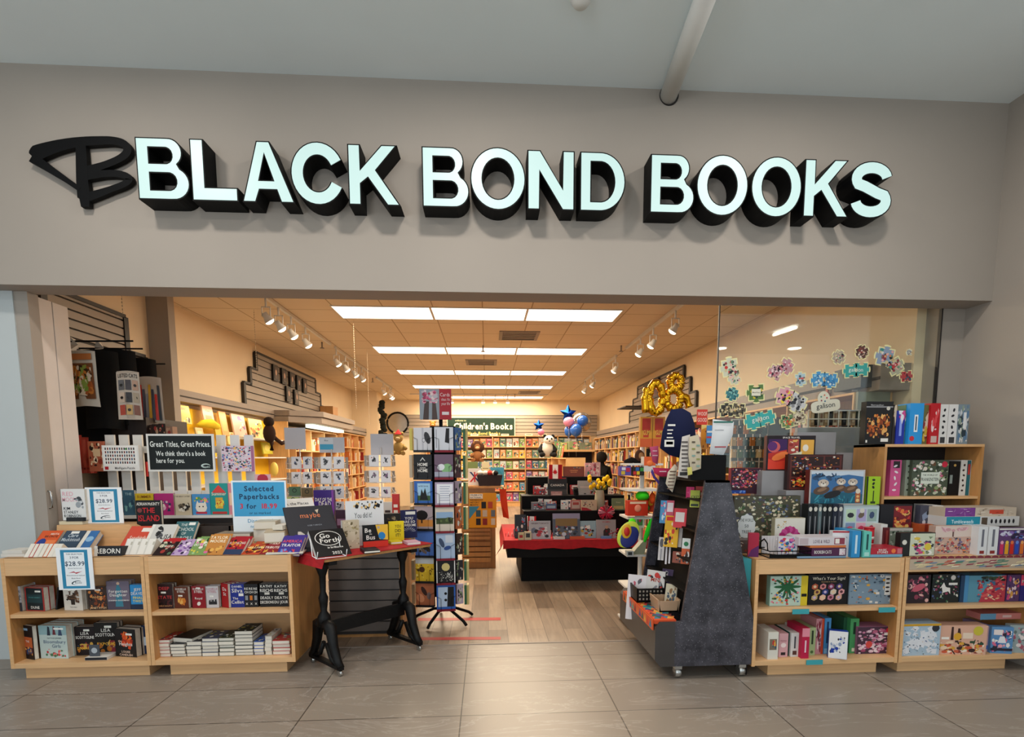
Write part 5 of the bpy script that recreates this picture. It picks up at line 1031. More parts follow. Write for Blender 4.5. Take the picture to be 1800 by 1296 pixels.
# back wall: cases, slatwall and sign
bc, zs = wall_case('wall_bookcase', 'wide pine bookcase of facing picture books across the back wall', (-1.9, 17.4, 0), 5.2, 2.24, .36, 0, 6, 5, PINE, z0=.14)
for k in range(6):
    for j in range(5): facing(bc, [.13 + 1.036 * j + .205 * i for i in range(5)], zs[k], .29, 'on row %d, bay %d, back wall' % (6 - k, j + 1), 700 + k * 5 + j, .2) if (j > 0) else None
g = G()
for k in range(6): g.box(0, 0, .11 * k, 6.6, .02, .11 * k + .095)
t = thing('slatwall_panel', 'grey slatwall band across the back wall above the bookcases', 'slatwall panel', (-3.0, 17.83, 2.26)); g.build('slats', SLAT, t); G().box(0, .015, 0, 6.6, .03, .66).build('backing', SLATD, t)
I('department_sign', 'long dark green sign with cream serif lettering on the back wall', 'sign', (786, 733, 906, 769), .06, '#d8cfa8', [('r', .012, .05, .988, .95, '#0f2a1c'), ('t', "Children's Books", .53, .4, .3, '#efe6c0', .86, 'c', .03), ('t', 'at Black Bond Books', .5, .12, .16, '#d8b868', .6, 'c', .0), ('t', 'welcome to', .2, .78, .09, '#c8c8a0', .16, 'c', .0)], Y=17.76, pages=None)
for k, x in enumerate((834, 868, 888, 930, 955)):
    a = atY(x, 776, 17.3); o = G().box(-.12, 0, 0, .12, .004, .06, '#ece2c4').box(-.09, -.001, .02, .09, 0, .04, '#6a5a3a').build('shelf_sign', PRINT); o.location = (a.x, 17.42, 2.243); tag(o, 'small cream topic sign on the back bookcase, number %d from the left' % (k + 1), 'sign', 'topic signs on the bookcases')
t = thing('round_mirror', 'round black rimmed mirror high on the back wall left of the green sign', 'mirror', atY(699, 744, 17.8))
G().tube([(.33 * math.cos(a), 0, .33 * math.sin(a)) for a in [2 * PI * i / 24 for i in range(25)]], .03, 8).build('rim', BLACK, t); G().tube([(0, .01, 0), (0, .02, 0)], .32, 24).build('mirror_glass', CHROME, t)
a = atY(668, 738, 15.6); t = thing('paper_tree', 'black cut out tree shape at the column by the back wall', 'tree cutout', (-3.0, 15.85, 2.1))
g = G(); rr = random.Random(2)
for k in range(14): g.ball((rr.uniform(0, .12), rr.uniform(-.05, .05), .1 + k * .07), (.09, .04, .07), '#151a14', 8, 5)
g.tube([(.03, 0, -.0), (.03, 0, 1.0)], .02, 6, '#151a14').build('branches', PLUSH, t)
if STUFF.f: tag(STUFF.build('shelved_books', PRINT), 'more books shelved spine out farther back in the shop bookcases', 'books', None, 'stuff')

# ================================================================ LEFT WINDOW BAY: BAGS
def bag(label, px, Y, col, ops=(), rz=0, D=.05, handle=True, lean=0, grp='bags hanging in the left window bay'):
    D = .012 if ops else D; x, Y, z, w_, h, _ = place(px, Y); T_ = thing('tote_bag', label, 'bag', (x, Y, z), R_(rz), grp, R_(lean)); g = G(); n, m = 8, 8
    def P(u, v, s):
        b = math.sin(PI * min(max(u, 0), 1)) ** .5 * (1 - .6 * v) * D; wv = .008 * math.sin(u * 9 + v * 4) * (1 - v)
        return ((u - .5) * w_ * (1 - .08 * v), s * b + wv, v * h + .01 * math.sin(u * PI))
    for s in (-1, 1):
        vs = [P(i / n, j / m, s) for j in range(m + 1) for i in range(n + 1)]
        g.add(vs, [(j * (n + 1) + i, j * (n + 1) + i + 1, (j + 1) * (n + 1) + i + 1, (j + 1) * (n + 1) + i) for j in range(m) for i in range(n)], col, True)
    g.build('bag_body', PLUSH, T_)
    if handle: G().tube([(-w_ * .2, 0, h * .98), (-w_ * .16, -.01, h + .09), (0, -.01, h + .12), (w_ * .16, -.01, h + .09), (w_ * .2, 0, h * .98)], .009, 6, col).build('handle', PLUSH, T_)
    if ops:
        ga = G()
        art_ops(Art(w_, h), ops).put(ga, lambda u, v, d: (P(u, v, -1)[0], P(u, v, -1)[1] - d - .012, P(u, v, -1)[2])); ga.build('print', PRINT, T_)
    return T_
bag('clear wrapped tote bag with an autumn animal print at the left end of the bay', (122, 618, 180, 716), 5.0, '#c9c0b2', [('r', .06, .14, .92, .78, '#7a4a2c'), ('c', 40, ['#c87a34', '#3a2618', '#d8b888', '#8aa048', '#e0d0b8', '#a85a2c'], 8, .07, .17, .08, .15, .9, .76), ('r', .1, .84, .9, .95, '#b8703c'), ('e', .5, .3, .3, .05, '#7a9a3c', 10, .1)], rz=-8, handle=False)
for k, (px, YY) in enumerate([((158, 618, 216, 756), 5.25), ((188, 617, 246, 750), 5.4), ((238, 632, 280, 735), 5.9)]):
    bag('black tote bag, %s of three hanging in the left window bay' % ('front', 'middle', 'rear')[k], px, YY, '#050506', rz=24, handle=False, D=.09)
bag('pale tote bag printed with a grid of portraits and two words on black', (212, 654, 250, 738), 5.2, '#c4b6a6', [('r', .0, .0, 1, .98, '#cdbfae'), ('t', 'LISTED CATS', .5, .86, .08, '#1c1a1a', .85)] + [('r', .08 + .3 * i, .08 + .26 * j, .33 + .3 * i, .29 + .26 * j, ['#c85a4a', '#d8b070', '#8a5a4a', '#e0ccb8', '#3a3a3c', '#b8a890', '#6a6a6c', '#4a4448', '#c8a088'][i + 3 * j]) for i in range(3) for j in range(3)] + [('o', .2 + .3 * i, .18 + .26 * j, .07, '#2a2422') for i in range(3) for j in range(3)], rz=14, handle=False)
bag('pale tote bag printed with a row of standing books', (247, 664, 288, 744), 5.5, '#c0b0a0', [('p', [(.1 + .12 * i, .05), (.21 + .12 * i, .05), (.2 + .12 * i, .82 - .1 * (i % 3)), (.1 + .12 * i, .82 - .1 * (i % 3))], ['#c8302c', '#5a5a6a', '#8a8a90', '#c8982c', '#3a3a4a', '#c8342c', '#2a2a30'][i]) for i in range(7)], rz=14, handle=False)
for k, (x, y, YY) in enumerate([(132, 607, 5.1), (177, 612, 5.4)]):
    a = atY(x, y, YY); o = G().add([(0, -.03, .06), (-.04, 0, 0), (.04, 0, 0), (0, .03, .05), (0, -.06, -.06), (.02, .0, -.05)], [(0, 1, 4, 2), (0, 2, 3), (0, 3, 1), (1, 5, 2, 4), (1, 3, 5), (2, 5, 3)], '#d4cfc6').build('paper_ornament', PRINT); o.location = a + Vector((0, -.02, 0))
    tag(o, 'small white folded paper shape above the bags, %s one' % ('left', 'right')[k], 'ornament')
bag('black tote bag hanging lowest under the clear wrapped one', (124, 712, 200, 782), 5.35, '#050506', handle=False, D=.09)
G_ = G().tube([(-3.7, 5.05, 2.55), (-3.1, 5.15, 2.58)], .008).tube([(-3.7, 5.35, 2.55), (-3.2, 5.45, 2.57)], .008).tube([(-3.7, 5.9, 2.5), (-3.3, 5.98, 2.52)], .008).build('hanging_rod', BLACK); tag(G_, 'black rods holding the tote bags on the slatwall', 'rods')
for k in range(7):
    I('paper_folder', '%s folder leaning in the fan at the far left, number %d' % ('orange red' if k % 2 else 'coral red', k + 1), 'folder', (124 + k * 6, 772 - k % 3 * 4, 134 + k * 6, 832), .012, ('#c2402c', '#d25a44')[k % 2], [('r', .1, .1, .9, .16, '#8a2418')], Y=5.05 + .04 * k, z=None, rz=26, lean=R_(8), pages=None, group='red folders fanned in the left bay')
I('picture_book', 'brown red picture book with black cat shapes beside the red folders', BOOK, (158, 776, 186, 829), .02, '#a85a40', [('c', 14, ['#2a1a16', '#d8b088', '#e8d0b0', '#8a3424'], 9, .08, .18), ('r', .3, .5, .75, .75, '#d8b890')], Y=5.0, pages=None)
t = thing('gift_table', 'dark fixture holding brown gift goods behind the picket display', 'table', (-3.62, 5.35, 0)); G().box(0, 0, 0, .46, .7, 1.93).build('cabinet', mat('walnut', '#1c110d', .5), t)
rr = random.Random(6)
for k in range(9):
    x0 = 196 + k * 12; I('gift_box', 'small brown and red gift item number %d above the picket display' % (k + 1), 'gift', (x0, 742 + rr.randint(0, 10), x0 + 12, 768), .08, rr.choice(['#3a2218', '#5a2a1e', '#7a4a34', '#241612', '#8a6a58']), [('c', 3, ['#a8846a', '#8a2a24'], k, .15, .3)], Y=5.4, pages=None, group='brown gift items')
I('face_print', 'cream card of a face wearing red glasses behind the pickets', 'card', (232, 782, 244, 806), .02, '#c8a890', [('o', .35, .6, .15, '#a82a2c'), ('o', .35, .6, .1, '#c8a890'), ('o', .7, .6, .15, '#a82a2c'), ('o', .7, .6, .1, '#c8a890')], Y=5.28, pages=None)
o = I('heart_card', 'red card with a white heart behind the second picket', 'card', (247, 812, 259, 838), .02, '#b81c24', [('o', .5, .55, .2, W_H)], Y=5.28, pages=None)
I('round_label', 'pink card with a crimson circle above the blue sale sign', 'sign', (448, 834, 476, 848), .006, '#d8a8b0', [('o', .5, .4, .35, '#b02840')], Y=4.9, pages=None)

# ================================================================ RED CLOTH TABLE
rt = thing('display_table', 'low wide black table under a bright red cloth in the shop aisle', 'table', (.2, 6.35, 0))
G().box(.22, .4, 0, 1.75, 1.6, .4).build('pedestal', BLACK, rt); G().box(.03, .03, .37, 1.85, 1.55, .572).build('table_top', BLACK, rt)
g = G(); n = 16
pts = [(-.02 + 1.92 * i / n, 0) for i in range(n + 1)]
g.box(0, 0, .574, 1.88, 1.58, .584)
for i in range(n):
    a, b = pts[i], pts[i + 1]; za = .48 + .012 * math.sin(i * 1.7); zb = .48 + .012 * math.sin((i + 1) * 1.7)
    g.add([(a[0], -.004 + .01 * math.sin(i), za), (b[0], -.004 + .01 * math.sin(i + 1), zb), (b[0], .0, .584), (a[0], .0, .584)], [(0, 1, 2, 3)])
g.add([(0, -.004, .584), (0, 1.5, .584), (-.03, 1.5, .48), (-.05, .1, .46), (-.12, -.03, .39)], [(0, 1, 2, 3, 4)]).build('red_cloth', REDCL, rt)
RG, RZT = 'books on the red cloth table', .585
G_ = thing('table_riser', 'dark stepped riser at the middle of the red table', 'riser', (.45, 7.15, RZT)); G().box(0, -.37, 0, 1.35, -.07, .3).box(0, -.07, 0, 1.35, .32, .47).box(.1, .32, 0, 1.25, .72, .7).build('riser', BLACK, G_)
for px, YY, c, ops, lab, nm in [
    ((930, 916, 968, 951), 6.42, '#b8b4b8', [('c', 14, ['#2c2428', '#b8323c', '#6a7488', '#e0d8d8'], 3, .07, .16, .05, .05, .95, .7), ('t', "HERBERT'S BOATS", .5, .82, .08, '#5a2a30', .9)], 'pale picture book of skaters on the left front of the red table', 'picture_book'),
    ((972, 903, 1020, 950), 6.42, '#5a5f6c', [('r', 0, .78, 1, 1, '#9a90a8'), ('r', .1, .5, .9, .8, '#8a6a3c'), ('c', 26, ['#c8ccd8', '#2c2c34', '#3c4658', '#8a6a40', '#a83a44'], 4, .05, .12, .02, .02, .98, .55)], 'big grey landscape picture book at the centre front of the red table', 'picture_book'),
    ((1018, 916, 1048, 942), 6.45, '#9ab0b8', [('c', 12, ['#1c2024', '#c8a038', '#a83a34', '#e8e4dc'], 7, .08, .17, .05, .05, .95, .8)], 'light blue picture book of a black bird right of the big landscape book', 'picture_book'),
    ((1049, 914, 1083, 946), 6.42, '#a89c9c', [('p', [(.35, .05), (.65, .1), (.7, .5), (.5, .6), (.35, .4)], '#3c2a2a'), ('o', .52, .6, .09, '#c89a80'), ('t', 'WOMEN', .5, .84, .08, '#b8323c', .7)], 'grey picture book with a seated woman on the right front', 'picture_book'),
    ((911, 937, 921, 951), 6.36, '#c8b890', [('r', .2, .3, .8, .7, '#a82a2c')], 'tiny cream card box at the left front corner', 'gift_box'),
    ((922, 935, 934, 951), 6.36, '#d0c0a0', [('r', .2, .3, .8, .8, '#3a3a3c')], 'tiny cream and black card box beside the left corner one', 'gift_box'),
    ((905, 905, 925, 946), 6.5, '#26262c', [('c', 10, ['#b82c30', '#6a86a8', '#d8d0c8'], 4, .08, .16), ('r', .1, .02, .9, .3, '#3a3a44')], 'black rack of souvenir magnets at the left end of the red table', 'magnet_rack'),
    ((934, 883, 957, 909), 6.9, '#8a868c', [('c', 16, ['#1c1c20', '#c83440', '#d8d8d8'], 6, .06, .14)], 'black and white patterned box in the second row of the red table', 'gift_box'),
    ((960, 886, 978, 898), 6.9, '#5a6a8c', [('r', .1, .3, .9, .7, '#b8c0c8'), ('r', 0, 0, 1, .2, '#a82428')], 'blue small box in the second row of the red table', 'gift_box'),
    ((1003, 880, 1021, 905), 6.95, '#b86a64', [('r', .1, .1, .9, .9, '#d8b8a8'), ('r', .2, .5, .8, .8, '#b84a44')], 'salmon box with a pale label in the second row', 'gift_box'),
    ((1022, 879, 1049, 914), 6.8, '#c8b090', [('c', 9, ['#3a2a28', '#b8a898', '#8a3a34'], 5, .05, .1, .1, .3, .9, .9), ('p', [(0, 0), (.7, 0), (.35, .25), (0, .3)], '#b0202a')], 'cream book of small leaves with a red corner', 'picture_book'),
    ((963, 838, 997, 880), 7.2, '#141418', [('t', 'CANADA', .5, .48, .12, '#c8c4c0', .8), ('r', 0, 0, 1, .3, '#3a3434'), ('r', .05, .88, .95, .94, '#8a2a2c')], 'black country guide book with one wide white word on the riser', 'book'),
    ((969, 864, 988, 884), 7.12, '#a87a78', [('t', 'Canadian', .5, .6, .12, '#e0d0c8', .8), ('r', .1, .1, .9, .4, '#c8a098')], 'dusty pink small book before the black country guide', 'book'),
    ((990, 820, 1027, 866), 7.55, '#5a2a24', [('r', .05, .05, .95, .95, '#6a342c'), ('t', 'CANADIAN', .5, .55, .1, '#c88a5a', .85), ('t', 'GEOGRAPHIC', .5, .4, .07, '#c88a5a', .7), ('c', 5, ['#3a4a5a', '#8a6a4a'], 3, .05, .1, .1, .75, .9, .95)], 'large brown book with orange lettering at the back of the red table', 'book'),
    ((1016, 845, 1054, 880), 7.2, '#9a9698', [('r', .1, .5, .9, .6, '#b8a8a8'), ('c', 5, ['#b83a40', '#2a2a2c'], 2, .05, .1, .1, .02, .9, .3)], 'big pale grey book on the riser right of the black guide', 'book'),
    ((1028, 814, 1042, 845), 7.6, '#d8a0a8', [('c', 8, ['#e8d0d0', '#4a8a78', '#c84a64'], 3, .1, .2)], 'pink floral box, left of a leaning pair', 'gift_box'),
    ((1042, 813, 1055, 845), 7.6, '#d0a4a8', [('c', 8, ['#e8d8d0', '#8a4a58', '#c84a64'], 5, .1, .2)], 'pink floral box, right of a leaning pair', 'gift_box'),
    ((1076, 876, 1098, 914), 6.82, '#7a8a64', [('t', 'Prince', .5, .6, .1, '#d8d0a8', .8), ('r', .1, .08, .9, .35, '#c8b070')], 'sage green book on the right end of the red table', 'book')]:
    zz = atY((px[0] + px[2]) / 2, px[3], YY).z; zz = RZT + (0 if YY < 6.6 else .301 if YY < 7.05 else .471 if YY < 7.46 else .701)
    I(nm, lab, BOOK if 'book' in nm else 'gift', px, .03, c, ops, Y=YY, z=zz, pages=None, lean=R_(8) if 'box' not in nm else 0, group=RG if 'book' in nm else None)
for k, (px, c, lb) in enumerate([((1002, 941, 1028, 949), '#c85a34', 'orange'), ((1057, 940, 1075, 949), '#6a8ab8', 'light blue'), ((973, 946, 993, 951), '#d8d0c8', 'white')]):
    I('book', lb + ' small book lying at the front edge of the red table', BOOK, px, .1, c, Y=6.38, z=RZT, h=.03, lean=0, pages=None)
rr = random.Random(77)
for k in range(34):
    x0 = 902 + (k * 37 % 176); row = k % 3; w0 = rr.uniform(8, 15); h0 = rr.uniform(11, 20); y1 = (936, 905, 880)[row]; YY = (6.62, 6.98, 7.3)[row]
    if row and x0 < 934: x0 += 36
    c = rr.choice(['#a8343a', '#d8d0c8', '#2a2a30', '#8a8a92', '#c85a4a', '#4a5a74', '#e0c8b8', '#7a2a2c'])
    I('gift_box', '%s souvenir item behind the %s row of the red table, number %d' % ({'#a8343a': 'red', '#d8d0c8': 'white', '#2a2a30': 'black', '#8a8a92': 'grey', '#c85a4a': 'coral', '#4a5a74': 'slate', '#e0c8b8': 'cream', '#7a2a2c': 'maroon'}[c], ('front', 'second', 'third')[row], k + 1), 'gift', (x0, y1 - h0, x0 + w0, y1), .05, c, [('c', 6, ['#c83a3c', '#e8e0d8', '#2c2c34', '#6a8aa8'], k, .1, .25), ('r', .15, .8, .85, .92, '#f0ece4')], Y=YY, z=RZT + (0, .301, .471)[row], h=h0 * YY / F, lean=R_(6), pages=None, rz=rr.uniform(-12, 12), group='souvenirs on the red table')
# flags, flowers, goose, bow
def flag(label, px, YY, rz=0, n=1):
    x, Y, z, w_, h, _ = place(px, YY); t = thing('small_flag', label, 'flag', (x, Y, z), R_(rz)); g = G()
    def wv(u): return .015 * math.sin(u * 7)
    for (a, b, c) in ((0, .28, '#c8202a'), (.28, .72, '#e4dcd8'), (.72, 1, '#c8202a')):
        g.add([((a - .5) * w_, wv(a), h * .15), ((b - .5) * w_, wv(b), h * .15), ((b - .5) * w_, wv(b), h), ((a - .5) * w_, wv(a), h)], [(0, 1, 2, 3)], c)
    pts = [(0, .38), (.04, .1), (.13, .14), (.1, .03), (.2, -.03), (.1, -.12), (.11, -.2), (.02, -.17), (0, -.32), (-.02, -.17), (-.11, -.2), (-.1, -.12), (-.2, -.03), (-.1, .03), (-.13, .14), (-.04, .1)]
    g.add([(p[0] * w_, -.012, h * .57 + p[1] * h * .7) for p in pts], [list(range(len(pts)))], '#c8202a'); g.build('flag_cloth', PLUSH, t)
    G().tube([(-w_ / 2, 0, -h * .15), (-w_ / 2, 0, h * 1.05)], .004).build('stick', WIREW, t)
flag('small red and white maple leaf flag at the left of the red table', (927, 908, 943, 928), 6.5, 12)
flag('red and white maple leaf flag draped above the black guide book', (964, 817, 988, 846), 7.15, -20)
a = atY(1003, 899, 7.0); t = thing('plush_goose', 'black and white goose plush lying on the riser of the red table', 'soft toy', (a.x, 7.22, RZT + .33))
G().ball((-.05, -.06, .0), (.24, .1, .07), '#100f12').build('body', PLUSH, t); G().tube([(.08, -.04, .03), (.1, -.04, .13), (.09, -.06, .2)], .035, 8, '#100f12').ball((.085, -.09, .22), (.035, .06, .035), '#100f12').build('head', PLUSH, t); G().ball((.05, -.1, .06), (.07, .05, .08), '#b8a888').build('breast', PLUSH, t)
a = atY(1057, 862, 6.85); t = thing('flower_vase', 'vase of yellow tulips on the right of the red table', 'flowers', (a.x, 6.95, RZT + .301))
G().lathe([(.04, 0), (.07, .05), (.06, .2), (.05, .25)], 12, '#b8b098').build('vase', PRINT, t)
rr = random.Random(9); gs, gf = G(), G()
for k in range(16):
    x, y, z = rr.uniform(-.17, .15), rr.uniform(-.07, .07), rr.uniform(.27, .43); gs.tube([(0, 0, .2), (x * .6, y * .6, z - .06), (x, y, z)], .005, 5, '#4a6a2c'); gf.ball((x, y, z), (.028, .028, .034), '#e8b818', 8, 6)
gs.build('stems', PLUSH, t); gf.build('blossoms', PLUSH, t)
a = atY(1063, 897, 6.7); g = G(); t = thing('ribbon_bow', 'pink and red ribbon bow hanging on the right of the red table', 'bow', (a.x, 6.62, a.z - .02))
for k in range(14):
    q = k * 2.4; g.tube([(0, 0, 0), (.09 * math.cos(q), .02, .07 * math.sin(q)), (.1 * math.cos(q + .5), -.01, .09 * math.sin(q + .5)), (0, 0, 0)], .012, 5, ('#c82a48', '#d88a98')[k % 2])
g.tube([(0, 0, 0), (.02, 0, -.2)], .01, 5, '#c82a48').build('loops', PLUSH, t)
g = G(); rr = random.Random(3); a = atY(1075, 938, 6.42)
for k in range(40): g.tube([(rr.uniform(-.08, .08), rr.uniform(-.02, .04), rr.uniform(0, .05)), (rr.uniform(-.1, .1), rr.uniform(-.02, .04), rr.uniform(0, .11)), (rr.uniform(-.08, .08), 0, rr.uniform(0, .08))], .004, 4, ('#d84a64', '#e8a8b0', '#c82030')[k % 3])
o = g.build('paper_shred', PLUSH); o.location = (a.x, 6.44, RZT + .004); tag(o, 'tangle of pink and red shredded paper at the right front of the red table', 'paper shred', None, 'stuff')
g = G()
for k in range(70): g.tube([(rr.uniform(-.6, .6), rr.uniform(-.02, .06), rr.uniform(0, .03)), (rr.uniform(-.6, .6), 0, rr.uniform(0, .03))] if False else [(lambda x: (x, rr.uniform(0, .04), .005))(-.6 + 1.2 * k / 70), (-.6 + 1.2 * k / 70 + rr.uniform(-.04, .04), .01, rr.uniform(.02, .07))], .004, 4, ('#d84a54', '#e8b8b8', '#c82030')[k % 3])
o = g.build('paper_shred', PLUSH); o.location = (.82, 6.55, RZT + .004); tag(o, 'line of red and white shredded paper among the front books', 'paper shred', None, 'stuff')

# ================================================================ CENTRE FIXTURES FARTHER BACK
t = thing('bookcase_end', 'pine end bookcase with green boxes on top behind the red table', 'bookcase', (1.25, 10.2, 0))
G().box(0, 0, 0, .03, .5, 1.68).build('side_panel', PINE, t); G().box(.77, 0, 0, .8, .5, 1.68).build('side_panel', PINE, t); G().box(0, 0, 1.66, .8, .5, 1.7).build('top_panel', PINE, t); G().box(.03, .3, 0, .77, .32, 1.66).build('back_panel', mat('dark_interior', '#2c2220', .7), t)
for z in (.4, .8, 1.2): G().box(.03, .01, z, .77, .3, z + .02).build('shelf', PINE, t)
for k in range(7):
    I('picture_book', 'bright picture book number %d on the pine end bookcase' % (k + 1), BOOK, (978 + 9 * k, 806 + (k % 3), 986 + 9 * k, 817), .04, FCP[(k * 5) % 12], Y=10.25, z=1.221, h=.22, lean=R_(5), pages=None, group='books in the pine end bookcase')
for k, (x0, x1, c, cn) in enumerate([(976, 985, '#6a8a5a', 'green'), (985, 997, '#a8b86a', 'lime'), (998, 1016, '#8a9a6a', 'sage'), (1020, 1040, '#7a8a78', 'grey green')]):
    I('book_box', '%s boxed set on top of the pine end bookcase' % cn, BOOK, (x0, 776 + 2 * (k % 2), x1, 799), .15, c, [('c', 5, ['#d8d0a8', '#c86a7a', '#4a6a4a'], k, .12, .25)], Y=10.3, z=1.701, pages=None, group='boxed sets on the pine end bookcase')
ic, zi = wall_case('wall_bookcase', 'pine aisle bookcase running toward the back left of the panda', (1.2, 10.9, 0), 2.6, 1.55, .3, R_(90) + PI, 4, 3, PINE)
for k in (1, 2, 3):
    for j in range(3): spines(ic, .05 + .85 * j, .85 + .85 * j, zi[k], .32, 'on row %d, bay %d, aisle bookcase' % (4 - k, j + 1), 800 + k * 5 + j, .85, pal=['#c8a878', '#e0d8cc', '#b86a34', '#c8c0b4', '#202226'])
facing(ic, [.2, .5, .8, 1.1, 1.4], 1.552, .24, 'on the top of the aisle bookcase', 822, .2)
# panda
a = atY(962, 800, 10.0); t = thing('plush_panda', 'large panda plush sitting above the aisle bookcase', 'soft toy', (a.x, 10.02, 1.56))
G().ball((0, 0, .2), (.17, .15, .2), '#d8d0c4').build('body', PLUSH, t); hd = G().ball((0, -.02, 0), (.14, .13, .12), '#ddd6ca').build('head', PLUSH, t); hd.location = (.04, -.03, .43)
G().ball((-.1, 0, .1), .045, '#0c0b0c').build('ear', PLUSH, hd); G().ball((.1, 0, .1), .045, '#0c0b0c').build('ear', PLUSH, hd)
G().ball((-.05, -.12, .02), (.03, .02, .035), '#0c0b0c').build('eye_patch', PLUSH, hd); G().ball((.05, -.12, .02), (.03, .02, .035), '#0c0b0c').build('eye_patch', PLUSH, hd); G().ball((0, -.14, -.03), (.02, .015, .014), '#0c0b0c').build('nose', PLUSH, hd)
for s in (-1, 1): G().tube([(s * .12, 0, .3), (s * .2, -.08, .18), (s * .16, -.16, .12)], .055, 8, '#0c0b0c').build('arm', PLUSH, t); G().tube([(s * .1, -.05, .07), (s * .16, -.22, .05)], .06, 8, '#0c0b0c').ball((s * .16, -.23, .06), .065, '#0c0b0c').build('leg', PLUSH, t)
t.scale = (.72,) * 3
# plush toys left
def bear(label, px, YY, c, c2, hat=None, mane=None):
    x, Y, z, w_, h, _ = place(px, YY); s = h / .5; t = thing('plush_toy', label, 'soft toy', (x, Y, z)); k = s
    g = G().ball((0, 0, .14 * k), (.12 * k, .1 * k, .14 * k), c)
    for q in (-1, 1): g.tube([(q * .09 * k, 0, .2 * k), (q * .16 * k, -.05 * k, .12 * k)], .04 * k, 7, c).tube([(q * .07 * k, -.04 * k, .05 * k), (q * .12 * k, -.16 * k, .03 * k)], .045 * k, 7, c)
    g.build('body', PLUSH, t)
    if mane: G().ball((0, .03 * k, .36 * k), (.17 * k, .1 * k, .16 * k), mane).build('mane', PLUSH, t)
    hd = G().ball((0, 0, .36 * k), (.1 * k, .09 * k, .1 * k), c).ball((0, -.09 * k, .34 * k), (.05 * k, .04 * k, .035 * k), c2).ball((-.08 * k, 0, .45 * k), .035 * k, c).ball((.08 * k, 0, .45 * k), .035 * k, c).build('head', PLUSH, t)
    if hat: G().lathe([(.09 * k, .43 * k), (.06 * k, .47 * k), (0, .54 * k)], 10, hat).build('hat', PLUSH, t)
bear('golden teddy bear peeking over the top of the tall card spinner', (751, 739, 771, 765), 9.5, '#c88a3c', '#e0b070')
bear('tan teddy bear in a red hat behind the right wire spinner', (692, 758, 710, 800), 7.0, '#b89858', '#d8c090', '#b82c30')
bear('brown maned lion plush on the shelf right of the tall card spinner', (827, 776, 852, 812), 8.6, '#8a5a34', '#d8b888', None, '#4a2a18')
# counter with orange poster
t = thing('counter', 'wooden counter with stacked crates right of the tall card spinner', 'counter', (-.36, 7.6, 0))
G().box(0, .02, .0, .42, .9, 1.13).build('body', MAPLED, t); G().box(-.05, -.02, 1.13, .55, .95, 1.16).build('top_panel', MAPLED, t)
for k in range(4): G().box(.0, -.06 if k < 4 else 0, .42 + k * .055, .4, .0, .465 + k * .055).build('crate_slat', MAPLED, t)
for k in range(4): G().box(.0, -.04, .1 + k * .075, .4, .02, .16 + k * .075).build('crate_slat', MAPLED, t)
G().box(.42, -.0, 0, .47, .06, 1.13).build('post', MAPLED, t)
I('poster', 'orange poster of book covers fixed to the counter front', 'poster', (825, 867, 873, 928), .01, '#e09a1c', [('r', 0, .3, .12, .32, '#e09a1c'), ('p', [(0, .25), (.38, .62), (0, .62)], '#3c8ab0'), ('r', .02, .84, .5, .98, '#f0ece0'), ('t', 'CELEBRATE', .04, .92, .045, '#2a2420', .5, 'l'), ('t', 'NATIONAL', .04, .85, .045, '#2a2420', .5, 'l'), ('t', 'INDIGENOUS', .04, .78, .045, '#2a2420', .55, 'l'), ('t', 'HISTORY', .04, .71, .045, '#2a2420', .45, 'l'), ('t', 'MONTH', .04, .64, .045, '#2a2420', .4, 'l')] + [('r', .45 + .24 * i - (.2 if j < 2 else 0), .08 + .24 * j, .62 + .24 * i - (.2 if j < 2 else 0), .27 + .24 * j, ['#2a2024', '#8a2c2c', '#3a5a6a', '#c8c0b0', '#1c1c20', '#b84a34'][(i + j * 2) % 6]) for i in range(2) for j in range(3)] + [('r', .8, .08 + .24 * j, .95, .27 + .24 * j, ('#d8d0c0', '#6a7a88')[j]) for j in range(2)], Y=7.52, pages=None)
x, Y, z, w_, h, _ = place((878, 860, 891, 912), 7.55); t = thing('red_scarf', 'orange red cloth hanging from the right end of the counter', 'cloth', (x, 7.55, z))
G().add([(-.05, .0, h), (.04, 0, h), (.08, -.02, 0), (0, .02, .02), (-.03, .0, h * .5)], [(0, 4, 3, 2, 1)], '#c83a1c').add([(-.05, .02, h), (.04, .02, h), (.08, 0, 0), (0, .04, .02), (-.03, .02, h * .5)], [(0, 1, 2, 3, 4)], '#c83a1c').build('cloth', PLUSH, t)
x, Y, z, w_, h, _ = place((839, 848, 883, 866), 7.6); t = thing('wicker_basket', 'dark brown wicker basket on the counter', 'basket', (x, 7.68, 1.162))
G().prism([(-.15, 0), (.15, 0), (.18, .15), (-.18, .15)], -.08, .1, 'y', '#2c1812').build('basket', PRINT, t)
for k in range(7):
    q = rr.uniform(-.13, .13); o = G().ball((0, 0, 0), (.045, .04, .035), rr.choice(['#1c1a1c', '#d8d0c8', '#3a5a8a', '#b83a34'])).build('small_plush', PLUSH); o.location = (x + q, 7.66 + rr.uniform(-.04, .04), 1.34); tag(o, 'little soft toy number %d heaped in the wicker basket' % (k + 1), 'soft toy', 'soft toys in the basket')
I('book', 'light blue round edged book standing behind the basket', BOOK, (862, 822, 886, 852), .03, '#4a9ab8', [('e', .5, .5, .38, .4, '#3a8aa8', 12, 0), ('t', 'Tales', .5, .55, .12, '#c8e0e0', .6)], Y=7.85, z=1.162, rz=-12)
I('gift_box', 'white box with a red and blue crossed flag pattern on the counter', 'gift', (823, 824, 846, 848), .06, '#d8d4d4', [('p', [(.1, .2), (.25, .2), (.9, .8), (.75, .8)], '#b82c34'), ('p', [(.75, .2), (.9, .2), (.25, .8), (.1, .8)], '#2c3a6a'), ('r', .45, .2, .55, .8, '#b82c34')], Y=7.8, z=1.162, pages=None)
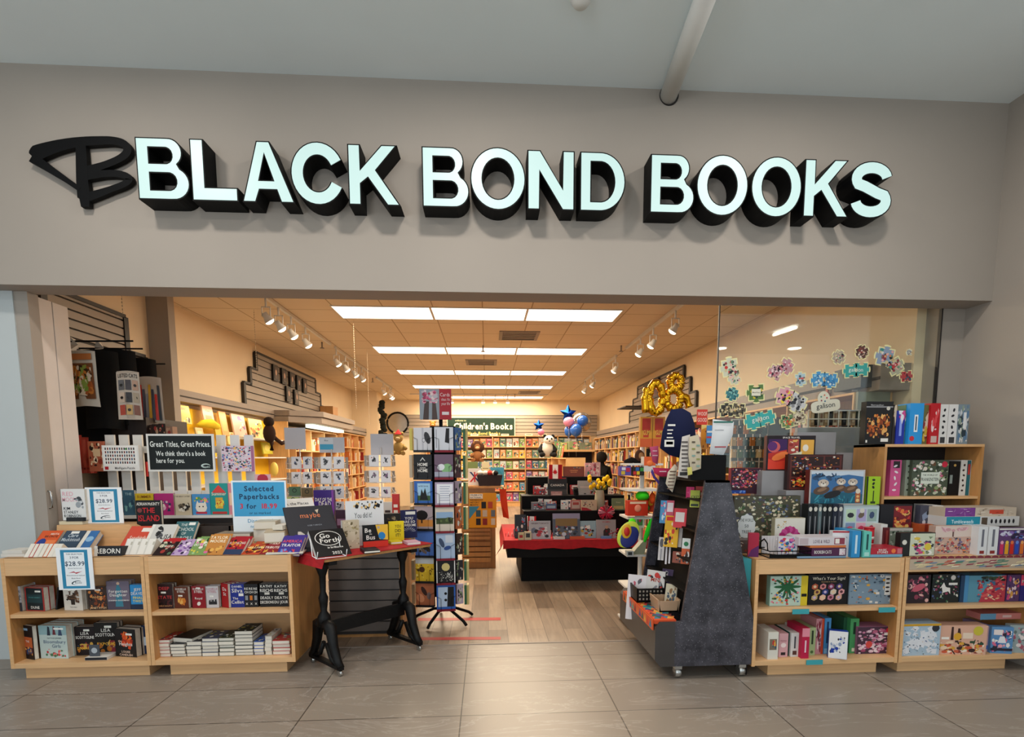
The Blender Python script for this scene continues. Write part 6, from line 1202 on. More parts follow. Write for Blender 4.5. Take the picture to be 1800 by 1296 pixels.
I('gift_box', 'cream tall box on the back of the counter', 'gift', (847, 812, 860, 834), .06, '#c8bc98', [('r', .1, .45, .9, .5, '#6a5a3a')], Y=8.1, z=None, pages=None)
I('book', 'olive book beside the lion plush', BOOK, (822, 812, 840, 825), .06, '#6a7a4a', Y=8.1, pages=None)
# balloons
def star(g, c, r, d, col):
    pts = [(r * (1 if i % 2 == 0 else .48) * math.sin(PI * i / 5), r * (1 if i % 2 == 0 else .48) * math.cos(PI * i / 5)) for i in range(10)]; n = 10
    vs = [(c[0] + p[0], c[1], c[2] + p[1]) for p in pts] + [(c[0], c[1] - d, c[2]), (c[0], c[1] + d, c[2])]
    g.add(vs, [(i, (i + 1) % n, n) for i in range(n)] + [((i + 1) % n, i, n + 1) for i in range(n)], col, False); return g
def balloon(label, px, YY, col, kind='ball', m=RUBBER, nm='balloon'):
    x, Y, z, w_, h, _ = place(px, YY); t = thing(nm, label, 'balloon', (x, Y, z)); r = h / 2; g = G()
    if kind == 'star': star(g, (0, 0, r), r * 1.05, r * .4, col)
    elif kind == 'disc': g.ball((0, 0, r), (r, r * .35, r), col, 20, 12)
    else: g.ball((0, 0, r), (w_ / 2, w_ / 2, r), col, 18, 12)
    g.build('balloon_skin', m, t); G().lathe([(.012, -.02), (.004, 0)], 8, col).tube([(0, 0, -.02), (.01, .01, -.35)], .0015, 4, '#d8d0c8').build('tied_end', m, t)
balloon('big blue star foil balloon above the balloon bunch', (983, 712, 1014, 742), 9.9, '#0c3a8a', 'star', FOIL)
balloon('small blue star foil balloon over the panda plush', (936, 738, 958, 758), 10.1, '#0c3a8a', 'star', FOIL)
balloon('silver disc balloon behind the bright blue ones', (1008, 725, 1037, 760), 10.2, '#b8b4b0', 'disc', FOIL)
balloon('pink balloon at the left of the bunch', (990, 733, 1010, 751), 9.8, '#d88aa8')
balloon('bright blue balloon at the upper right of the bunch', (1014, 730, 1034, 750), 9.8, '#2a62b8')
balloon('bright blue balloon at the bottom right of the bunch', (1002, 745, 1023, 768), 9.7, '#2a62b8')
balloon('bright blue balloon at the bottom left of the bunch', (992, 748, 1007, 768), 9.9, '#2a62b8')
balloon('small pink balloon under the small star', (945, 754, 957, 766), 10.0, '#d87a98')
# customer in black at the back
t = thing('person', 'person with dark bushy hair in black clothing standing at the back right shelves', 'person', (2.82, 13.4, 0), R_(160))
me = bpy.data.meshes.new('body'); V_ = [(0, 0, .95), (0, 0, 1.15), (0, 0, 1.38), (0, 0, 1.46), (0, -.01, 1.6), (.17, 0, 1.38), (.24, .02, 1.12), (.2, -.18, 1.0), (-.17, 0, 1.38), (-.24, .02, 1.12), (-.2, -.18, 1.0), (.1, 0, .88), (.11, -.01, .48), (.11, .02, .08), (.11, -.14, .04), (-.1, 0, .88), (-.11, -.01, .48), (-.11, .02, .08), (-.11, -.14, .04)]
E_ = [(0, 1), (1, 2), (2, 3), (3, 4), (2, 5), (5, 6), (6, 7), (2, 8), (8, 9), (9, 10), (0, 11), (11, 12), (12, 13), (13, 14), (0, 15), (15, 16), (16, 17), (17, 18)]
Rd = [.15, .14, .14, .055, .095, .06, .045, .03, .06, .045, .03, .09, .065, .045, .035, .09, .065, .045, .035]
me.from_pydata(V_, E_, []); bo = bpy.data.objects.new('body', me); COL.objects.link(bo); bo.parent = t; me.materials.append(BLACK)
sk = bo.modifiers.new('skin', 'SKIN')
for i, r in enumerate(Rd): me.skin_vertices[0].data[i].radius = (r, r)
me.skin_vertices[0].data[0].use_root = True; bo.modifiers.new('sub', 'SUBSURF').levels = 2
G().ball((0, .02, 1.66), (.15, .15, .15), '#0e0a09').build('hair', PLUSH, t); G().ball((0, -.075, 1.62), (.065, .04, .085), '#9a6a50').build('face', PLUSH, t)
t.scale = (1, 1, .94)
# rug-like taped lines on the plank floor
p1 = atZ(745, 1093, 0); g = G()
for k, (ya, yb) in enumerate(((1087, 1092), (1121, 1126))):
    a, b, c, d = atZ(735, yb, 0), atZ(880, yb - 1, 0), atZ(880, ya - 1, 0), atZ(735, ya, 0)
    o = G().add([(v.x, v.y, .0015) for v in (a, b, c, d)], [(0, 1, 2, 3)], '#b02a2a').build('floor_stripe', PRINT); tag(o, 'red stripe on the plank floor under the card spinner, %s one' % ('rear', 'front')[k], 'floor stripe', 'red floor stripes')

# ================================================================ RIGHT SIDE: PUZZLES
pz = 'puzzle_box'
def rowdots(c, n=6, x=.5, r=.2): return [('e', x + .05 * ((i % 2) * 2 - 1), (i + 1) / (n + 1), r, .03, c, 7, i * .9) for i in range(n)]
US, LS = .4955, .1255
PG1, PG2, PG3 = 'puzzle boxes on the upper shelf of the right bookcases', 'boxes standing spine out on the right lower shelf', 'puzzle boxes in the far right bookcase'
I(pz, 'pale mint puzzle box with a big green palm tree and flowers', 'puzzle box', (1352, 1013, 1418, 1070), .05, '#b8cfc0', [('r', .82, 0, 1, 1, '#d8c02c'), ('r', .44, .1, .48, .6, '#4a5a30')] + [('e', .46 + .17 * math.cos(a), .64 + .17 * math.sin(a), .2, .05, '#1f5a34', 8, math.atan(math.tan(a))) for a in [i * PI / 5 for i in range(10)]] + [('c', 26, ['#c83a34', '#e0a83c', '#2c5a3c', '#e88a9a', '#3a6a9a', '#1c2a20'], 5, .03, .06, .02, .02, .8, .5), ('c', 10, ['#c83a34', '#e0a83c', '#2c5a3c'], 15, .03, .05, .02, .7, .8, .98), ('r', .84, .3, .98, .4, BK)], Y=3.68, z=US, pages=None, edge='#8fb8a8', group=PG1)
hx = []
for j, yy in enumerate((.6, .42, .24)):
    for i in range(4):
        cx = .16 + .2 * i + (.06 if j == 1 else 0); hx.append(('e', cx, yy, .088, .1, ['#b85a3c', '#d88a8a', '#8a3a54', '#4a3a7a', '#c8a058', '#2a3a7a', '#d8c8b8', '#e0a0a0', '#b8a070', '#e8b8a0', '#c07a90', '#d8a890'][j * 4 + i], 6, PI / 6)); hx.append(('e', cx, yy, .04, .05, ['#e8c8a0', '#5a2a34', '#c8b0d0'][(i + j) % 3], 6, 0))
I(pz, 'black puzzle box with rows of coloured hexagons under white script', 'puzzle box', (1419, 1010, 1490, 1069), .05, '#0d0c10', [('t', "What's Your Sign?", .5, .82, .1, '#e4dcc8', .85), ('t', '12 puzzles in one box', .5, .74, .04, '#c8a070', .7)] + hx, Y=3.69, z=US, pages=None, group=PG1)
I(pz, 'blue grey puzzle box of birds and fish on the upper shelf', 'puzzle box', (1491, 1010, 1568, 1068), .07, '#7d93a4', [('c', 46, ['#e0dcd4', '#2c3440', '#c86a34', '#5a7488', '#a8b8c4', '#3a5064', '#d8a040'], 8, .02, .07), ('r', .8, .3, .93, .95, '#dcdcd8')] + [('e', .865, .42 + .14 * i, .05, .03, '#1c1c20', 8, 0) for i in range(4)], Y=3.68, z=US, pages=None, n=2, group=PG1)
for x0, x1, y0, y1, c, ops, lab, YY in [
    (1348, 1366, 1112, 1177, '#d8d4c8', [('r', .15, .35, .85, .75, '#7a6a5a'), ('c', 5, ['#b83a34', '#2c5a6a', '#d8a848'], 3, .1, .2, .15, .35, .85, .75)], 'white box with a small picture at the left end of the lower shelf', 3.62),
    (1367, 1383, 1114, 1177, '#d8a4a8', [('t', 'PUZZLE', .5, .66, .05, '#8a3a44', .8), ('e', .5, .5, .3, .1, '#f0dcd8', 10, 0), ('r', .25, .08, .75, .2, '#2a2226')], 'pink box spine second from the left on the lower shelf', 3.66),
    (1384, 1388, 1112, 1172, '#1e4a40', [], 'thin dark green box spine on the lower shelf', 3.68),
    (1388, 1402, 1113, 1176, '#d8d6d2', [('r', .4, .35, .6, .85, '#4a4a50'), ('r', .25, .08, .75, .25, '#5a3a34')], 'white box spine with a vertical grey title on the lower shelf', 3.66),
    (1403, 1406, 1108, 1172, '#e4e2dc', [], 'very thin white box beside the crimson one', 3.68),
    (1407, 1420, 1105, 1179, '#b81c44', [('r', 0, .72, 1, 1, '#e08a9a'), ('r', .4, .2, .6, .6, '#e8c8d0')], 'crimson box spine with a pink top on the lower shelf', 3.62),
    (1420, 1431, 1104, 1169, '#a8b884', [('r', .35, .4, .65, .9, '#2c3a24'), ('o', .5, .12, .25, '#4a6a3c')], 'light green box spine right of the crimson one', 3.68),
    (1431, 1441, 1088, 1168, '#c88a90', [('c', 14, ['#8a2c3c', '#e8d0d0', '#5a3a44'], 3, .1, .2)], 'dusty rose patterned box spine on the lower shelf', 3.7),
    (1441, 1445, 1088, 1166, '#c84a2c', [], 'thin vermilion box spine on the lower shelf', 3.7),
    (1446, 1457, 1087, 1166, '#4a8fc4', [('r', .35, .3, .65, .9, '#1c3a5c'), ('r', .1, .02, .9, .15, '#8ab8d8')], 'sky blue box spine on the lower shelf', 3.7),
    (1479, 1489, 1086, 1163, '#2a5c40', [], 'dark green tall box spine on the lower shelf', 3.74),
    (1491, 1506, 1088, 1164, '#4a9a5c', [('r', .35, .55, .65, .9, '#143a24'), ('r', .3, .05, .7, .15, '#e0dcc0')], 'mid green tall box spine right of the dark green one', 3.7)]:
    I(pz, lab, 'puzzle box', (x0, y0, x1, y1), .2, c, ops, Y=YY, z=LS, h=None, pages=None, group=PG2)
I(pz, 'white and royal blue box turned outward in front of the green spines', 'puzzle box', (1456, 1110, 1486, 1172), .045, '#e0e0e2', [('r', .0, .05, .95, .95, '#e4e4e4'), ('c', 14, ['#1c3a9a', '#8a9ab8', '#2c2c34', '#c8ccd4'], 4, .06, .16, .05, .15, .9, .9)], Y=3.6, z=LS, pages=None, edge='#1f3f9a', rz=-24)
I(pz, 'puzzle box covered with pink roses at the right end of the lower shelf', 'puzzle box', (1504, 1102, 1571, 1160), .06, '#4a3040', [('c', 60, ['#d8a0b8', '#c87a98', '#e8c8d0', '#b8607c', '#e0b0c4', '#a84a6c', '#f0dce0'], 12, .045, .09, 0, 0, 1, .95, 'dot'), ('o', .32, .35, .09, '#d84a44'), ('c', 16, ['#c87a98', '#e8c8d0', '#3c5a34'], 14, .02, .04, 0, 0, 1, .95, 'dot'), ('r', .7, .68, .95, .76, '#e8e4dc'), ('o', .8, .86, .06, '#c82838')], Y=3.68, z=LS, pages=None, n=2, edge='#a86a88')
for x, y, sh in ((1408, 1078, 'upper'), (1432, 1172, 'lower'), (1560, 1069, 'upper right')):
    a = atY(x, y, 3.59); o = G().box(-.06, -.003, -.035, .06, .001, .0, '#3fa0a8').build('shelf_tag', PRINT); o.location = (a.x, 3.595, (US if 'up' in sh else LS) - .002); tag(o, 'small turquoise price tag on the %s shelf edge of the near right case' % sh, 'price tag')
# case at the far right
for x0, x1, y0, y1, c, ops, lab, t_, n in [
    (1592, 1633, 1011, 1062, '#26181f', [('c', 22, ['#a8385a', '#d87a8a', '#4a2a3a', '#8a3c50', '#e0b0a8'], 3, .05, .14), ('e', .5, .55, .3, .12, '#c85a6c', 10, .4)], 'dark puzzle box of pink whales at the left end of the far right upper shelf', .05, 1),
    (1636, 1684, 1010, 1062, '#141a18', [('c', 30, ['#3a6a4a', '#d8d4c8', '#8a3a54', '#4a5a8a', '#c8b8a0'], 5, .03, .07), ('p', [(.4, .35), (.6, .4), (.68, .3), (.66, .5), (.5, .56), (.42, .72), (.34, .6)], '#e8e4dc'), ('r', .6, .62, .92, .7, '#e0dcd4'), ('o', .75, .88, .09, '#d8d0c8')], 'black puzzle box with a white unicorn among flowers', .05, 1),
    (1700, 1765, 1012, 1061, '#5a93a8', [('p', [(.3, 0), (1, 0), (1, 1), (.75, .95), (.45, .5)], '#b83a4a'), ('c', 50, ['#c83a44', '#8a1c34', '#e08a6a', '#3a6a8a', '#e8c8a0', '#d85a5a'], 7, .03, .09, .2, 0, 1, 1), ('c', 12, ['#1c2420', '#3a4a34'], 8, .05, .1, .3, .75, 1, 1)], 'blue and crimson tree puzzle box on the far right upper shelf', .06, 2),
    (1767, 1790, 1011, 1060, '#5a3c68', [('c', 20, ['#c84a7a', '#e8d0d8', '#3a2a5a', '#d8a050'], 4, .08, .16)], 'purple floral puzzle box near the right edge of the upper shelf', .05, 1),
    (1791, 1812, 1011, 1060, '#2c2c7a', [('r', .0, .6, 1, 1, '#d8486a'), ('t', 'MORE', .5, .7, .12, W_H, .8)], 'indigo and pink box at the very right of the upper shelf', .05, 1)]:
    I(pz, lab, 'puzzle box', (x0, y0, x1, y1), t_, c, ops, Y=3.68, z=US, pages=None, n=n, group=PG3)
for k, x in enumerate((1686, 1693)): I(pz, 'blue box spine between unicorn and tree boxes, %s' % ('darker', 'lighter')[k], 'puzzle box', (x, 1012, x + 7, 1060), .2, ('#1c3a5a', '#4a8ab8')[k], Y=3.68, z=US, pages=None)
for x0, x1, y0, y1, c, ops, lab, t_, rz, n in [
    (1584, 1650, 1097, 1156, '#a8bccb', [('c', 16, ['#e0e0e4', '#dcdce0'], 4, .12, .22, 0, 0, 1, 1, 'poly'), ('c', 60, ['#2a2c34', '#3c5a8a', '#e4e4e8', '#6a7a8a', '#d8c0a0'], 5, .012, .03, 0, .02, 1, .9), ('o', .86, .86, .1, '#2a2c34'), ('r', 0, .93, 1, 1, '#c8982c')], 'pale blue and white puzzle box of a crowded winter scene', .06, 0, 2),
    (1646, 1728, 1100, 1160, '#d8a890', [('p', [(.28, .5), (.34, .5), (.33, .95), (.29, .95)], '#3a1f1c'), ('p', [(.4, .5), (.5, .5), (.46, .9), (.42, .9)], '#3a1f1c'), ('o', .42, .62, .08, '#d8a030'), ('c', 46, ['#3a2420', '#e8c8a8', '#c85a3c', '#2c4a34', '#d8a03c', '#8a3a30', '#f0e0cc'], 6, .03, .1, 0, 0, 1, .5), ('r', .52, .55, .72, .75, '#e8d0b8'), ('o', .82, .82, .1, '#c8b83c'), ('r', .1, .52, .25, .6, '#f0e8dc')], 'peach coloured puzzle box of bottles and leaves on the far right lower shelf', .05, -6, 2),
    (1741, 1775, 1103, 1160, '#5a8ab8', [('c', 18, ['#d86a8a', '#e8e4e0', '#2c2a3a', '#3a5a9a', '#e8a0a8'], 4, .08, .18), ('p', [(.3, .4), (.7, .4), (.6, .65), (.4, .65)], '#e4e4e8'), ('r', 0, .1, 1, .2, '#2a2838'), ('r', .1, .7, .5, .9, '#e8dcd8')], 'blue, pink and black illustrated box on the far right lower shelf', .05, -12, 1),
    (1773, 1812, 1100, 1160, '#9aa8a8', [('c', 30, ['#c87a8a', '#d8c8c8', '#6a7a78', '#a85a6a', '#e8dcd8'], 7, .05, .13)], 'grey green and pink floral box at the right edge of the lower shelf', .05, -12, 1)]:
    I(pz, lab, 'puzzle box', (x0, y0, x1, y1), t_, c, ops, Y=3.62, z=LS, pages=None, rz=rz, n=n, group=PG3)
I(pz, 'tan and lilac thin boxes between the peach and blue ones', 'puzzle box', (1729, 1101, 1740, 1157), .2, '#9a8ab0', [('r', .0, 0, .4, 1, '#d8b0a8'), ('r', .1, .1, .9, .25, '#5a7ac0')], Y=3.66, z=LS, pages=None)
I(pz, 'coral and blue box laid across the standing ones at the right edge', 'puzzle box', (1722, 1084, 1800, 1098), .12, '#d8847c', [('r', 0, 0, .35, 1, '#6a9ab8'), ('r', .5, .3, .7, .7, '#e8c0b8')], Y=3.7, z=.355, pages=None, lean=0, h=.045)

# --- top of the near right case
TT = .849
riser = thing('display_riser', 'stepped grey display riser behind the puzzle boxes on the right case', 'riser', (0, 0, 0))
def step(x0, x1, ytop, Ya, Yb):
    a, b = atY(x0, ytop, Ya), atY(x1, ytop, Ya); G().box(a.x, Ya, TT, b.x, Yb, a.z).build('step', GREYP, riser); return a.z
zA = step(1340, 1400, 828, 4.22, 4.4); zB = step(1382, 1430, 863, 4.08, 4.2); zC = step(1419, 1545, 889, 3.97, 4.36); zD = step(1402, 1470, 760, 4.37, 4.43); zE = step(1470, 1528, 796, 4.395, 4.43)
PT = 'puzzle boxes displayed on top of the near right case'
I(pz, 'puzzle box with a red and violet alien landscape and yellow inset', 'puzzle box', (1347, 766, 1430, 824), .05, '#1d1216', [('r', .04, .04, .42, .9, '#b82c24'), ('p', [(.04, .5), (.42, .6), (.42, .9), (.04, .9)], '#3c1c54'), ('e', .15, .68, .13, .16, '#c85a5a', 14, 0), ('e', .12, .7, .1, .13, '#5a2a6a', 14, 0), ('e', .28, .42, .18, .1, '#e8783c', 10, .4), ('p', [(.04, .04), (.42, .04), (.42, .3), (.2, .25), (.04, .35)], '#d8402c'), ('r', .44, .48, .66, .9, '#a8443c'), ('c', 9, ['#e0b05a', '#e8dcc8', '#8a2a24'], 3, .03, .06, .45, .5, .66, .9), ('r', .7, .42, .97, .88, '#e0a848'), ('e', .8, .65, .06, .1, '#e8e0d0', 10, 0), ('p', [(.45, .33), (.72, .42), (.73, .55), (.46, .46)], '#e4e0c0'), ('t', 'SPACE TRAVEL', .5, .92, .05, '#e8e0d8', .6)], Y=4.26, z=zA, pages=None, edge='#5a1c20', rz=-4, group=PT)
I(pz, 'dark red puzzle box showing crammed cupboard shelves', 'puzzle box', (1384, 799, 1478, 860), .05, '#3a1a18', [('r', .04, .03, .97, .96, '#5c2822')] + [('r', .07 + .3 * i, .08 + .3 * j, .34 + .3 * i, .34 + .3 * j, '#2a1210') for i in range(3) for j in range(3)] + [('c', 80, ['#c83a2c', '#e0b078', '#8a5a3a', '#d8d0c0', '#3a4a7a', '#c8782c', '#7a2c28'], 5, .015, .04, .06, .07, .95, .95), ('c', 20, ['#d8902c', '#c83a1c', '#e8c050'], 7, .02, .05, .07, .08, .35, .35), ('o', .35, .6, .03, '#4a5a8a')], Y=4.14, z=zB, pages=None, edge='#2a1312', rz=-3, group=PT)
ot = [('r', .03, .04, .97, .96, '#3a6a9c'), ('p', [(.03, .96), (.97, .96), (.97, .8), (.7, .86), (.4, .8), (.03, .88)], '#c0ccd8'), ('c', 12, ['#2c4a6a', '#1c3450', '#4a7aa4'], 5, .05, .1, .04, .68, .6, .92), ('p', [(.03, .04), (.97, .04), (.97, .3), (.6, .36), (.3, .3), (.03, .36)], '#1d5a70'), ('c', 16, ['#2a7a90', '#144458', '#3a90a0'], 7, .04, .09, .04, .05, .95, .3, 'leaf')]
for cx, cy, s in ((.25, .62, .1), (.57, .66, .085), (.78, .65, .09)):
    ot += [('e', cx - .03, cy - .2, s * 1.5, s * 1.2, '#5a4436', 12, .2), ('e', cx, cy, s, s * 1.1, '#c4b4a4', 14, 0), ('e', cx, cy - .04, s * .5, s * .45, '#e0d8cc', 10, 0), ('e', cx, cy - .01, .014, .018, BK, 8, 0), ('e', cx - s * .4, cy + .03, .01, .016, BK, 6, 0), ('e', cx + s * .4, cy + .03, .01, .016, BK, 6, 0), ('e', cx - .02, cy - .18, s * .9, s * .5, '#8a6a50', 10, .3)]
ot += [('e', .42, .3, .16, .1, '#1c1c20', 10, .25), ('r', .84, .06, .93, .34, '#a85a34'), ('o', .885, .39, .045, '#d8ccb8'), ('e', .885, .24, .03, .04, '#e0b070', 6, 0), ('e', .885, .13, .035, .05, '#e0c080', 6, 0)]
I(pz, 'puzzle box of three otters floating on blue water', 'puzzle box', (1421, 826, 1518, 886), .06, '#b8b4b0', ot, Y=4.0, z=zC, pages=None, edge='#6a2420', rz=0, group=PT)
I(pz, 'lime green narrow box with black icons beside the otters', 'puzzle box', (1521, 838, 1545, 888), .06, '#9cc020', [('r', 0, 0, .12, 1, '#14180c')] + [('e', .5, .88 - .13 * i, .12, .04, BK, 8, i) for i in range(3)] + [('r', .5, .1, .58, .5, '#2c3a10'), ('r', .35, .04, .7, .12, '#2c3a10')], Y=4.0, z=zC, pages=None, rz=-6, group=PT)
for k, (x0, x1, c) in enumerate([(1418, 1426, '#14181c'), (1427, 1435, '#1a1c20'), (1436, 1442, '#5a6a6c'), (1443, 1451, '#111418'), (1452, 1460, '#101318'), (1461, 1470, '#141a2c'), (1471, 1479, '#3a3c48')]):
    I(pz, 'black box spine with a pale oval badge, number %d from the left under the otters' % (k + 1), 'puzzle box', (x0, 887, x1, 948), .085, c, [('e', .5, .9, .38, .05, '#c8c4b8', 12, 0), ('r', .4, .3, .6, .75, '#8a8a8c'), ('c', 5, ['#a8443c', '#5a6a5a', '#8a6a4a'], k, .15, .3, 0, .02, 1, .28)], Y=3.88, z=TT, pages=None, group='spines under the otters')
I(pz, 'pale puzzle box of nine bird paintings under the otters', 'puzzle box', (1480, 890, 1542, 950), .085, '#a8b8bc', [('r', .03, .03, .97, .97, '#b8c8cc')] + [('r', .07 + .3 * i, .06 + .3 * j, .34 + .3 * i, .33 + .3 * j, ['#c8d0a8', '#8ab0c0', '#d8b8a0', '#7a90b0', '#d8a0b0', '#c0c8c0', '#b8d0b0', '#a8a0c8', '#90a8a0'][i + 3 * j]) for i in range(3) for j in range(3)] + [('e', .2 + .3 * i, .2 + .3 * j, .1, .06, ['#3a6a3c', '#c84a6a', '#2a2c34', '#d88a3c', '#c83a5a', '#6a5a4a', '#2c5a3a', '#a83a54', '#3a4a6a'][i * 3 + j], 7, .7 * i) for i in range(3) for j in range(3)] + [('o', .52, .9, .07, '#d0ccc0')], Y=3.88, z=TT, pages=None, group=PT)
I(pz, 'crowded magenta and red bar scene puzzle box beside the black topped stand', 'puzzle box', (1284, 823, 1337, 868), .05, '#3a1a2a', [('c', 110, ['#c83a5a', '#d8607c', '#e8d8d0', '#2a1c28', '#8a2a44', '#d87a3c', '#5a3a6a'], 11, .025, .06, .02, .2, .98, .98), ('r', 0, 0, .5, .13, '#2c4aa0'), ('c', 8, ['#3a6ad0', '#8aa8e0'], 2, .03, .05, .02, 0, .5, .14)], Y=4.3, z=None, pages=None, rz=-2, edge='#a8283c', group=PT)
I(pz, 'large green and tan puzzle box with a white starburst label of trees', 'puzzle box', (1288, 872, 1404, 946), .06, '#4c4a3a', [('c', 170, ['#8a9a70', '#d8d0b8', '#2c3824', '#6a5a48', '#3c5a3a', '#b8a888', '#8a6a5a', '#a8b0a0', '#4a4a5a'], 13, .015, .045), ('c', 30, ['#c8b890', '#3a4430', '#d8ccb0', '#5a6a8a'], 3, .02, .04, .45, .5, .98, .98, 'poly'), ('p', [(.2 + .125 * (1 + .12 * (i % 2)) * math.cos(i * PI / 10), .43 + .22 * (1 + .12 * (i % 2)) * math.sin(i * PI / 10)) for i in range(20)], '#d4d8d8'), ('t', 'THE WORLD', .2, .52, .06, '#4a5450', .2), ('t', '50', .2, .41, .06, '#4a5450', .06), ('t', 'TREES', .2, .3, .06, '#4a5450', .14)], Y=4.02, z=TT, pages=None, edge='#2c2a20', rz=0, group=PT)
I(pz, 'square white box with a magenta dahlia drawing', 'puzzle box', (1361, 911, 1414, 948), .05, '#d4d0c4', [('c', 10, ['#3a4a4a', '#c8a050'], 4, .02, .03, .05, .7, .4, .95)] + [('e', .5 + .3 * math.cos(a), .25 + .42 * math.sin(a), .12, .09, ('#a8286a', '#c04a8a')[i % 2], 8, a) for i, a in enumerate([j * PI / 10 for j in range(11)])] + [('e', .5 + .17 * math.cos(a), .22 + .22 * math.sin(a), .08, .06, '#6a1c4a', 8, a) for a in [j * PI / 7 for j in range(8)]] + [('o', .5, .14, .09, '#2c2028'), ('o', .5, .14, .04, '#c8b0b8')], Y=3.86, z=TT, pages=None, edge='#b8b090')
a = atZ(1424, 946, TT); t = thing('tube_package', 'red cardboard tube with a metal lid standing by the black spines', 'tube', (a.x, 3.82, TT)); G().cyl(0, 0, 0, .18, .034, 18, '#b01c28').cyl(0, 0, .06, .07, .0345, 18, '#d8c8c0').cyl(0, 0, .1, .12, .0345, 18, '#e0d8d0').cyl(0, 0, .0, .05, .0343, 18, '#b8b4b0').build('tube', PRINT, t); G().cyl(0, 0, .18, .187, .036, 18, '#c82830').build('lid', PRINT, t)
a = atZ(1323, 955, TT)
I('gift_bag', 'crimson and purple pouch leaning by the large trees box', 'bag', (1314, 938, 1334, 972), .05, '#a8203c', [('p', [(0, 0), (1, 0), (1, .5), (.3, .3)], '#5a1c5a')], Y=3.7, z=TT, pages=None, rz=-20)
I('book', 'flat patterned box at the left back corner of the near right case top', BOOK, (1297, 950, 1330, 968), .12, '#5a4a44', [('c', 10, ['#c8b8a8', '#8a3a34'], 3, .06, .12)], Y=3.84, z=TT, pages=None)
a, b = atZ(1340, 978, TT), atZ(1424, 978, TT); t = thing('wire_basket', 'black low wire basket of cards at the front of the right case', 'basket', ((a.x + b.x) / 2, 3.63, TT)); hw = (b.x - a.x) / 2 - .005
g = G()
for z in (.004, .05): g.tube([(-hw, 0, z), (hw, 0, z), (hw, .17, z), (-hw, .17, z), (-hw, 0, z)], .004, 5)
for k in range(13): x = -hw + 2 * hw * k / 12; g.tube([(x, 0, .05), (x, 0, .004), (x, .17, .004), (x, .17, .05)], .002, 4)
g.box(-hw, -.001, .0, hw, .001, .028).build('basket', BLACK, t)
for s in (-1, 1): G().tube([(s * hw, .03, .05), (s * hw, .04, .1), (s * hw, .085, .125), (s * hw, .13, .1), (s * hw, .14, .05)], .005, 6).build('handle', BLACK, t)
for k in range(6):
    I('boxed_card', 'white edged card pack number %d leaning in the black wire basket' % (k + 1), 'card', (1340 + 5 * k, 943, 1366 + 5 * k, 973), .012, '#d0ced0', [('c', 6, ['#b8c0c8', '#8a98a8', '#e8e4e0'], k, .1, .2)], Y=3.79 - .014 * k, z=TT + .008, pages=None, rz=-24, group='card packs in the wire basket')
I('boxed_card', 'card pack with colourful circles at the front of the wire basket', 'card', (1367, 944, 1401, 973), .015, '#cdc8d0', [('c', 30, ['#d86aa0', '#e8a83c', '#4a9ac0', '#6a4aa0', '#e0dcd8', '#c83a54', '#2c5a8a'], 6, .06, .13, .02, .02, .98, .98, 'dot')], Y=3.67, z=TT + .008, pages=None)
for k, (x0, x1, y0, y1, c, ops, lab, dd) in enumerate([
    (1402, 1487, 976, 980, '#7a98b0', [], 'pale blue box at the bottom of the book box stack', .16),
    (1427, 1487, 962, 976, '#4c2044', [('t', 'BOOKISH CATS', .32, .3, .4, W_H, .5), ('r', .8, .1, .97, .9, '#d8ccd0'), ('c', 6, ['#2a1c28', '#c85a7a'], 2, .02, .04, .8, .1, .97, .9)], 'purple box with white capitals in the box stack', .16),
    (1424, 1487, 958, 962, '#c8703c', [], 'thin orange box in the middle of the box stack', .16),
    (1404, 1487, 944, 958, '#cfc8cc', [('t', 'LOVE & WILD', .48, .28, .42, '#6a5a6a', .35), ('r', .75, .1, .97, .9, '#8a3a4a'), ('r', .77, .2, .86, .8, '#e8e0d8'), ('r', .02, .1, .2, .9, '#b8a8ac')], 'white and red box on top of the box stack', .16)]):
    a = atZ(1450, 980, TT); zz = atY(1450, y1, 3.62).z; zz = max(TT, zz)
    I(pz, lab, 'puzzle box', (x0, y0, x1, y1), dd, c, ops, Y=3.62, z=[TT, TT + .014, TT + .073, TT + .09][k], h=[.013, .057, .016, .056][k], lean=0, pages=None, group='stack of boxes on the right case')
for x0, x1, y0, y1, c, ops, lab, YY, rz in [
    (1462, 1494, 934, 979, '#d4d4d6', [('t', 'BOLOGNA', .45, .72, .07, '#7a7a80', .7), ('r', 0, .94, 1, 1, '#a82030')], 'white box with a red lid edge at the front of the right case', 3.66, -8),
    (1496, 1511, 934, 980, '#2e8cc4', [('r', .38, .15, .62, .85, '#c8e0ec')], 'bright blue box spine beside the white box', 3.62, 0),
    (1511, 1516, 934, 978, '#14202c', [], 'thin navy spine between the blue and turquoise boxes', 3.64, 0),
    (1516, 1530, 935, 980, '#62c0b0', [('r', .38, .3, .62, .9, '#1c4a4a'), ('r', .2, .05, .8, .2, '#a8dcd0')], 'turquoise box spine with a dark vertical title', 3.62, 0)]:
    I(pz, lab, 'puzzle box', (x0, y0, x1, y1), .2 if x1 - x0 < 20 else .05, c, ops, Y=YY, z=TT, pages=None, rz=rz)
I(pz, 'light blue box lying under the red one at the right of the near case', 'puzzle box', (1530, 973, 1586, 979), .16, '#7aa8c0', Y=3.62, z=TT, h=.02, lean=0, pages=None)
I(pz, 'red box with white capitals lying beside the turquoise spine', 'puzzle box', (1530, 961, 1586, 973), .16, '#b02434', [('t', 'MAGIC', .38, .55, .3, W_H, .3), ('t', 'STONES', .38, .15, .34, W_H, .36), ('o', .72, .5, .07, '#e8783c'), ('r', .84, .1, .98, .9, '#c86a74')], Y=3.62, z=TT + .021, h=.045, lean=0, pages=None)
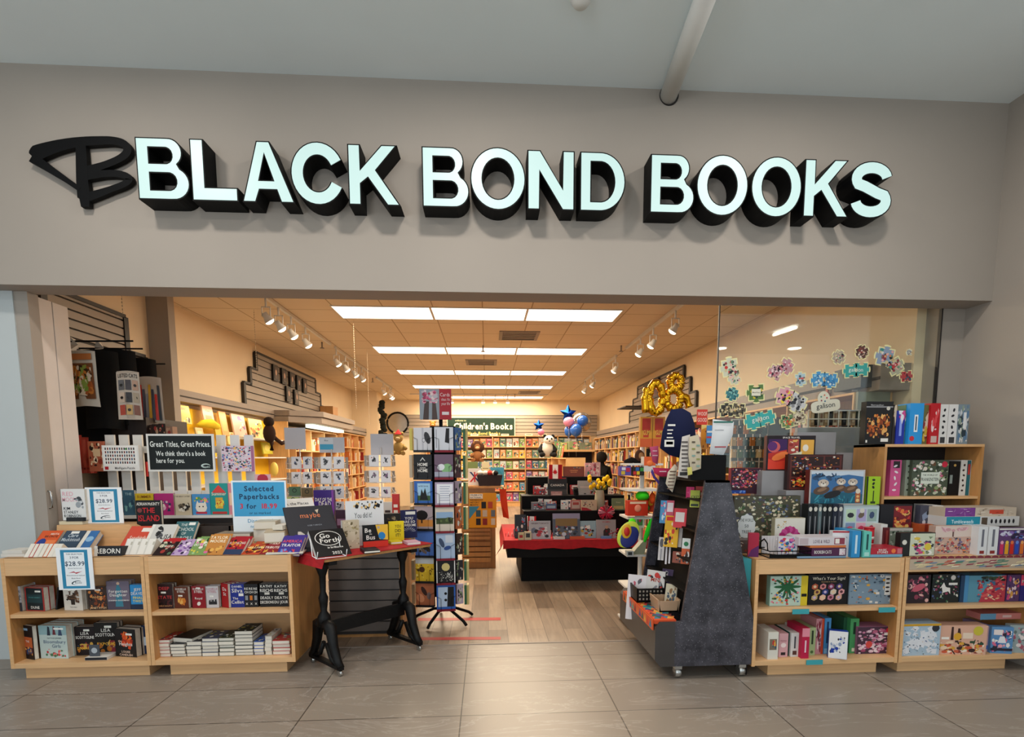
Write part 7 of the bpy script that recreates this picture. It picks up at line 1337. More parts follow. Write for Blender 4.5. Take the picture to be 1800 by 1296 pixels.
# --- top of the far right case
FG = 'puzzle boxes on top of the far right case'
for x0, x1, y0, y1, c, ops, lab, YY, t_, zz in [
    (1546, 1602, 887, 925, '#16141a', [('r', .42, 0, .98, .95, '#7a1c24'), ('c', 24, ['#c83a34', '#e07a3c', '#5a1c20', '#e0b060'], 4, .06, .12, .42, .02, .98, .95)], 'black box with a red autumn leaf picture under the tall shelf unit', 3.95, .05, TT + .1),
    (1616, 1640, 889, 922, '#4a4a58', [('c', 10, ['#2c2c34', '#8a98b0', '#c8c8cc'], 6, .1, .2)], 'slate coloured box in the back row of the far right case', 3.95, .05, TT + .1),
    (1640, 1656, 889, 922, '#d8d6d2', [('r', .4, .15, .6, .8, '#8a8a90')], 'white spine box in the back row of the far right case', 3.93, .2, TT + .1),
    (1546, 1558, 922, 958, '#d8d4ce', [], 'white narrow box at the left of the far right case top', 3.8, .1, TT),
    (1553, 1562, 928, 962, '#5c1c20', [('r', .3, .1, .7, .9, '#8a3a34')], 'maroon narrow box at the left of the far right case top', 3.78, .1, TT),
    (1562, 1602, 929, 964, '#7a8474', [('c', 30, ['#2c3a2c', '#a8b0a0', '#4a5a44', '#c8ccc0'], 9, .03, .08), ('r', 0, .9, 1, 1, '#b8b0a8')], 'grey green forest puzzle box on the far right case', 3.78, .05, TT),
    (1613, 1640, 922, 950, '#b8542c', [('r', .4, 0, .6, 1, '#8a2c1c'), ('r', .75, 0, .9, 1, '#d88a4c')], 'row of orange and rust spines behind the landscape box', 3.9, .15, TT),
    (1581, 1642, 937, 976, '#1a1a18', [('r', .28, .02, .99, .97, '#c8ccb4'), ('c', 22, ['#2c3428', '#7a8a6a', '#c8447a', '#d8b848', '#e8e4dc', '#4a3a5a'], 12, .05, .12, .3, .05, .98, .9), ('e', .8, .4, .1, .16, '#d8c040', 10, .3), ('o', .12, .6, .07, '#d8d4c8')], 'black and cream puzzle box with a pink eyed creature', 3.64, .05, TT),
    (1641, 1709, 925, 975, '#c8a494', [('p', [(0, .6), (1, .62), (1, 1), (0, 1)], '#d8c4b8'), ('c', 60, ['#c85a44', '#d88a5a', '#5a3a44', '#8a9a90', '#e8c8b0', '#3a4450', '#a84a54', '#7a6a8a'], 15, .03, .07, .0, .02, 1, .62), ('r', .44, .62, .48, .8, '#6a4a44'), ('c', 10, ['#e0b8c0', '#c8989c'], 4, .06, .12, .1, .78, .9, .98)], 'puzzle box of a pink and orange hillside town', 3.7, .06, TT),
    (1709, 1716, 928, 973, '#1c1a1a', [('r', .3, .2, .7, .8, '#8a6a4a')], 'black spine right of the hillside town box', 3.7, .2, TT),
    (1717, 1733, 926, 976, '#d8d8d8', [('r', .38, .3, .62, .9, '#6a6a74'), ('r', .25, .05, .75, .16, '#8a2a24')], 'white spine box, left of two reading the same title', 3.64, .2, TT),
    (1735, 1752, 926, 976, '#dadada', [('r', .38, .3, .62, .9, '#6a6a74'), ('r', .25, .05, .75, .16, '#8a2a24')], 'white spine box, right of two reading the same title', 3.64, .2, TT),
    (1753, 1812, 929, 976, '#5c3c6a', [('r', 0, .94, 1, 1, '#d8d4d0'), ('c', 20, ['#8a6ab0', '#2a2440', '#c8c8d8', '#4a6ab8'], 3, .05, .1, 0, .55, 1, .95)] + [('r', .05 + .15 * i, .03, .16 + .15 * i, .42, ['#c82c5a', '#e0a020', '#c8281c', '#2c4ab0', '#d8702c', '#7a3aa0'][i]) for i in range(6)] + [('e', .105 + .15 * i, .47, .05, .07, ['#e8a8b8', '#e8c850', '#e07040', '#6a8ad8', '#e8a060', '#b88ad0'][i], 8, 0) for i in range(6)], 'violet box with a row of brightly coloured little figures', 3.64, .06, TT)]:
    I(pz, lab, 'puzzle box', (x0, y0, x1, y1), t_, c, ops, Y=YY, z=zz, pages=None, group=FG)
G_ = thing('display_riser', 'low hidden riser under the back row of the far right case', 'riser', (0, 0, 0)); G().box(2.94, 3.9, TT, 3.4, 4.0, TT + .099).build('step', GREYP, G_)
I(pz, 'teal box with icons lying in the flat pile at the far right', 'puzzle box', (1663, 909, 1791, 925), .2, '#d4d2ce', [('r', 0, 0, .46, 1, '#1f8aa0'), ('t', 'Tumbleweeds', .22, .3, .4, '#d8e8ec', .3), ('r', .48, .1, .56, .9, '#5a4a3a')] + [('e', .62 + .06 * i, .5, .016, .25, '#1c1c20', 7, 0) for i in range(6)], Y=3.78, z=None, h=.07, lean=0, pages=None)
I(pz, 'purple and cream box lying on top of the teal one at the far right', 'puzzle box', (1661, 893, 1786, 908), .2, '#c8b8a4', [('r', 0, 0, .42, 1, '#7a3c8a'), ('c', 10, ['#a878b8', '#4a2a5a', '#e0d0e0'], 3, .03, .05, .02, .05, .4, .95), ('r', .62, .25, .82, .75, '#c84a34'), ('c', 12, ['#2c2420', '#8a6a50', '#e8e0d0'], 5, .02, .05, .44, .05, .98, .95)], Y=3.8, z=None, h=.065, lean=0, pages=None)
# --- shelf unit contents
SG = 'boxes in the tall maple shelf unit'
for x0, x1, y0, y1, c, ops, lab, t_, zz, YY in [
    (1519, 1566, 706, 779, '#120f0e', [('r', 0, .86, 1, .89, '#8a8a8c'), ('t', 'Metropolitan', .4, .9, .04, '#a8a8a8', .6), ('c', 60, ['#b85a1c', '#d88a3c', '#5a2410', '#8a3c14', '#e0a860', '#2c140a'], 6, .04, .1, .05, .12, .95, .72), ('o', .82, .84, .07, '#c8c4b8'), ('r', .6, .06, .88, .14, '#e0dcd4'), ('r', .04, .04, .1, .1, '#e0dcd4')], 'black puzzle box with an orange brown feast painting on top of the tall unit', .06, ZT_TOP, 4.06),
    (1567, 1574, 712, 777, '#2c2420', [('c', 6, ['#8a6a50', '#c8b8a0'], 2, .2, .4, 0, .6, 1, 1)], 'dark brown spine box right of the feast painting', .2, ZT_TOP, 4.07),
    (1574, 1588, 722, 778, '#1c2f9a', [('r', .35, .25, .65, .8, '#8aa0e8'), ('c', 5, ['#c84a8a', '#e0e0e8'], 2, .15, .3, 0, .82, 1, 1)], 'cobalt blue spine box on top of the tall unit', .2, ZT_TOP, 4.06),
    (1588, 1596, 712, 777, '#5a7a5a', [('c', 8, ['#c83a54', '#e0d8c0', '#2c4a34'], 3, .2, .4)], 'green floral spine box on top of the tall unit', .2, ZT_TOP, 4.08),
    (1596, 1620, 709, 778, '#2a94d8', [('r', .35, .3, .62, .72, '#e8ecf0'), ('r', .44, .34, .54, .68, '#3a4a5a'), ('o', .25, .14, .18, '#c82c3a')], 'sky blue box with a white vertical label on top of the tall unit', .18, ZT_TOP, 4.04),
    (1620, 1632, 712, 777, '#6a6a3c', [('c', 16, ['#c8a83c', '#8a2c2c', '#2c3c24', '#d8c8b0'], 4, .15, .35)], 'olive floral spine box on top of the tall unit', .2, ZT_TOP, 4.06),
    (1632, 1649, 709, 777, '#b81822', [('c', 8, ['#e8c8c8', '#d8484c'], 4, .1, .2, .1, .25, .9, .95), ('r', .2, .04, .8, .2, '#c8b0a8')], 'scarlet spine box on top of the tall unit', .2, ZT_TOP, 4.04),
    (1649, 1663, 711, 776, '#dcdad6', rowdots('#1c1c20', 6) + [('r', .2, .03, .8, .18, '#3a3a3c')], 'white spine box of black icons beside the scarlet one', .2, ZT_TOP, 4.05),
    (1664, 1680, 711, 776, '#dcdad8', rowdots('#2a2a30', 6) + [('r', .2, .03, .8, .18, '#3a3a3c')], 'second white spine box of black icons on top of the tall unit', .2, ZT_TOP, 4.05),
    (1680, 1700, 711, 777, '#7a8a94', [('c', 34, ['#c8ccd0', '#2c3a44', '#8a9a8a', '#d8d0c8', '#5a7a9a'], 6, .08, .2), ('r', .5, .4, .75, .8, '#e0e0e0')], 'grey leafy box at the right end on top of the tall unit', .18, ZT_TOP, 4.05),
    (1562, 1581, 809, 873, '#d0568c', [('r', .25, .78, .85, .97, '#2a2024')] + rowdots('#e8e0e4', 5), 'pink spine box with white icons inside the tall unit', .15, ZT_MID, 4.1),
    (1589, 1600, 809, 872, '#8a9484', rowdots('#2a3228', 5), 'grey green edge box beside the green labelled puzzle', .1, ZT_MID, 4.11),
    (1600, 1664, 809, 872, '#4a5444', [('c', 80, ['#b8c0a8', '#2c3a2c', '#d8ccc0', '#8a9a6a', '#c86a8a', '#6a4a34', '#e0e4dc'], 9, .03, .08), ('o', .88, .88, .08, '#c82c44'), ('r', .25, .34, .76, .66, '#d4dcd0'), ('t', 'THE WORLD OF', .5, .56, .05, '#3a4a40', .4), ('t', 'FRANKENSTEIN', .5, .42, .09, '#2c3a34', .48)], 'busy green puzzle box with a white title label inside the tall unit', .06, ZT_MID, 4.08),
    (1665, 1684, 811, 872, '#0e0c0e', [('o', .5, .88, .12, '#c8a058'), ('r', .1, .35, .35, .6, '#8a9490')], 'black box with a gold circle inside the tall unit', .12, ZT_MID, 4.1),
    (1685, 1696, 809, 872, '#d8d6d0', rowdots('#3a2a2a', 6), 'white icon spine box inside the tall unit, left one', .2, ZT_MID, 4.1),
    (1697, 1702, 810, 872, '#2a6a74', [('r', .1, .6, .9, .9, '#b83a34')], 'thin teal and red spine inside the tall unit', .2, ZT_MID, 4.1),
    (1703, 1717, 809, 872, '#dad8d4', rowdots('#2a2a2c', 7), 'white icon spine box inside the tall unit, right one', .2, ZT_MID, 4.1)]:
    I(pz, lab, 'puzzle box', (x0, y0, x1, y1), t_, c, ops, Y=YY, z=zz, pages=None, group=SG)

# --- behind the glass: grid rack, panels, end shelf
def gridrack(label, x0, x1, y0, y1, YY, nx, nz):
    a, b = atY(x0, y1, YY), atY(x1, y0, YY); t = thing('grid_rack', label, 'rack', (a.x, YY, a.z)); w_, h = b.x - a.x, b.z - a.z; g = G()
    for i in range(nx + 1): g.tube([(w_ * i / nx, 0, 0), (w_ * i / nx, 0, h)], .006, 5)
    for i in range(nz + 1): g.tube([(0, 0, h * i / nz), (w_, 0, h * i / nz)], .006, 5)
    g.build('grid', WIREW, t); G().tube([(0, 0, h * .5), (0, 0, -a.z + .02)], .01, 6).build('post', WIREW, t); G().tube([(w_, 0, h * .5), (w_, 0, -a.z + .02)], .01, 6).build('post', WIREW, t)
gridrack('white wire grid rack of small hanging goods behind the shop window', 1284, 1350, 738, 830, 5.4, 5, 5)
gridrack('white wire grid rack with books behind the right part of the window', 1420, 1528, 722, 752, 4.68, 6, 2)
rr = random.Random(31)
for k in range(22):
    x = 1286 + (k % 6) * 11; y = 748 + (k // 6) * 21; c = rr.choice(['#c87a3c', '#4a6a6c', '#b83a34', '#2a2c30', '#8a9a9a', '#d8b888', '#5a7a5a'])
    I('hanging_pack', 'small hanging pack, row %d place %d on the window grid rack' % (k // 6 + 1, k % 6 + 1), 'pack', (x, y, x + 8, y + 15), .02, c, [('o', .5, .8, .2, '#e8e0d0')], Y=5.37, pages=None, group='packs on the window grid rack')
o = G().box(0, 0, 0, .62, .05, .6, '#5a6c70').build('grey_board', PRINT); a = atY(1284, 838, 5.6); o.location = (a.x, 5.6, a.z); tag(o, 'blue grey board behind the window grid rack', 'board')
for k in range(13):
    x = 1424 + k * 8; I('book', '%s book behind the right window grid rack, number %d' % (('tan', 'black', 'cream')[k % 3], k + 1), BOOK, (x, 722, x + 7, 748), .08, ('#a88a6a', '#1c1c1e', '#c8b8a0')[k % 3], [('r', .2, .2, .8, .8, ('#d8c0a0', '#4a4a4c', '#8a6a5a')[k % 3])], Y=4.7, pages=None, group='books behind the window grid')
t = thing('wall_panel_unit', 'grey panelled display back standing behind the window beside the maple unit', 'display', (0, 0, 0))
for (x0, x1, y0, YY) in ((1402, 1530, 752, 4.62),):
    a, b = atY(x0, y0, YY), atY(x1, y0, YY); G().box(a.x, YY, 0, b.x, YY + .04, a.z).build('panel', GREYP, t)
t = thing('dark_cabinet', 'dark cabinet at the end of the window by the right post', 'cabinet', (0, 0, 0))
a = atY(1590, 628, 4.9); b = atY(1640, 640, 4.9)
G().box(3.3, 4.72, 2.165, 3.6, 5.1, 2.36).build('body', mat('ink_blue', '#14222a', .5), t)
o = G().box(0, 0, 0, .3, .03, 2.13).build('mirror_panel', mat('grey_green_panel', '#7c8272', .4)); o.location = (3.31, 4.76, 0); tag(o, 'grey green end panel of the window side bookcase', 'panel')
I('desk_calendar', 'white tent shaped card on the window side shelf', 'card', (1500, 668, 1528, 682), .02, '#d8d4cc', [('r', .1, .2, .5, .8, '#3a3a30')], Y=4.9, z=2.15, pages=None)
for k, (x0, x1, y0, c, cn) in enumerate([(1455, 1472, 664, '#c8542c', 'orange'), (1472, 1486, 672, '#d8d0c0', 'white'), (1487, 1503, 668, '#5a6a44', 'green'), (1530, 1575, 640, '#a8a848', 'leafy yellow green')]):
    I('book', '%s book on the shelf top behind the window decals' % cn, BOOK, (x0, y0, x1, 690), .03, c, [('c', 10, ['#e8dcb8', '#2c2c28', c], k, .1, .2)], Y=5.3 + .1 * k if k < 3 else 5.0, z=2.15, pages=None, lean=R_(6))

# --- vinyl decals on the window
def jig(cx, cz, s, knobs='rltb', col=None):
    """jigsaw outline around a square of half size s; knobs lists sides that bulge outward"""
    pts = []; k = s * .36
    for side, (dx, dz, nx, nz) in zip('brtl', ((1, 0, 0, -1), (0, 1, 1, 0), (-1, 0, 0, 1), (0, -1, -1, 0))):
        bx_, bz = cx + nx * s - dx * s, cz + nz * s - dz * s; sg = 1 if side in knobs else -1
        for u, v in ((0, 0), (.36, 0), (.36, .1), (.28, .22), (.34, .36), (.5, .42), (.66, .36), (.72, .22), (.64, .1), (.64, 0)):
            pts.append((bx_ + dx * 2 * s * u + nx * sg * v * 1.6 * k * 1.4, bz + dz * 2 * s * u + nz * sg * v * 1.6 * k * 1.4))
    return pts
from mathutils.geometry import tessellate_polygon as TP
def decal(label, x, y, r, rot, base, ops=None, seed=0, pal=None, txt=None, knobs='lt', rim='#e4dca4', group='jigsaw stickers on the window', tc=W_H):
    a = atY(x, y, 4.44); s = r * 4.44 / F; t = thing('window_sticker', label, 'sticker', (a.x, 4.4385, a.z), 0, group); t.rotation_euler = (0, R_(-rot), 0); g = G()
    def fill(pts, y_, c):
        vs = [(p[0], y_, p[1]) for p in pts]; tri = TP([[Vector((p[0], p[1], 0)) for p in pts]]); g.add(vs, [list(q) for q in tri], c)
    o1 = jig(0, 0, s, knobs); fill([(p[0] * 1.16, p[1] * 1.16) for p in o1], 0, rim); fill(o1, -.0005, base)
    if pal:
        rr = random.Random(seed)
        for k in range(26):
            px_, pz_ = rr.uniform(-s * .8, s * .8), rr.uniform(-s * .8, s * .8); q = s * rr.uniform(.1, .28); a0 = rr.random() * 6
            g.add([(px_ + q * math.cos(a0 + j * PI / 2.5), -.0008 - .00002 * k, pz_ + q * math.sin(a0 + j * PI / 2.5)) for j in range(5)], [(0, 1, 2, 3, 4)], rr.choice(pal))
    if txt: art_ops(Art(s * 2.6, s), [('t', txt, .5, .3, .5, tc, .8, 'c', 0)]).put(g, lambda u, v, d: ((u - .5) * s * 2.6, -.0012 - d, (v - .5) * s))
    g.build('sticker_print', PRINT, t); return t
MX = ['#2a2a2e', '#d8d4c8', '#8a3a44', '#c8b890', '#6a8a70', '#e0a8a0']
decal('jigsaw sticker of small portraits, topmost at the left of the window', 1283, 647, 13, 10, '#c8c8b0', seed=1, pal=MX + ['#c83a34'])
decal('jigsaw piece of small portraits directly below the topmost left one', 1291, 664, 9, 20, '#c8c4b0', seed=2, pal=MX, knobs='bl')
decal('teal jigsaw sticker low at the left edge of the window', 1287, 693, 9, -15, '#3a7a80', seed=3, pal=['#2a5a64', '#7ab0a8', '#1c3c44'], knobs='tblr')
decal('pink and red double jigsaw sticker, left half', 1363, 656, 11, -25, '#b88a90', seed=4, pal=['#8a3a4a', '#e0c8c8', '#3a2a34', '#c86a7a'])
decal('pink and red double jigsaw sticker, right half', 1381, 645, 11, 60, '#b88a90', seed=5, pal=['#8a3a4a', '#e0c8c8', '#3a2a34', '#c86a7a'], knobs='rb')
decal('green and yellow jigsaw sticker with a white label', 1329, 690, 13, 4, '#5a7a44', [], 6, ['#2c3a3a', '#c8b83c', '#3a5a34'], knobs='lb', txt=None)
decal('small pale blue jigsaw sticker in the middle of the window', 1407, 667, 9, 8, '#a8c0c8', seed=7, pal=['#5a88a8', '#e0e0dc', '#c85a54', '#4a5a64'], knobs='tb')
decal('blue double jigsaw sticker, left half', 1439, 668, 11, 5, '#4a90c0', seed=8, pal=['#2c6a9c', '#8ac0d8', '#3a80b0', '#c8d8d8'])
decal('blue double jigsaw sticker, right half', 1459, 668, 11, -4, '#4a90c0', seed=9, pal=['#2c6a9c', '#8ac0d8', '#3a80b0', '#c8d8d8'], knobs='rb')
decal('turquoise jigsaw sticker with white lettering, upper right, left half', 1496, 652, 11, 4, '#3fa098', knobs='l')
decal('turquoise jigsaw sticker, upper right, right half with lettering', 1514, 650, 11, 2, '#3fa098', knobs='r')
decal('turquoise jigsaw sticker at lower left, left half', 1324, 740, 12, 8, '#3fa8a4', knobs='lb')
decal('turquoise jigsaw sticker at lower left, right half', 1347, 735, 12, 14, '#3fa8a4', knobs='r')
decal('pale brown small jigsaw sticker high on the window', 1474, 628, 9, -30, '#a89888', seed=10, pal=MX, knobs='tblr')
decal('dark red and cream jigsaw sticker at the top of the window', 1515, 619, 9, 25, '#5a3a34', seed=11, pal=['#c8a890', '#8a3a34', '#2a1c1c', '#e0d0c0'], knobs='tblr')
decal('multicoloured large jigsaw sticker, upper piece of the right cluster', 1556, 628, 14, -10, '#8a9ab0', seed=12, pal=MX + ['#3a8a80', '#d87a3c'])
decal('multicoloured large jigsaw sticker, lower piece of the right cluster', 1573, 644, 12, 30, '#a8a890', seed=13, pal=MX + ['#3a8a80', '#b83a3c'], knobs='rb')
decal('red and teal jigsaw sticker at the right edge of the window', 1593, 662, 9, 5, '#a84a4c', seed=14, pal=['#3a5a6a', '#b83a3c', '#5a2a34'], knobs='lr')
decal('tiny white jigsaw sticker at the upper right of the window', 1598, 620, 4.5, 0, '#d0cfc0', seed=15, pal=['#8a8a88'])
decal('pink and yellow jigsaw sticker left of the checkered one', 1380, 698, 13, -12, '#d8a0a8', seed=16, pal=['#e8d040', '#2c2428', '#c85a6c', '#e8c0c0'], knobs='lt')
decal('black and white checkered jigsaw sticker', 1401, 707, 13, -28, '#c8c8c8', seed=17, pal=['#1c1c20', '#3a3a3e', '#8a8a8c'], knobs='rb')
decal('dark double jigsaw sticker at the left edge, left half', 1277, 722, 10, 2, '#3a3834', seed=18, pal=['#c8b890', '#8a7a5a', '#1c1a18'])
decal('dark double jigsaw sticker at the left edge, right half', 1298, 720, 10, -6, '#5a5244', seed=19, pal=['#d8c8a0', '#2a2824', '#b89858'], knobs='rb')
decal('jigsaw sticker of a green striped shelf beside the cat one', 1384, 740, 10, 6, '#6a8a5a', seed=20, pal=['#c84a34', '#e8d8b0', '#2c4a34', '#d8a03c'], knobs='lb')
decal('jigsaw sticker of a standing cat', 1404, 736, 10, 14, '#b0a48c', seed=21, pal=['#4a3428', '#d8ccb0', '#6a5a48'], knobs='rt')
def script(label, txt, px, py, w_px, rot, col, base=None, h=None):
    a = atY(px, py, 4.43); sc_ = 4.43 / F; W2 = w_px * sc_; H2 = W2 * .34; t = thing('window_lettering', label, 'sticker', (a.x, 4.4355, a.z)); t.rotation_euler = (0, R_(-rot), 0); g = G()
    if base:
        n = 28; g.add([(W2 * .62 * math.copysign(abs(math.cos(q)) ** .5, math.cos(q)), .0005, H2 * .72 * math.copysign(abs(math.sin(q)) ** .5, math.sin(q))) for q in [2 * PI * i / n for i in range(n)]], [list(range(n))], base)
        g.add([(W2 * .26 * math.cos(q) - W2 * .05, .0006, H2 * .95 + W2 * .28 * math.sin(q)) for q in [2 * PI * i / n for i in range(n)]], [list(range(n))], base)
        for i, c in enumerate(('#b83a44', '#c86a4a', '#4a8a7a', '#8a3a4a', '#3a6a8a')): g.add([(W2 * (.1 * math.cos(q_) - .05 + (.13 * math.cos(i * 1.26))) * 1, -.0004, H2 * .95 + W2 * (.13 * math.sin(i * 1.26)) + W2 * .1 * math.sin(q_)) if False else (W2 * (.035 * math.cos(q_) - .05 + .13 * math.cos(i * 1.26)), -.0004, H2 * .95 + W2 * (.13 * math.sin(i * 1.26) + .035 * math.sin(q_))) for q_ in [2 * PI * j / 8 for j in range(8)]], [list(range(8))], c)
    art_ops(Art(W2, H2), [('t', txt, .5, .3, .62, col, .95, 'c', .0)]).put(g, lambda u, v, d: ((u - .5) * W2, -.001 - d, (v - .5) * H2)); g.build('lettering', PRINT, t)
script('white lettering across the turquoise stickers at lower left', 'galison', 1337, 737, 40, 12, '#e8f0e8')
script('white lettering across the turquoise stickers at upper right', 'galison', 1505, 651, 34, 0, '#e8f0e8')
script('cream rounded sticker with dark lettering and coloured dots above', 'galison', 1452, 714, 44, 8, '#3a3c44', '#d8d4c0')
I('window_label', 'small white label on the green and yellow jigsaw sticker', 'sticker', (1321, 684, 1337, 696), .001, '#e0dcc8', [('t', 'Moon Picnic', .5, .4, .2, '#4a4a44', .8)], Y=4.432, pages=None)

# ================================================================ ON AND AROUND THE BLACK FLECKED STAND
GX, GY = 1.235, 3.6
sx = atY(1152, 1110, 3.6).x
t = thing('patterned_cloth', 'orange edged cloth of coloured triangles laid over the step of the black stand', 'cloth', (sx, 3.6, .424)); g = G()
Wc, Lc = GX + GOND[0] + .03 - sx, .86
g.box(0, .03, 0, Wc, Lc, .006, '#d8582c').box(-.012, .03, -.07, -.004, Lc, .006, '#d8582c').box(-.004, .012, -.02, Wc, .03, .006, '#c84a24')
rr = random.Random(8); pc = ['#2a7a9c', '#c83a34', '#e0a848', '#2c5a4a', '#3a4a8a', '#d87a3c', '#7a2c34', '#4a9a8a']; n = 0
for i in range(14):
    for j in range(3):
        y0 = .05 + i * .057; x0 = .005 + j * (Wc - .01) / 3; w3 = (Wc - .01) / 3; n += 1
        g.add([(x0, y0, .0066), (x0 + w3, y0, .0066), (x0 + w3 / 2, y0 + .055, .0066)], [(0, 1, 2)], pc[(i * 3 + j) % 8]); g.add([(x0 + w3, y0, .0067), (x0 + w3 * 1.5, y0 + .055, .0067), (x0 + w3 / 2, y0 + .055, .0067)], [(0, 1, 2)], pc[(i + j * 5 + 3) % 8])
for i in range(12): g.add([(-.0125, .05 + i * .066, -.06), (-.0125, .11 + i * .066, -.06), (-.0125, .08 + i * .066, .0)], [(0, 2, 1)], pc[i % 8])
g.build('cloth', PRINT, t)
SZ = .432
t = thing('plastic_basket', 'black perforated plastic basket on the patterned cloth', 'basket', (sx + .11, 4.16, SZ)); g = G()
g.box(-.11, -.09, 0, .1, .12, .008, '#0a0a0b')
for (x0, y0, x1, y1) in ((-.11, -.09, .1, -.084), (-.11, .114, .1, .12), (-.11, -.09, -.104, .12), (.094, -.09, .1, .12)): g.box(x0, y0, 0, x1, y1, .11, '#0a0a0b')
for i in range(7):
    for j in range(3): g.box(-.095 + i * .028, -.0912, .02 + j * .03, -.082 + i * .028, -.0905, .035 + j * .03, '#9a9488')
g.build('basket', PRINT, t)
t = thing('card_basket', 'beige open basket at the near end of the patterned cloth', 'basket', (sx + .16, 3.9, SZ)); G().prism([(-.07, 0), (.07, 0), (.085, .09), (.075, .09), (.06, .01), (-.06, .01), (-.075, .09), (-.085, .09)], -.1, .1, 'y', '#b89a7c').box(-.07, -.1, 0, .07, -.092, .08, '#b89a7c').box(-.07, .092, 0, .07, .1, .08, '#b89a7c').build('basket', PRINT, t)
SK = 'goods on the black flecked stand'
I('info_sheet', 'white printed sheet in a clear holder leaning at the far end of the step', 'sign', (1101, 1019, 1131, 1090), .003, '#dcd6d8', [('c', 6, ['#c8546a', '#5a5a60'], 4, .05, .1, .25, .74, .75, .95)] + [('r', .2, .3 + .06 * i, .8, .315 + .06 * i, '#a8a4a8') for i in range(6)], Y=4.2, pages=None, lean=R_(12), rz=-30, h=.36)
for px, c, ops, lab, YY, rz, nm, zz in [
    ((1136, 1004, 1162, 1046), '#d8d4d0', [('c', 8, ['#c83a34', '#2c2c30', '#8a8a90'], 3, .1, .2), ('t', 'MINI', .5, .6, .14, '#a83a2c', .8)], 'white and red card box leaning in the black basket', 4.14, -45, 'gift_box', SZ + .01),
    ((1162, 1002, 1184, 1044), '#4a3a5a', [('c', 10, ['#c8546a', '#c8c0c8', '#2a2434'], 5, .1, .2)], 'purple and rose box leaning in the black basket', 4.12, -45, 'gift_box', SZ + .01),
    ((1168, 1028, 1184, 1076), '#c8c0a8', [('c', 8, ['#4a5a6a', '#8a6a4a'], 6, .1, .2)], 'long pale card pack sticking out of the beige basket', 3.9, -50, 'card_pack', SZ + .01),
    ((1159, 880, 1170, 920), '#4a90c0', [('c', 8, ['#d86a8a', '#c8dce8'], 3, .1, .2)], 'blue and pink hanging pack on the stand', 4.12, -35, 'hanging_pack', None),
    ((1170, 880, 1182, 920), '#c8546a', [('r', .1, .5, .9, .9, '#e0d8dc')], 'rose hanging pack on the stand', 4.08, -35, 'hanging_pack', None),
    ((1167, 907, 1188, 962), '#d8a824', [('c', 14, ['#2c2420', '#c83a2c', '#e8d8b8', '#f0c840'], 4, .08, .18), ('r', .1, .84, .9, .96, '#c82c24')], 'yellow activity pack on the stand', 3.98, -40, 'activity_pack', None),
    ((1188, 905, 1197, 962), '#b8b4b0', [], 'grey edged pad behind the yellow pack', 3.96, -40, 'notepad', None),
    ((1184, 894, 1203, 928), '#c83a44', [('r', .15, .3, .85, .8, '#d8d0cc')], 'red card with a pale panel on the stand', 3.92, -40, 'card_pack', None),
    ((1206, 856, 1219, 876), '#d8246c', [('p', [(.5, 1), (.62, .6), (1, .5), (.62, .4), (.5, 0), (.38, .4), (0, .5), (.38, .6)], '#e84a8a')], 'magenta star shaped pack on the top shelf of the stand', 3.9, -30, 'star_pack', None),
    ((1213, 862, 1228, 892), '#c8d048', [('t', 'JOKES', .5, .5, .2, '#2c3a1c', .9), ('r', .1, .05, .9, .2, '#2c3a1c')], 'yellow green small book on the top shelf of the stand', 3.84, -30, 'book', None),
    ((1222, 855, 1234, 882), '#c8382c', [('r', .1, .4, .9, .6, '#e8c0a8')], 'red small book behind the yellow green one', 3.88, -30, 'book', None),
    ((1197, 947, 1210, 992), '#c85a2c', [('r', 0, .6, 1, 1, '#d8dcd8'), ('o', .5, .78, .3, '#2a7a4c'), ('c', 6, ['#e0d8d0', '#3a2420'], 2, .15, .25, 0, 0, 1, .55)], 'orange and white pack with a green badge', 3.82, -35, 'activity_pack', None),
    ((1182, 970, 1196, 990), '#8a4a3a', [('c', 6, ['#c8b8a8', '#2c2a34', '#c8743c'], 3, .15, .25)], 'brown patterned pack on the lowest shelf of the stand', 3.9, -35, 'card_pack', None),
    ((1156, 945, 1166, 985), '#c8c4c4', [('e', .5, .75, .35, .2, '#5a5a60', 8, 0), ('r', .4, 0, .6, .5, '#8a8a90')], 'silver spoon card on the stand, left of the white pens', 4.1, -35, 'spoon_pack', None),
    ((1168, 962, 1172, 992), '#d0ccd0', [], 'left white pen hanging low on the stand', 4.02, -30, 'pen', None),
    ((1174, 960, 1178, 991), '#d0ccd0', [], 'right white pen hanging low on the stand', 4.0, -30, 'pen', None)]:
    I(nm, lab, 'gift' if nm != 'book' else BOOK, px, .012, c, ops, Y=YY, z=zz, rz=rz, pages=None, lean=R_(10), group=None)
def pouch(label, pts, YY, c, lines=(), th=.03, cat='pouch', nm='pouch', m=None):
    P_ = [atY(x, y, YY) for x, y in pts]; o = P_[0]; t = thing(nm, label, cat, o); g = G(); n = len(P_)
    cen = sum((p - o for p in P_), Vector()) / n
    fr = [(p.x - o.x, 0, p.z - o.z) for p in P_]
    for s in (-1, 1):
        inner = [(cen.x + (q[0] - cen.x) * .6, s * th / 2, cen.z + (q[2] - cen.z) * .6) for q in fr]
        g.add(fr + inner, [(i, (i + 1) % n, n + (i + 1) % n, n + i) for i in range(n)] + [list(range(n, 2 * n))], c, True)
    g.build('fabric', m or PLUSH, t)
    if lines:
        ga = G()
        for (x0, y0, x1, y1, cc) in lines:
            a, b = atY(x0, y1, YY), atY(x1, y0, YY); ga.add([(a.x - o.x, -th / 2 - .002, a.z - o.z), (b.x - o.x, -th / 2 - .002, a.z - o.z), (b.x - o.x, -th / 2 - .002, b.z - o.z), (a.x - o.x, -th / 2 - .002, b.z - o.z)], [(0, 1, 2, 3)], cc)
        ga.build('print', PRINT, t)
    return t
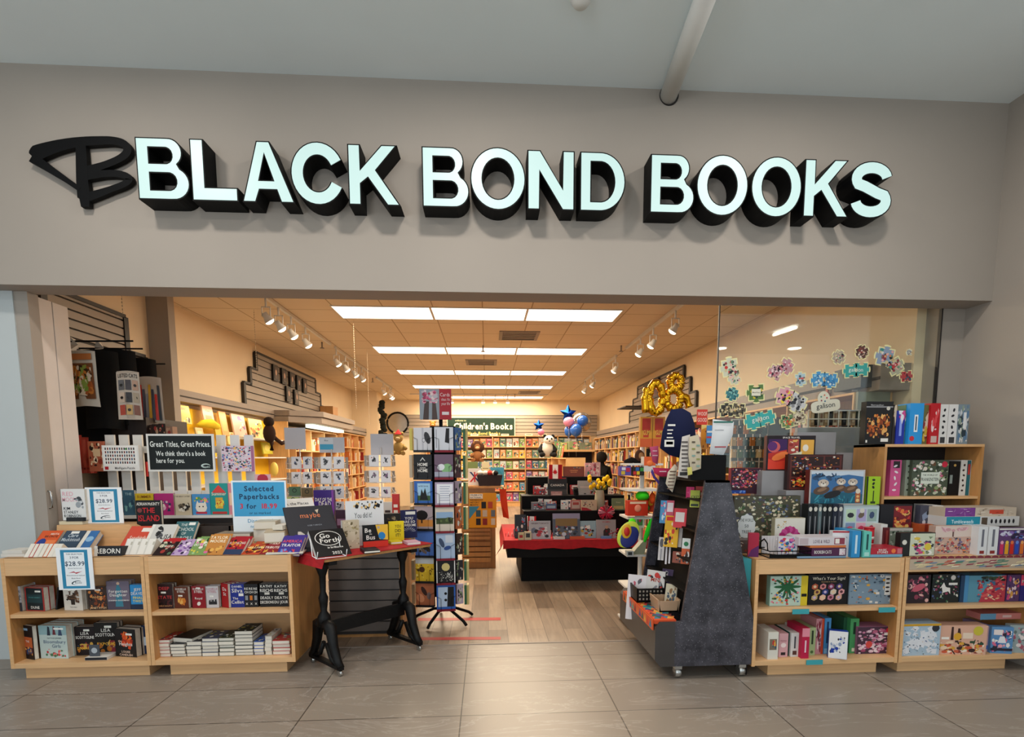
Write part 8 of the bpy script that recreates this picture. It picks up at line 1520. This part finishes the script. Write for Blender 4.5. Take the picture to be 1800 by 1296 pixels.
pouch('large navy tote bag with white words draped over the top of the black stand', [(1180, 720), (1200, 718), (1214, 726), (1221, 745), (1226, 790), (1214, 812), (1196, 806), (1176, 800), (1160, 788), (1164, 760), (1172, 735)], 3.9, '#0c1438', [(1169, 747, 1182, 750, W_H), (1168, 756, 1178, 758, W_H), (1168, 762, 1176, 764, W_H), (1167, 769, 1178, 771, W_H), (1163, 774, 1180, 786, W_H), (1166, 777, 1178, 782, '#2a3050')], .12, 'bag', 'tote_bag')
pouch('white and grey bag printed like a newspaper hanging at the front of the stand', [(1199, 768), (1213, 764), (1212, 800), (1209, 841), (1191, 838), (1195, 800)], 3.62, '#c8c0b8', [(1197, 776 + 7 * i, 1208, 779 + 7 * i, '#5a5450') for i in range(8)] + [(1194, 830, 1207, 836, '#2c2a2a')], .02, 'bag', 'news_bag')
pouch('second cream newspaper printed bag hanging beside the first one', [(1212, 768), (1228, 764), (1233, 790), (1232, 824), (1214, 830), (1210, 800)], 3.6, '#c0b49c', [(1215 + 8 * (i % 2), 776 + 6 * i, 1221 + 8 * (i % 2), 779 + 6 * i, ('#5a5040', '#7a9a90', '#8a8a4c')[i % 3]) for i in range(8)], .02, 'bag', 'news_bag')
pouch('small yellow price tag dangling from the newspaper bags', [(1208, 822), (1216, 821), (1217, 834), (1209, 836)], 3.58, '#c8c068', [], .004, 'tag', 'price_tag_card')
pouch('cream fish shaped pouch hanging down the left of the stand', [(1186, 816), (1191, 822), (1188, 845), (1182, 866), (1176, 860), (1170, 850), (1174, 830)], 3.75, '#c8bca8', [(1176 - i, 828 + 6 * i, 1187 - i, 830 + 6 * i, '#6a5448') for i in range(6)], .03)
pouch('pink pouch left of the navy tote bag', [(1142, 786), (1157, 784), (1158, 800), (1156, 817), (1147, 812)], 4.1, '#b84a6c', [(1146, 792, 1154, 794, '#e0b0bc'), (1146, 800, 1155, 802, '#e0b0bc')])
pouch('crimson boat shaped pouch under the navy tote bag', [(1147, 822), (1180, 824), (1176, 838), (1160, 838), (1150, 832)], 4.0, '#b82c54', [(1158, 828, 1170, 830, '#e8c0cc')])
pouch('purple and blue curved pouch below the crimson one', [(1146, 824), (1150, 836), (1160, 848), (1158, 852), (1148, 840), (1144, 830)], 4.05, '#4a3a8a')
pouch('stack of white printed bags with green edges fanned on the black box', [(1253, 737), (1290, 742), (1288, 765), (1272, 800), (1247, 798), (1252, 760)], 3.7, '#d4d6d8', [(1254, 756, 1270, 757, '#8a8c94'), (1254, 785, 1274, 787, '#a83a44'), (1252, 741, 1286, 744, '#2c6a60')], .04, 'bag', 'paper_bag')
t = thing('storage_box', 'plain black box standing on top of the black flecked stand', 'box', (0, 0, 0)); a, b = atY(1214, 845, 3.62), atY(1277, 800, 3.62); G().box(a.x, 3.62, GOND[4] + .002, b.x, 3.86, b.z).build('box', BLACK, t)
for px, YY, c, ops, lab, nm in [
    ((1225, 720, 1243, 747), 4.0, '#c83a2c', [('t', 'WOOF', .5, .6, .25, '#e8c8b8', .9), ('t', 'GOOD', .5, .2, .25, '#e8c8b8', .9)], 'red card with two white scribbled words above the black box', 'sign'),
    ((1232, 747, 1246, 790), 3.95, '#d88a34', [('p', [(0, .8), (1, .95), (1, 1), (0, 1)], '#e8c878'), ('c', 4, ['#8a4a24'], 2, .1, .15)], 'orange striped strip behind the newspaper bags', 'card_pack'),
    ((1242, 748, 1251, 780), 3.9, '#4a88c0', [('r', 0, .6, 1, .7, '#d8dce0'), ('r', 0, .3, 1, .4, '#c83a44')], 'blue, white and red folded card beside the white bags', 'card_pack'),
    ((1125, 733, 1146, 786), 4.8, '#c88a2c', [('r', 0, 0, 1, .28, '#c85a2c'), ('r', .15, .55, .85, .95, '#a82c1c'), ('r', .25, .32, .7, .6, '#b03a20'), ('t', 'GUM', .5, .4, .16, '#e0b04a', .5)], 'left panel of the orange poster pair under the gold balloons', 'poster_box'),
    ((1147, 733, 1168, 786), 4.8, '#c88a2c', [('r', 0, 0, 1, .28, '#c85a2c'), ('r', .15, .55, .85, .95, '#a82c1c'), ('r', .25, .32, .7, .6, '#b03a20'), ('t', 'GUM', .5, .4, .16, '#e0b04a', .5)], 'right panel of the orange poster pair under the gold balloons', 'poster_box')]:
    I(nm, lab, 'gift' if nm != 'sign' else 'sign', px, .05 if 'poster' in nm else .01, c, ops, Y=YY, pages=None)
# white swivel stand with toys
t = thing('toy_stand', 'white stand with small round shelves of toys left of the black flecked stand', 'display stand', (1.42, 4.95, 0))
G().cyl(0, 0, .02, 1.78, .022, 10).build('post', WHITEP, t)
for k, z in enumerate((.03, .36, .66, 1.0, 1.25, 1.48)):
    G().prism([(-.17, -.17), (.14, -.17), (.14, .14), (-.17, .14)], z, z + .018, 'z').build('shelf' if k else 'base', WHITEP, t)
TY = 'toys on the white stand'
def toy(label, px, YY, build_, nm='toy'):
    x, Y, z, w_, h, _ = place(px, YY); t = thing(nm, label, 'toy', (x, Y, z), 0, TY); g = G(); build_(g, w_ / 2, h); g.build('body', PLUSH if nm != 'toy' else PRINT, t)
toy('neon green fuzzy ball on the white stand', (1117, 863, 1141, 881), 4.85, lambda g, r, h: g.ball((0, 0, h / 2), (r, r, h / 2), '#3ad81c'), 'fuzzy_ball')
toy('orange fuzzy ball right of the neon green one', (1141, 866, 1152, 886), 4.85, lambda g, r, h: g.ball((0, 0, h / 2), (r, r, h / 2), '#e8541c'), 'fuzzy_ball')
toy('black and brown monkey plush with a round face on top of the white stand', (1098, 790, 1138, 820), 4.95, lambda g, r, h: g.ball((r * .3, 0, h * .6), (r * .45, r * .4, h * .38), '#4a2c1c').ball((r * .35, -r * .3, h * .62), (r * .25, r * .15, h * .2), '#a87a50').tube([(-r, 0, h * .2), (-r * .4, 0, h * .4), (0, 0, h * .3), (r * .8, 0, h * .2)], h * .16, 8, '#120c0a').tube([(-r * .7, 0, 0), (-r * .3, 0, h * .4)], h * .12, 8, '#120c0a'), 'plush_monkey')
toy('cube puzzle with violet and yellow squares hanging at the left of the stand', (1088, 820, 1107, 836), 4.8, lambda g, r, h: g.box(-r, -.04, 0, r, .04, h, '#5a4a9a').box(-r * .8, -.042, h * .1, -r * .1, -.04, h * .5, '#c8a83c').box(r * .1, -.042, h * .4, r * .8, -.04, h * .85, '#b82c44').box(-r * .7, -.042, h * .6, 0, -.04, h * .9, '#d8d0d8'))
toy('cube puzzle with red, yellow and green squares beside the violet one', (1110, 821, 1130, 836), 4.8, lambda g, r, h: g.box(-r, -.04, 0, r, .04, h, '#2a2420').box(-r * .9, -.042, h * .1, -r * .4, -.04, h * .5, '#c8342c').box(-r * .3, -.042, h * .1, r * .2, -.04, h * .5, '#d8b82c').box(r * .3, -.042, h * .5, r * .9, -.04, h * .9, '#3a8a3c').box(-r * .5, -.042, h * .55, r * .1, -.04, h * .95, '#2c5a9a'))
toy('orange and white crab box on the white stand', (1129, 803, 1149, 829), 4.8, lambda g, r, h: g.box(-r, -.05, 0, r, .05, h, '#d8d0c8').box(-r, -.052, h * .4, r, -.05, h, '#e0602c').ball((0, -.05, h * .55), (r * .6, .01, h * .2), '#f07a3c'))
toy('red orange box with a smiling crab on the third shelf', (1101, 880, 1136, 906), 4.8, lambda g, r, h: g.box(-r, -.05, 0, r, .05, h, '#c8341c').ball((0, -.05, h * .5), (r * .35, .01, h * .25), '#e88a6a').box(-r * .8, -.052, h * .8, r * .8, -.05, h * .95, '#e8c0a0'))
toy('white and green flower card on the white stand', (1116, 906, 1132, 928), 4.8, lambda g, r, h: g.box(-r, -.01, 0, r, .01, h, '#d0d0c4').box(-r * .6, -.012, h * .2, r * .6, -.01, h * .7, '#4a8a4c').ball((0, -.012, h * .6), (r * .3, .004, h * .15), '#c83a54'))
toy('yellow and blue oval paddle toy with a red figure hanging low', (1086, 916, 1122, 964), 4.65, lambda g, r, h: g.ball((0, 0, h * .5), (r, .012, h * .52), '#c8d84a', 20, 12, Matrix.Rotation(.5, 3, 'Y')).ball((r * .1, -.006, h * .42), (r * .85, .012, h * .42), '#2c3474', 20, 12, Matrix.Rotation(.5, 3, 'Y')).ball((-r * .2, -.012, h * .62), (r * .5, .012, h * .28), '#d8a82c', 16, 10).ball((-r * .2, -.02, h * .62), (r * .3, .012, h * .17), '#c02c24', 12, 8))
toy('bright green leaf shaped toy hanging beside the paddle', (1131, 912, 1147, 953), 4.75, lambda g, r, h: g.ball((0, 0, h / 2), (r * .6, .02, h * .55), '#2cd82a', 10, 8, Matrix.Rotation(.3, 3, 'Y')), 'soft_leaf')
toy('lime green tassel above the paddle toy', (1104, 911, 1118, 928), 4.68, lambda g, r, h: g.ball((0, 0, h / 2), (r, .03, h / 2), '#5ae81c', 8, 6), 'tassel')
toy('yellow and orange flowered headband box on the white stand', (1133, 876, 1152, 900), 4.9, lambda g, r, h: g.box(-r, -.02, 0, r, .02, h, '#b83a1c').ball((0, -.02, h * .7), (r * .5, .02, h * .25), '#e8b82c').ball((-r * .5, -.02, h * .3), (r * .3, .02, h * .2), '#2c8a3c'), 'headband')
toy('grey green slanted folder on the low shelf of the white stand', (1105, 950, 1135, 976), 4.85, lambda g, r, h: g.prism([(-r, 0), (r * .6, 0), (r, h), (r * .5, h)], -.05, .05, 'y', '#9a9c84'))
toy('small white glass cube on the low shelf of the white stand', (1100, 968, 1112, 977), 4.75, lambda g, r, h: g.box(-r, -.03, 0, r, .03, h, '#b8bab8').box(-r * .6, -.032, h * .2, r * .6, -.03, h * .8, '#3a3c3c'))
# gold digit balloons
def gold(label, paths, YY, r=.05):
    t = thing('foil_balloon', label, 'balloon', atY(*paths[0][0], YY)); o = t.location; g = G(); rr = random.Random(len(paths[0]))
    for p in paths:
        P_ = [atY(x, y, YY) - o for x, y in p]; Q = []
        for i in range(len(P_) - 1):
            for k in range(4): Q.append(P_[i].lerp(P_[i + 1], k / 4))
        Q.append(P_[-1]); g.tube(Q, r, 12, '#d89a1c', True, [r * (1 + rr.uniform(-.22, .15)) for _ in Q])
    g.build('foil_skin', FOIL, t); return t
def ring(cx, cy, rx, ry, n=14, a0=0): return [(cx + rx * math.cos(a0 + 2 * PI * i / n), cy + ry * math.sin(a0 + 2 * PI * i / n)) for i in range(n + 1)]
gold('gold foil balloon digit with a tall loop, left of the pair above the posters', [[(1135, 726), (1134, 700), (1138, 682)], ring(1153, 700, 12, 26)], 4.7, .035)
gold('gold foil balloon digit with two loops, right of the pair above the posters', [ring(1188, 672, 10, 11), ring(1184, 702, 13, 17), [(1196, 695), (1206, 700), (1212, 716)]], 4.7, .035)
# teal box in the gap
t = thing('teal_box', 'tall teal box standing on a dark base in the gap right of the black stand', 'box', (0, 0, 0)); a, b = atY(1306, 1083, 3.75), atY(1323, 985, 3.75)
G().box(1.772, 3.66, .56, 1.842, 3.95, .84, '#3c9aa4').build('box', PRINT, t); G().box(1.836, 3.66, 0, 1.843, 3.95, .559, '#160d0d').build('base', PRINT, t)
# dangling chains from the ceiling
for k, (x, y, YY, l) in enumerate([(446, 545, 6.9, .9), (621, 562, 8.2, 1.2), (645, 615, 9.0, 1.3), (215, 525, 5.2, .6)]):
    a = atZ(x, y, 3.4) if k != 3 else Vector((-3.2, 5.2, 3.4)); g = G()
    for i in range(int(l / .03)): g.ball((0, 0, -.03 * i), (.004, .004, .012), '#b8a890', 5, 4)
    o = g.build('hanging_chain', PRINT); o.location = (a.x, a.y, 3.4); tag(o, 'thin pale chain hanging from the shop ceiling, number %d from the front left' % (k + 1), 'chain', 'ceiling chains')
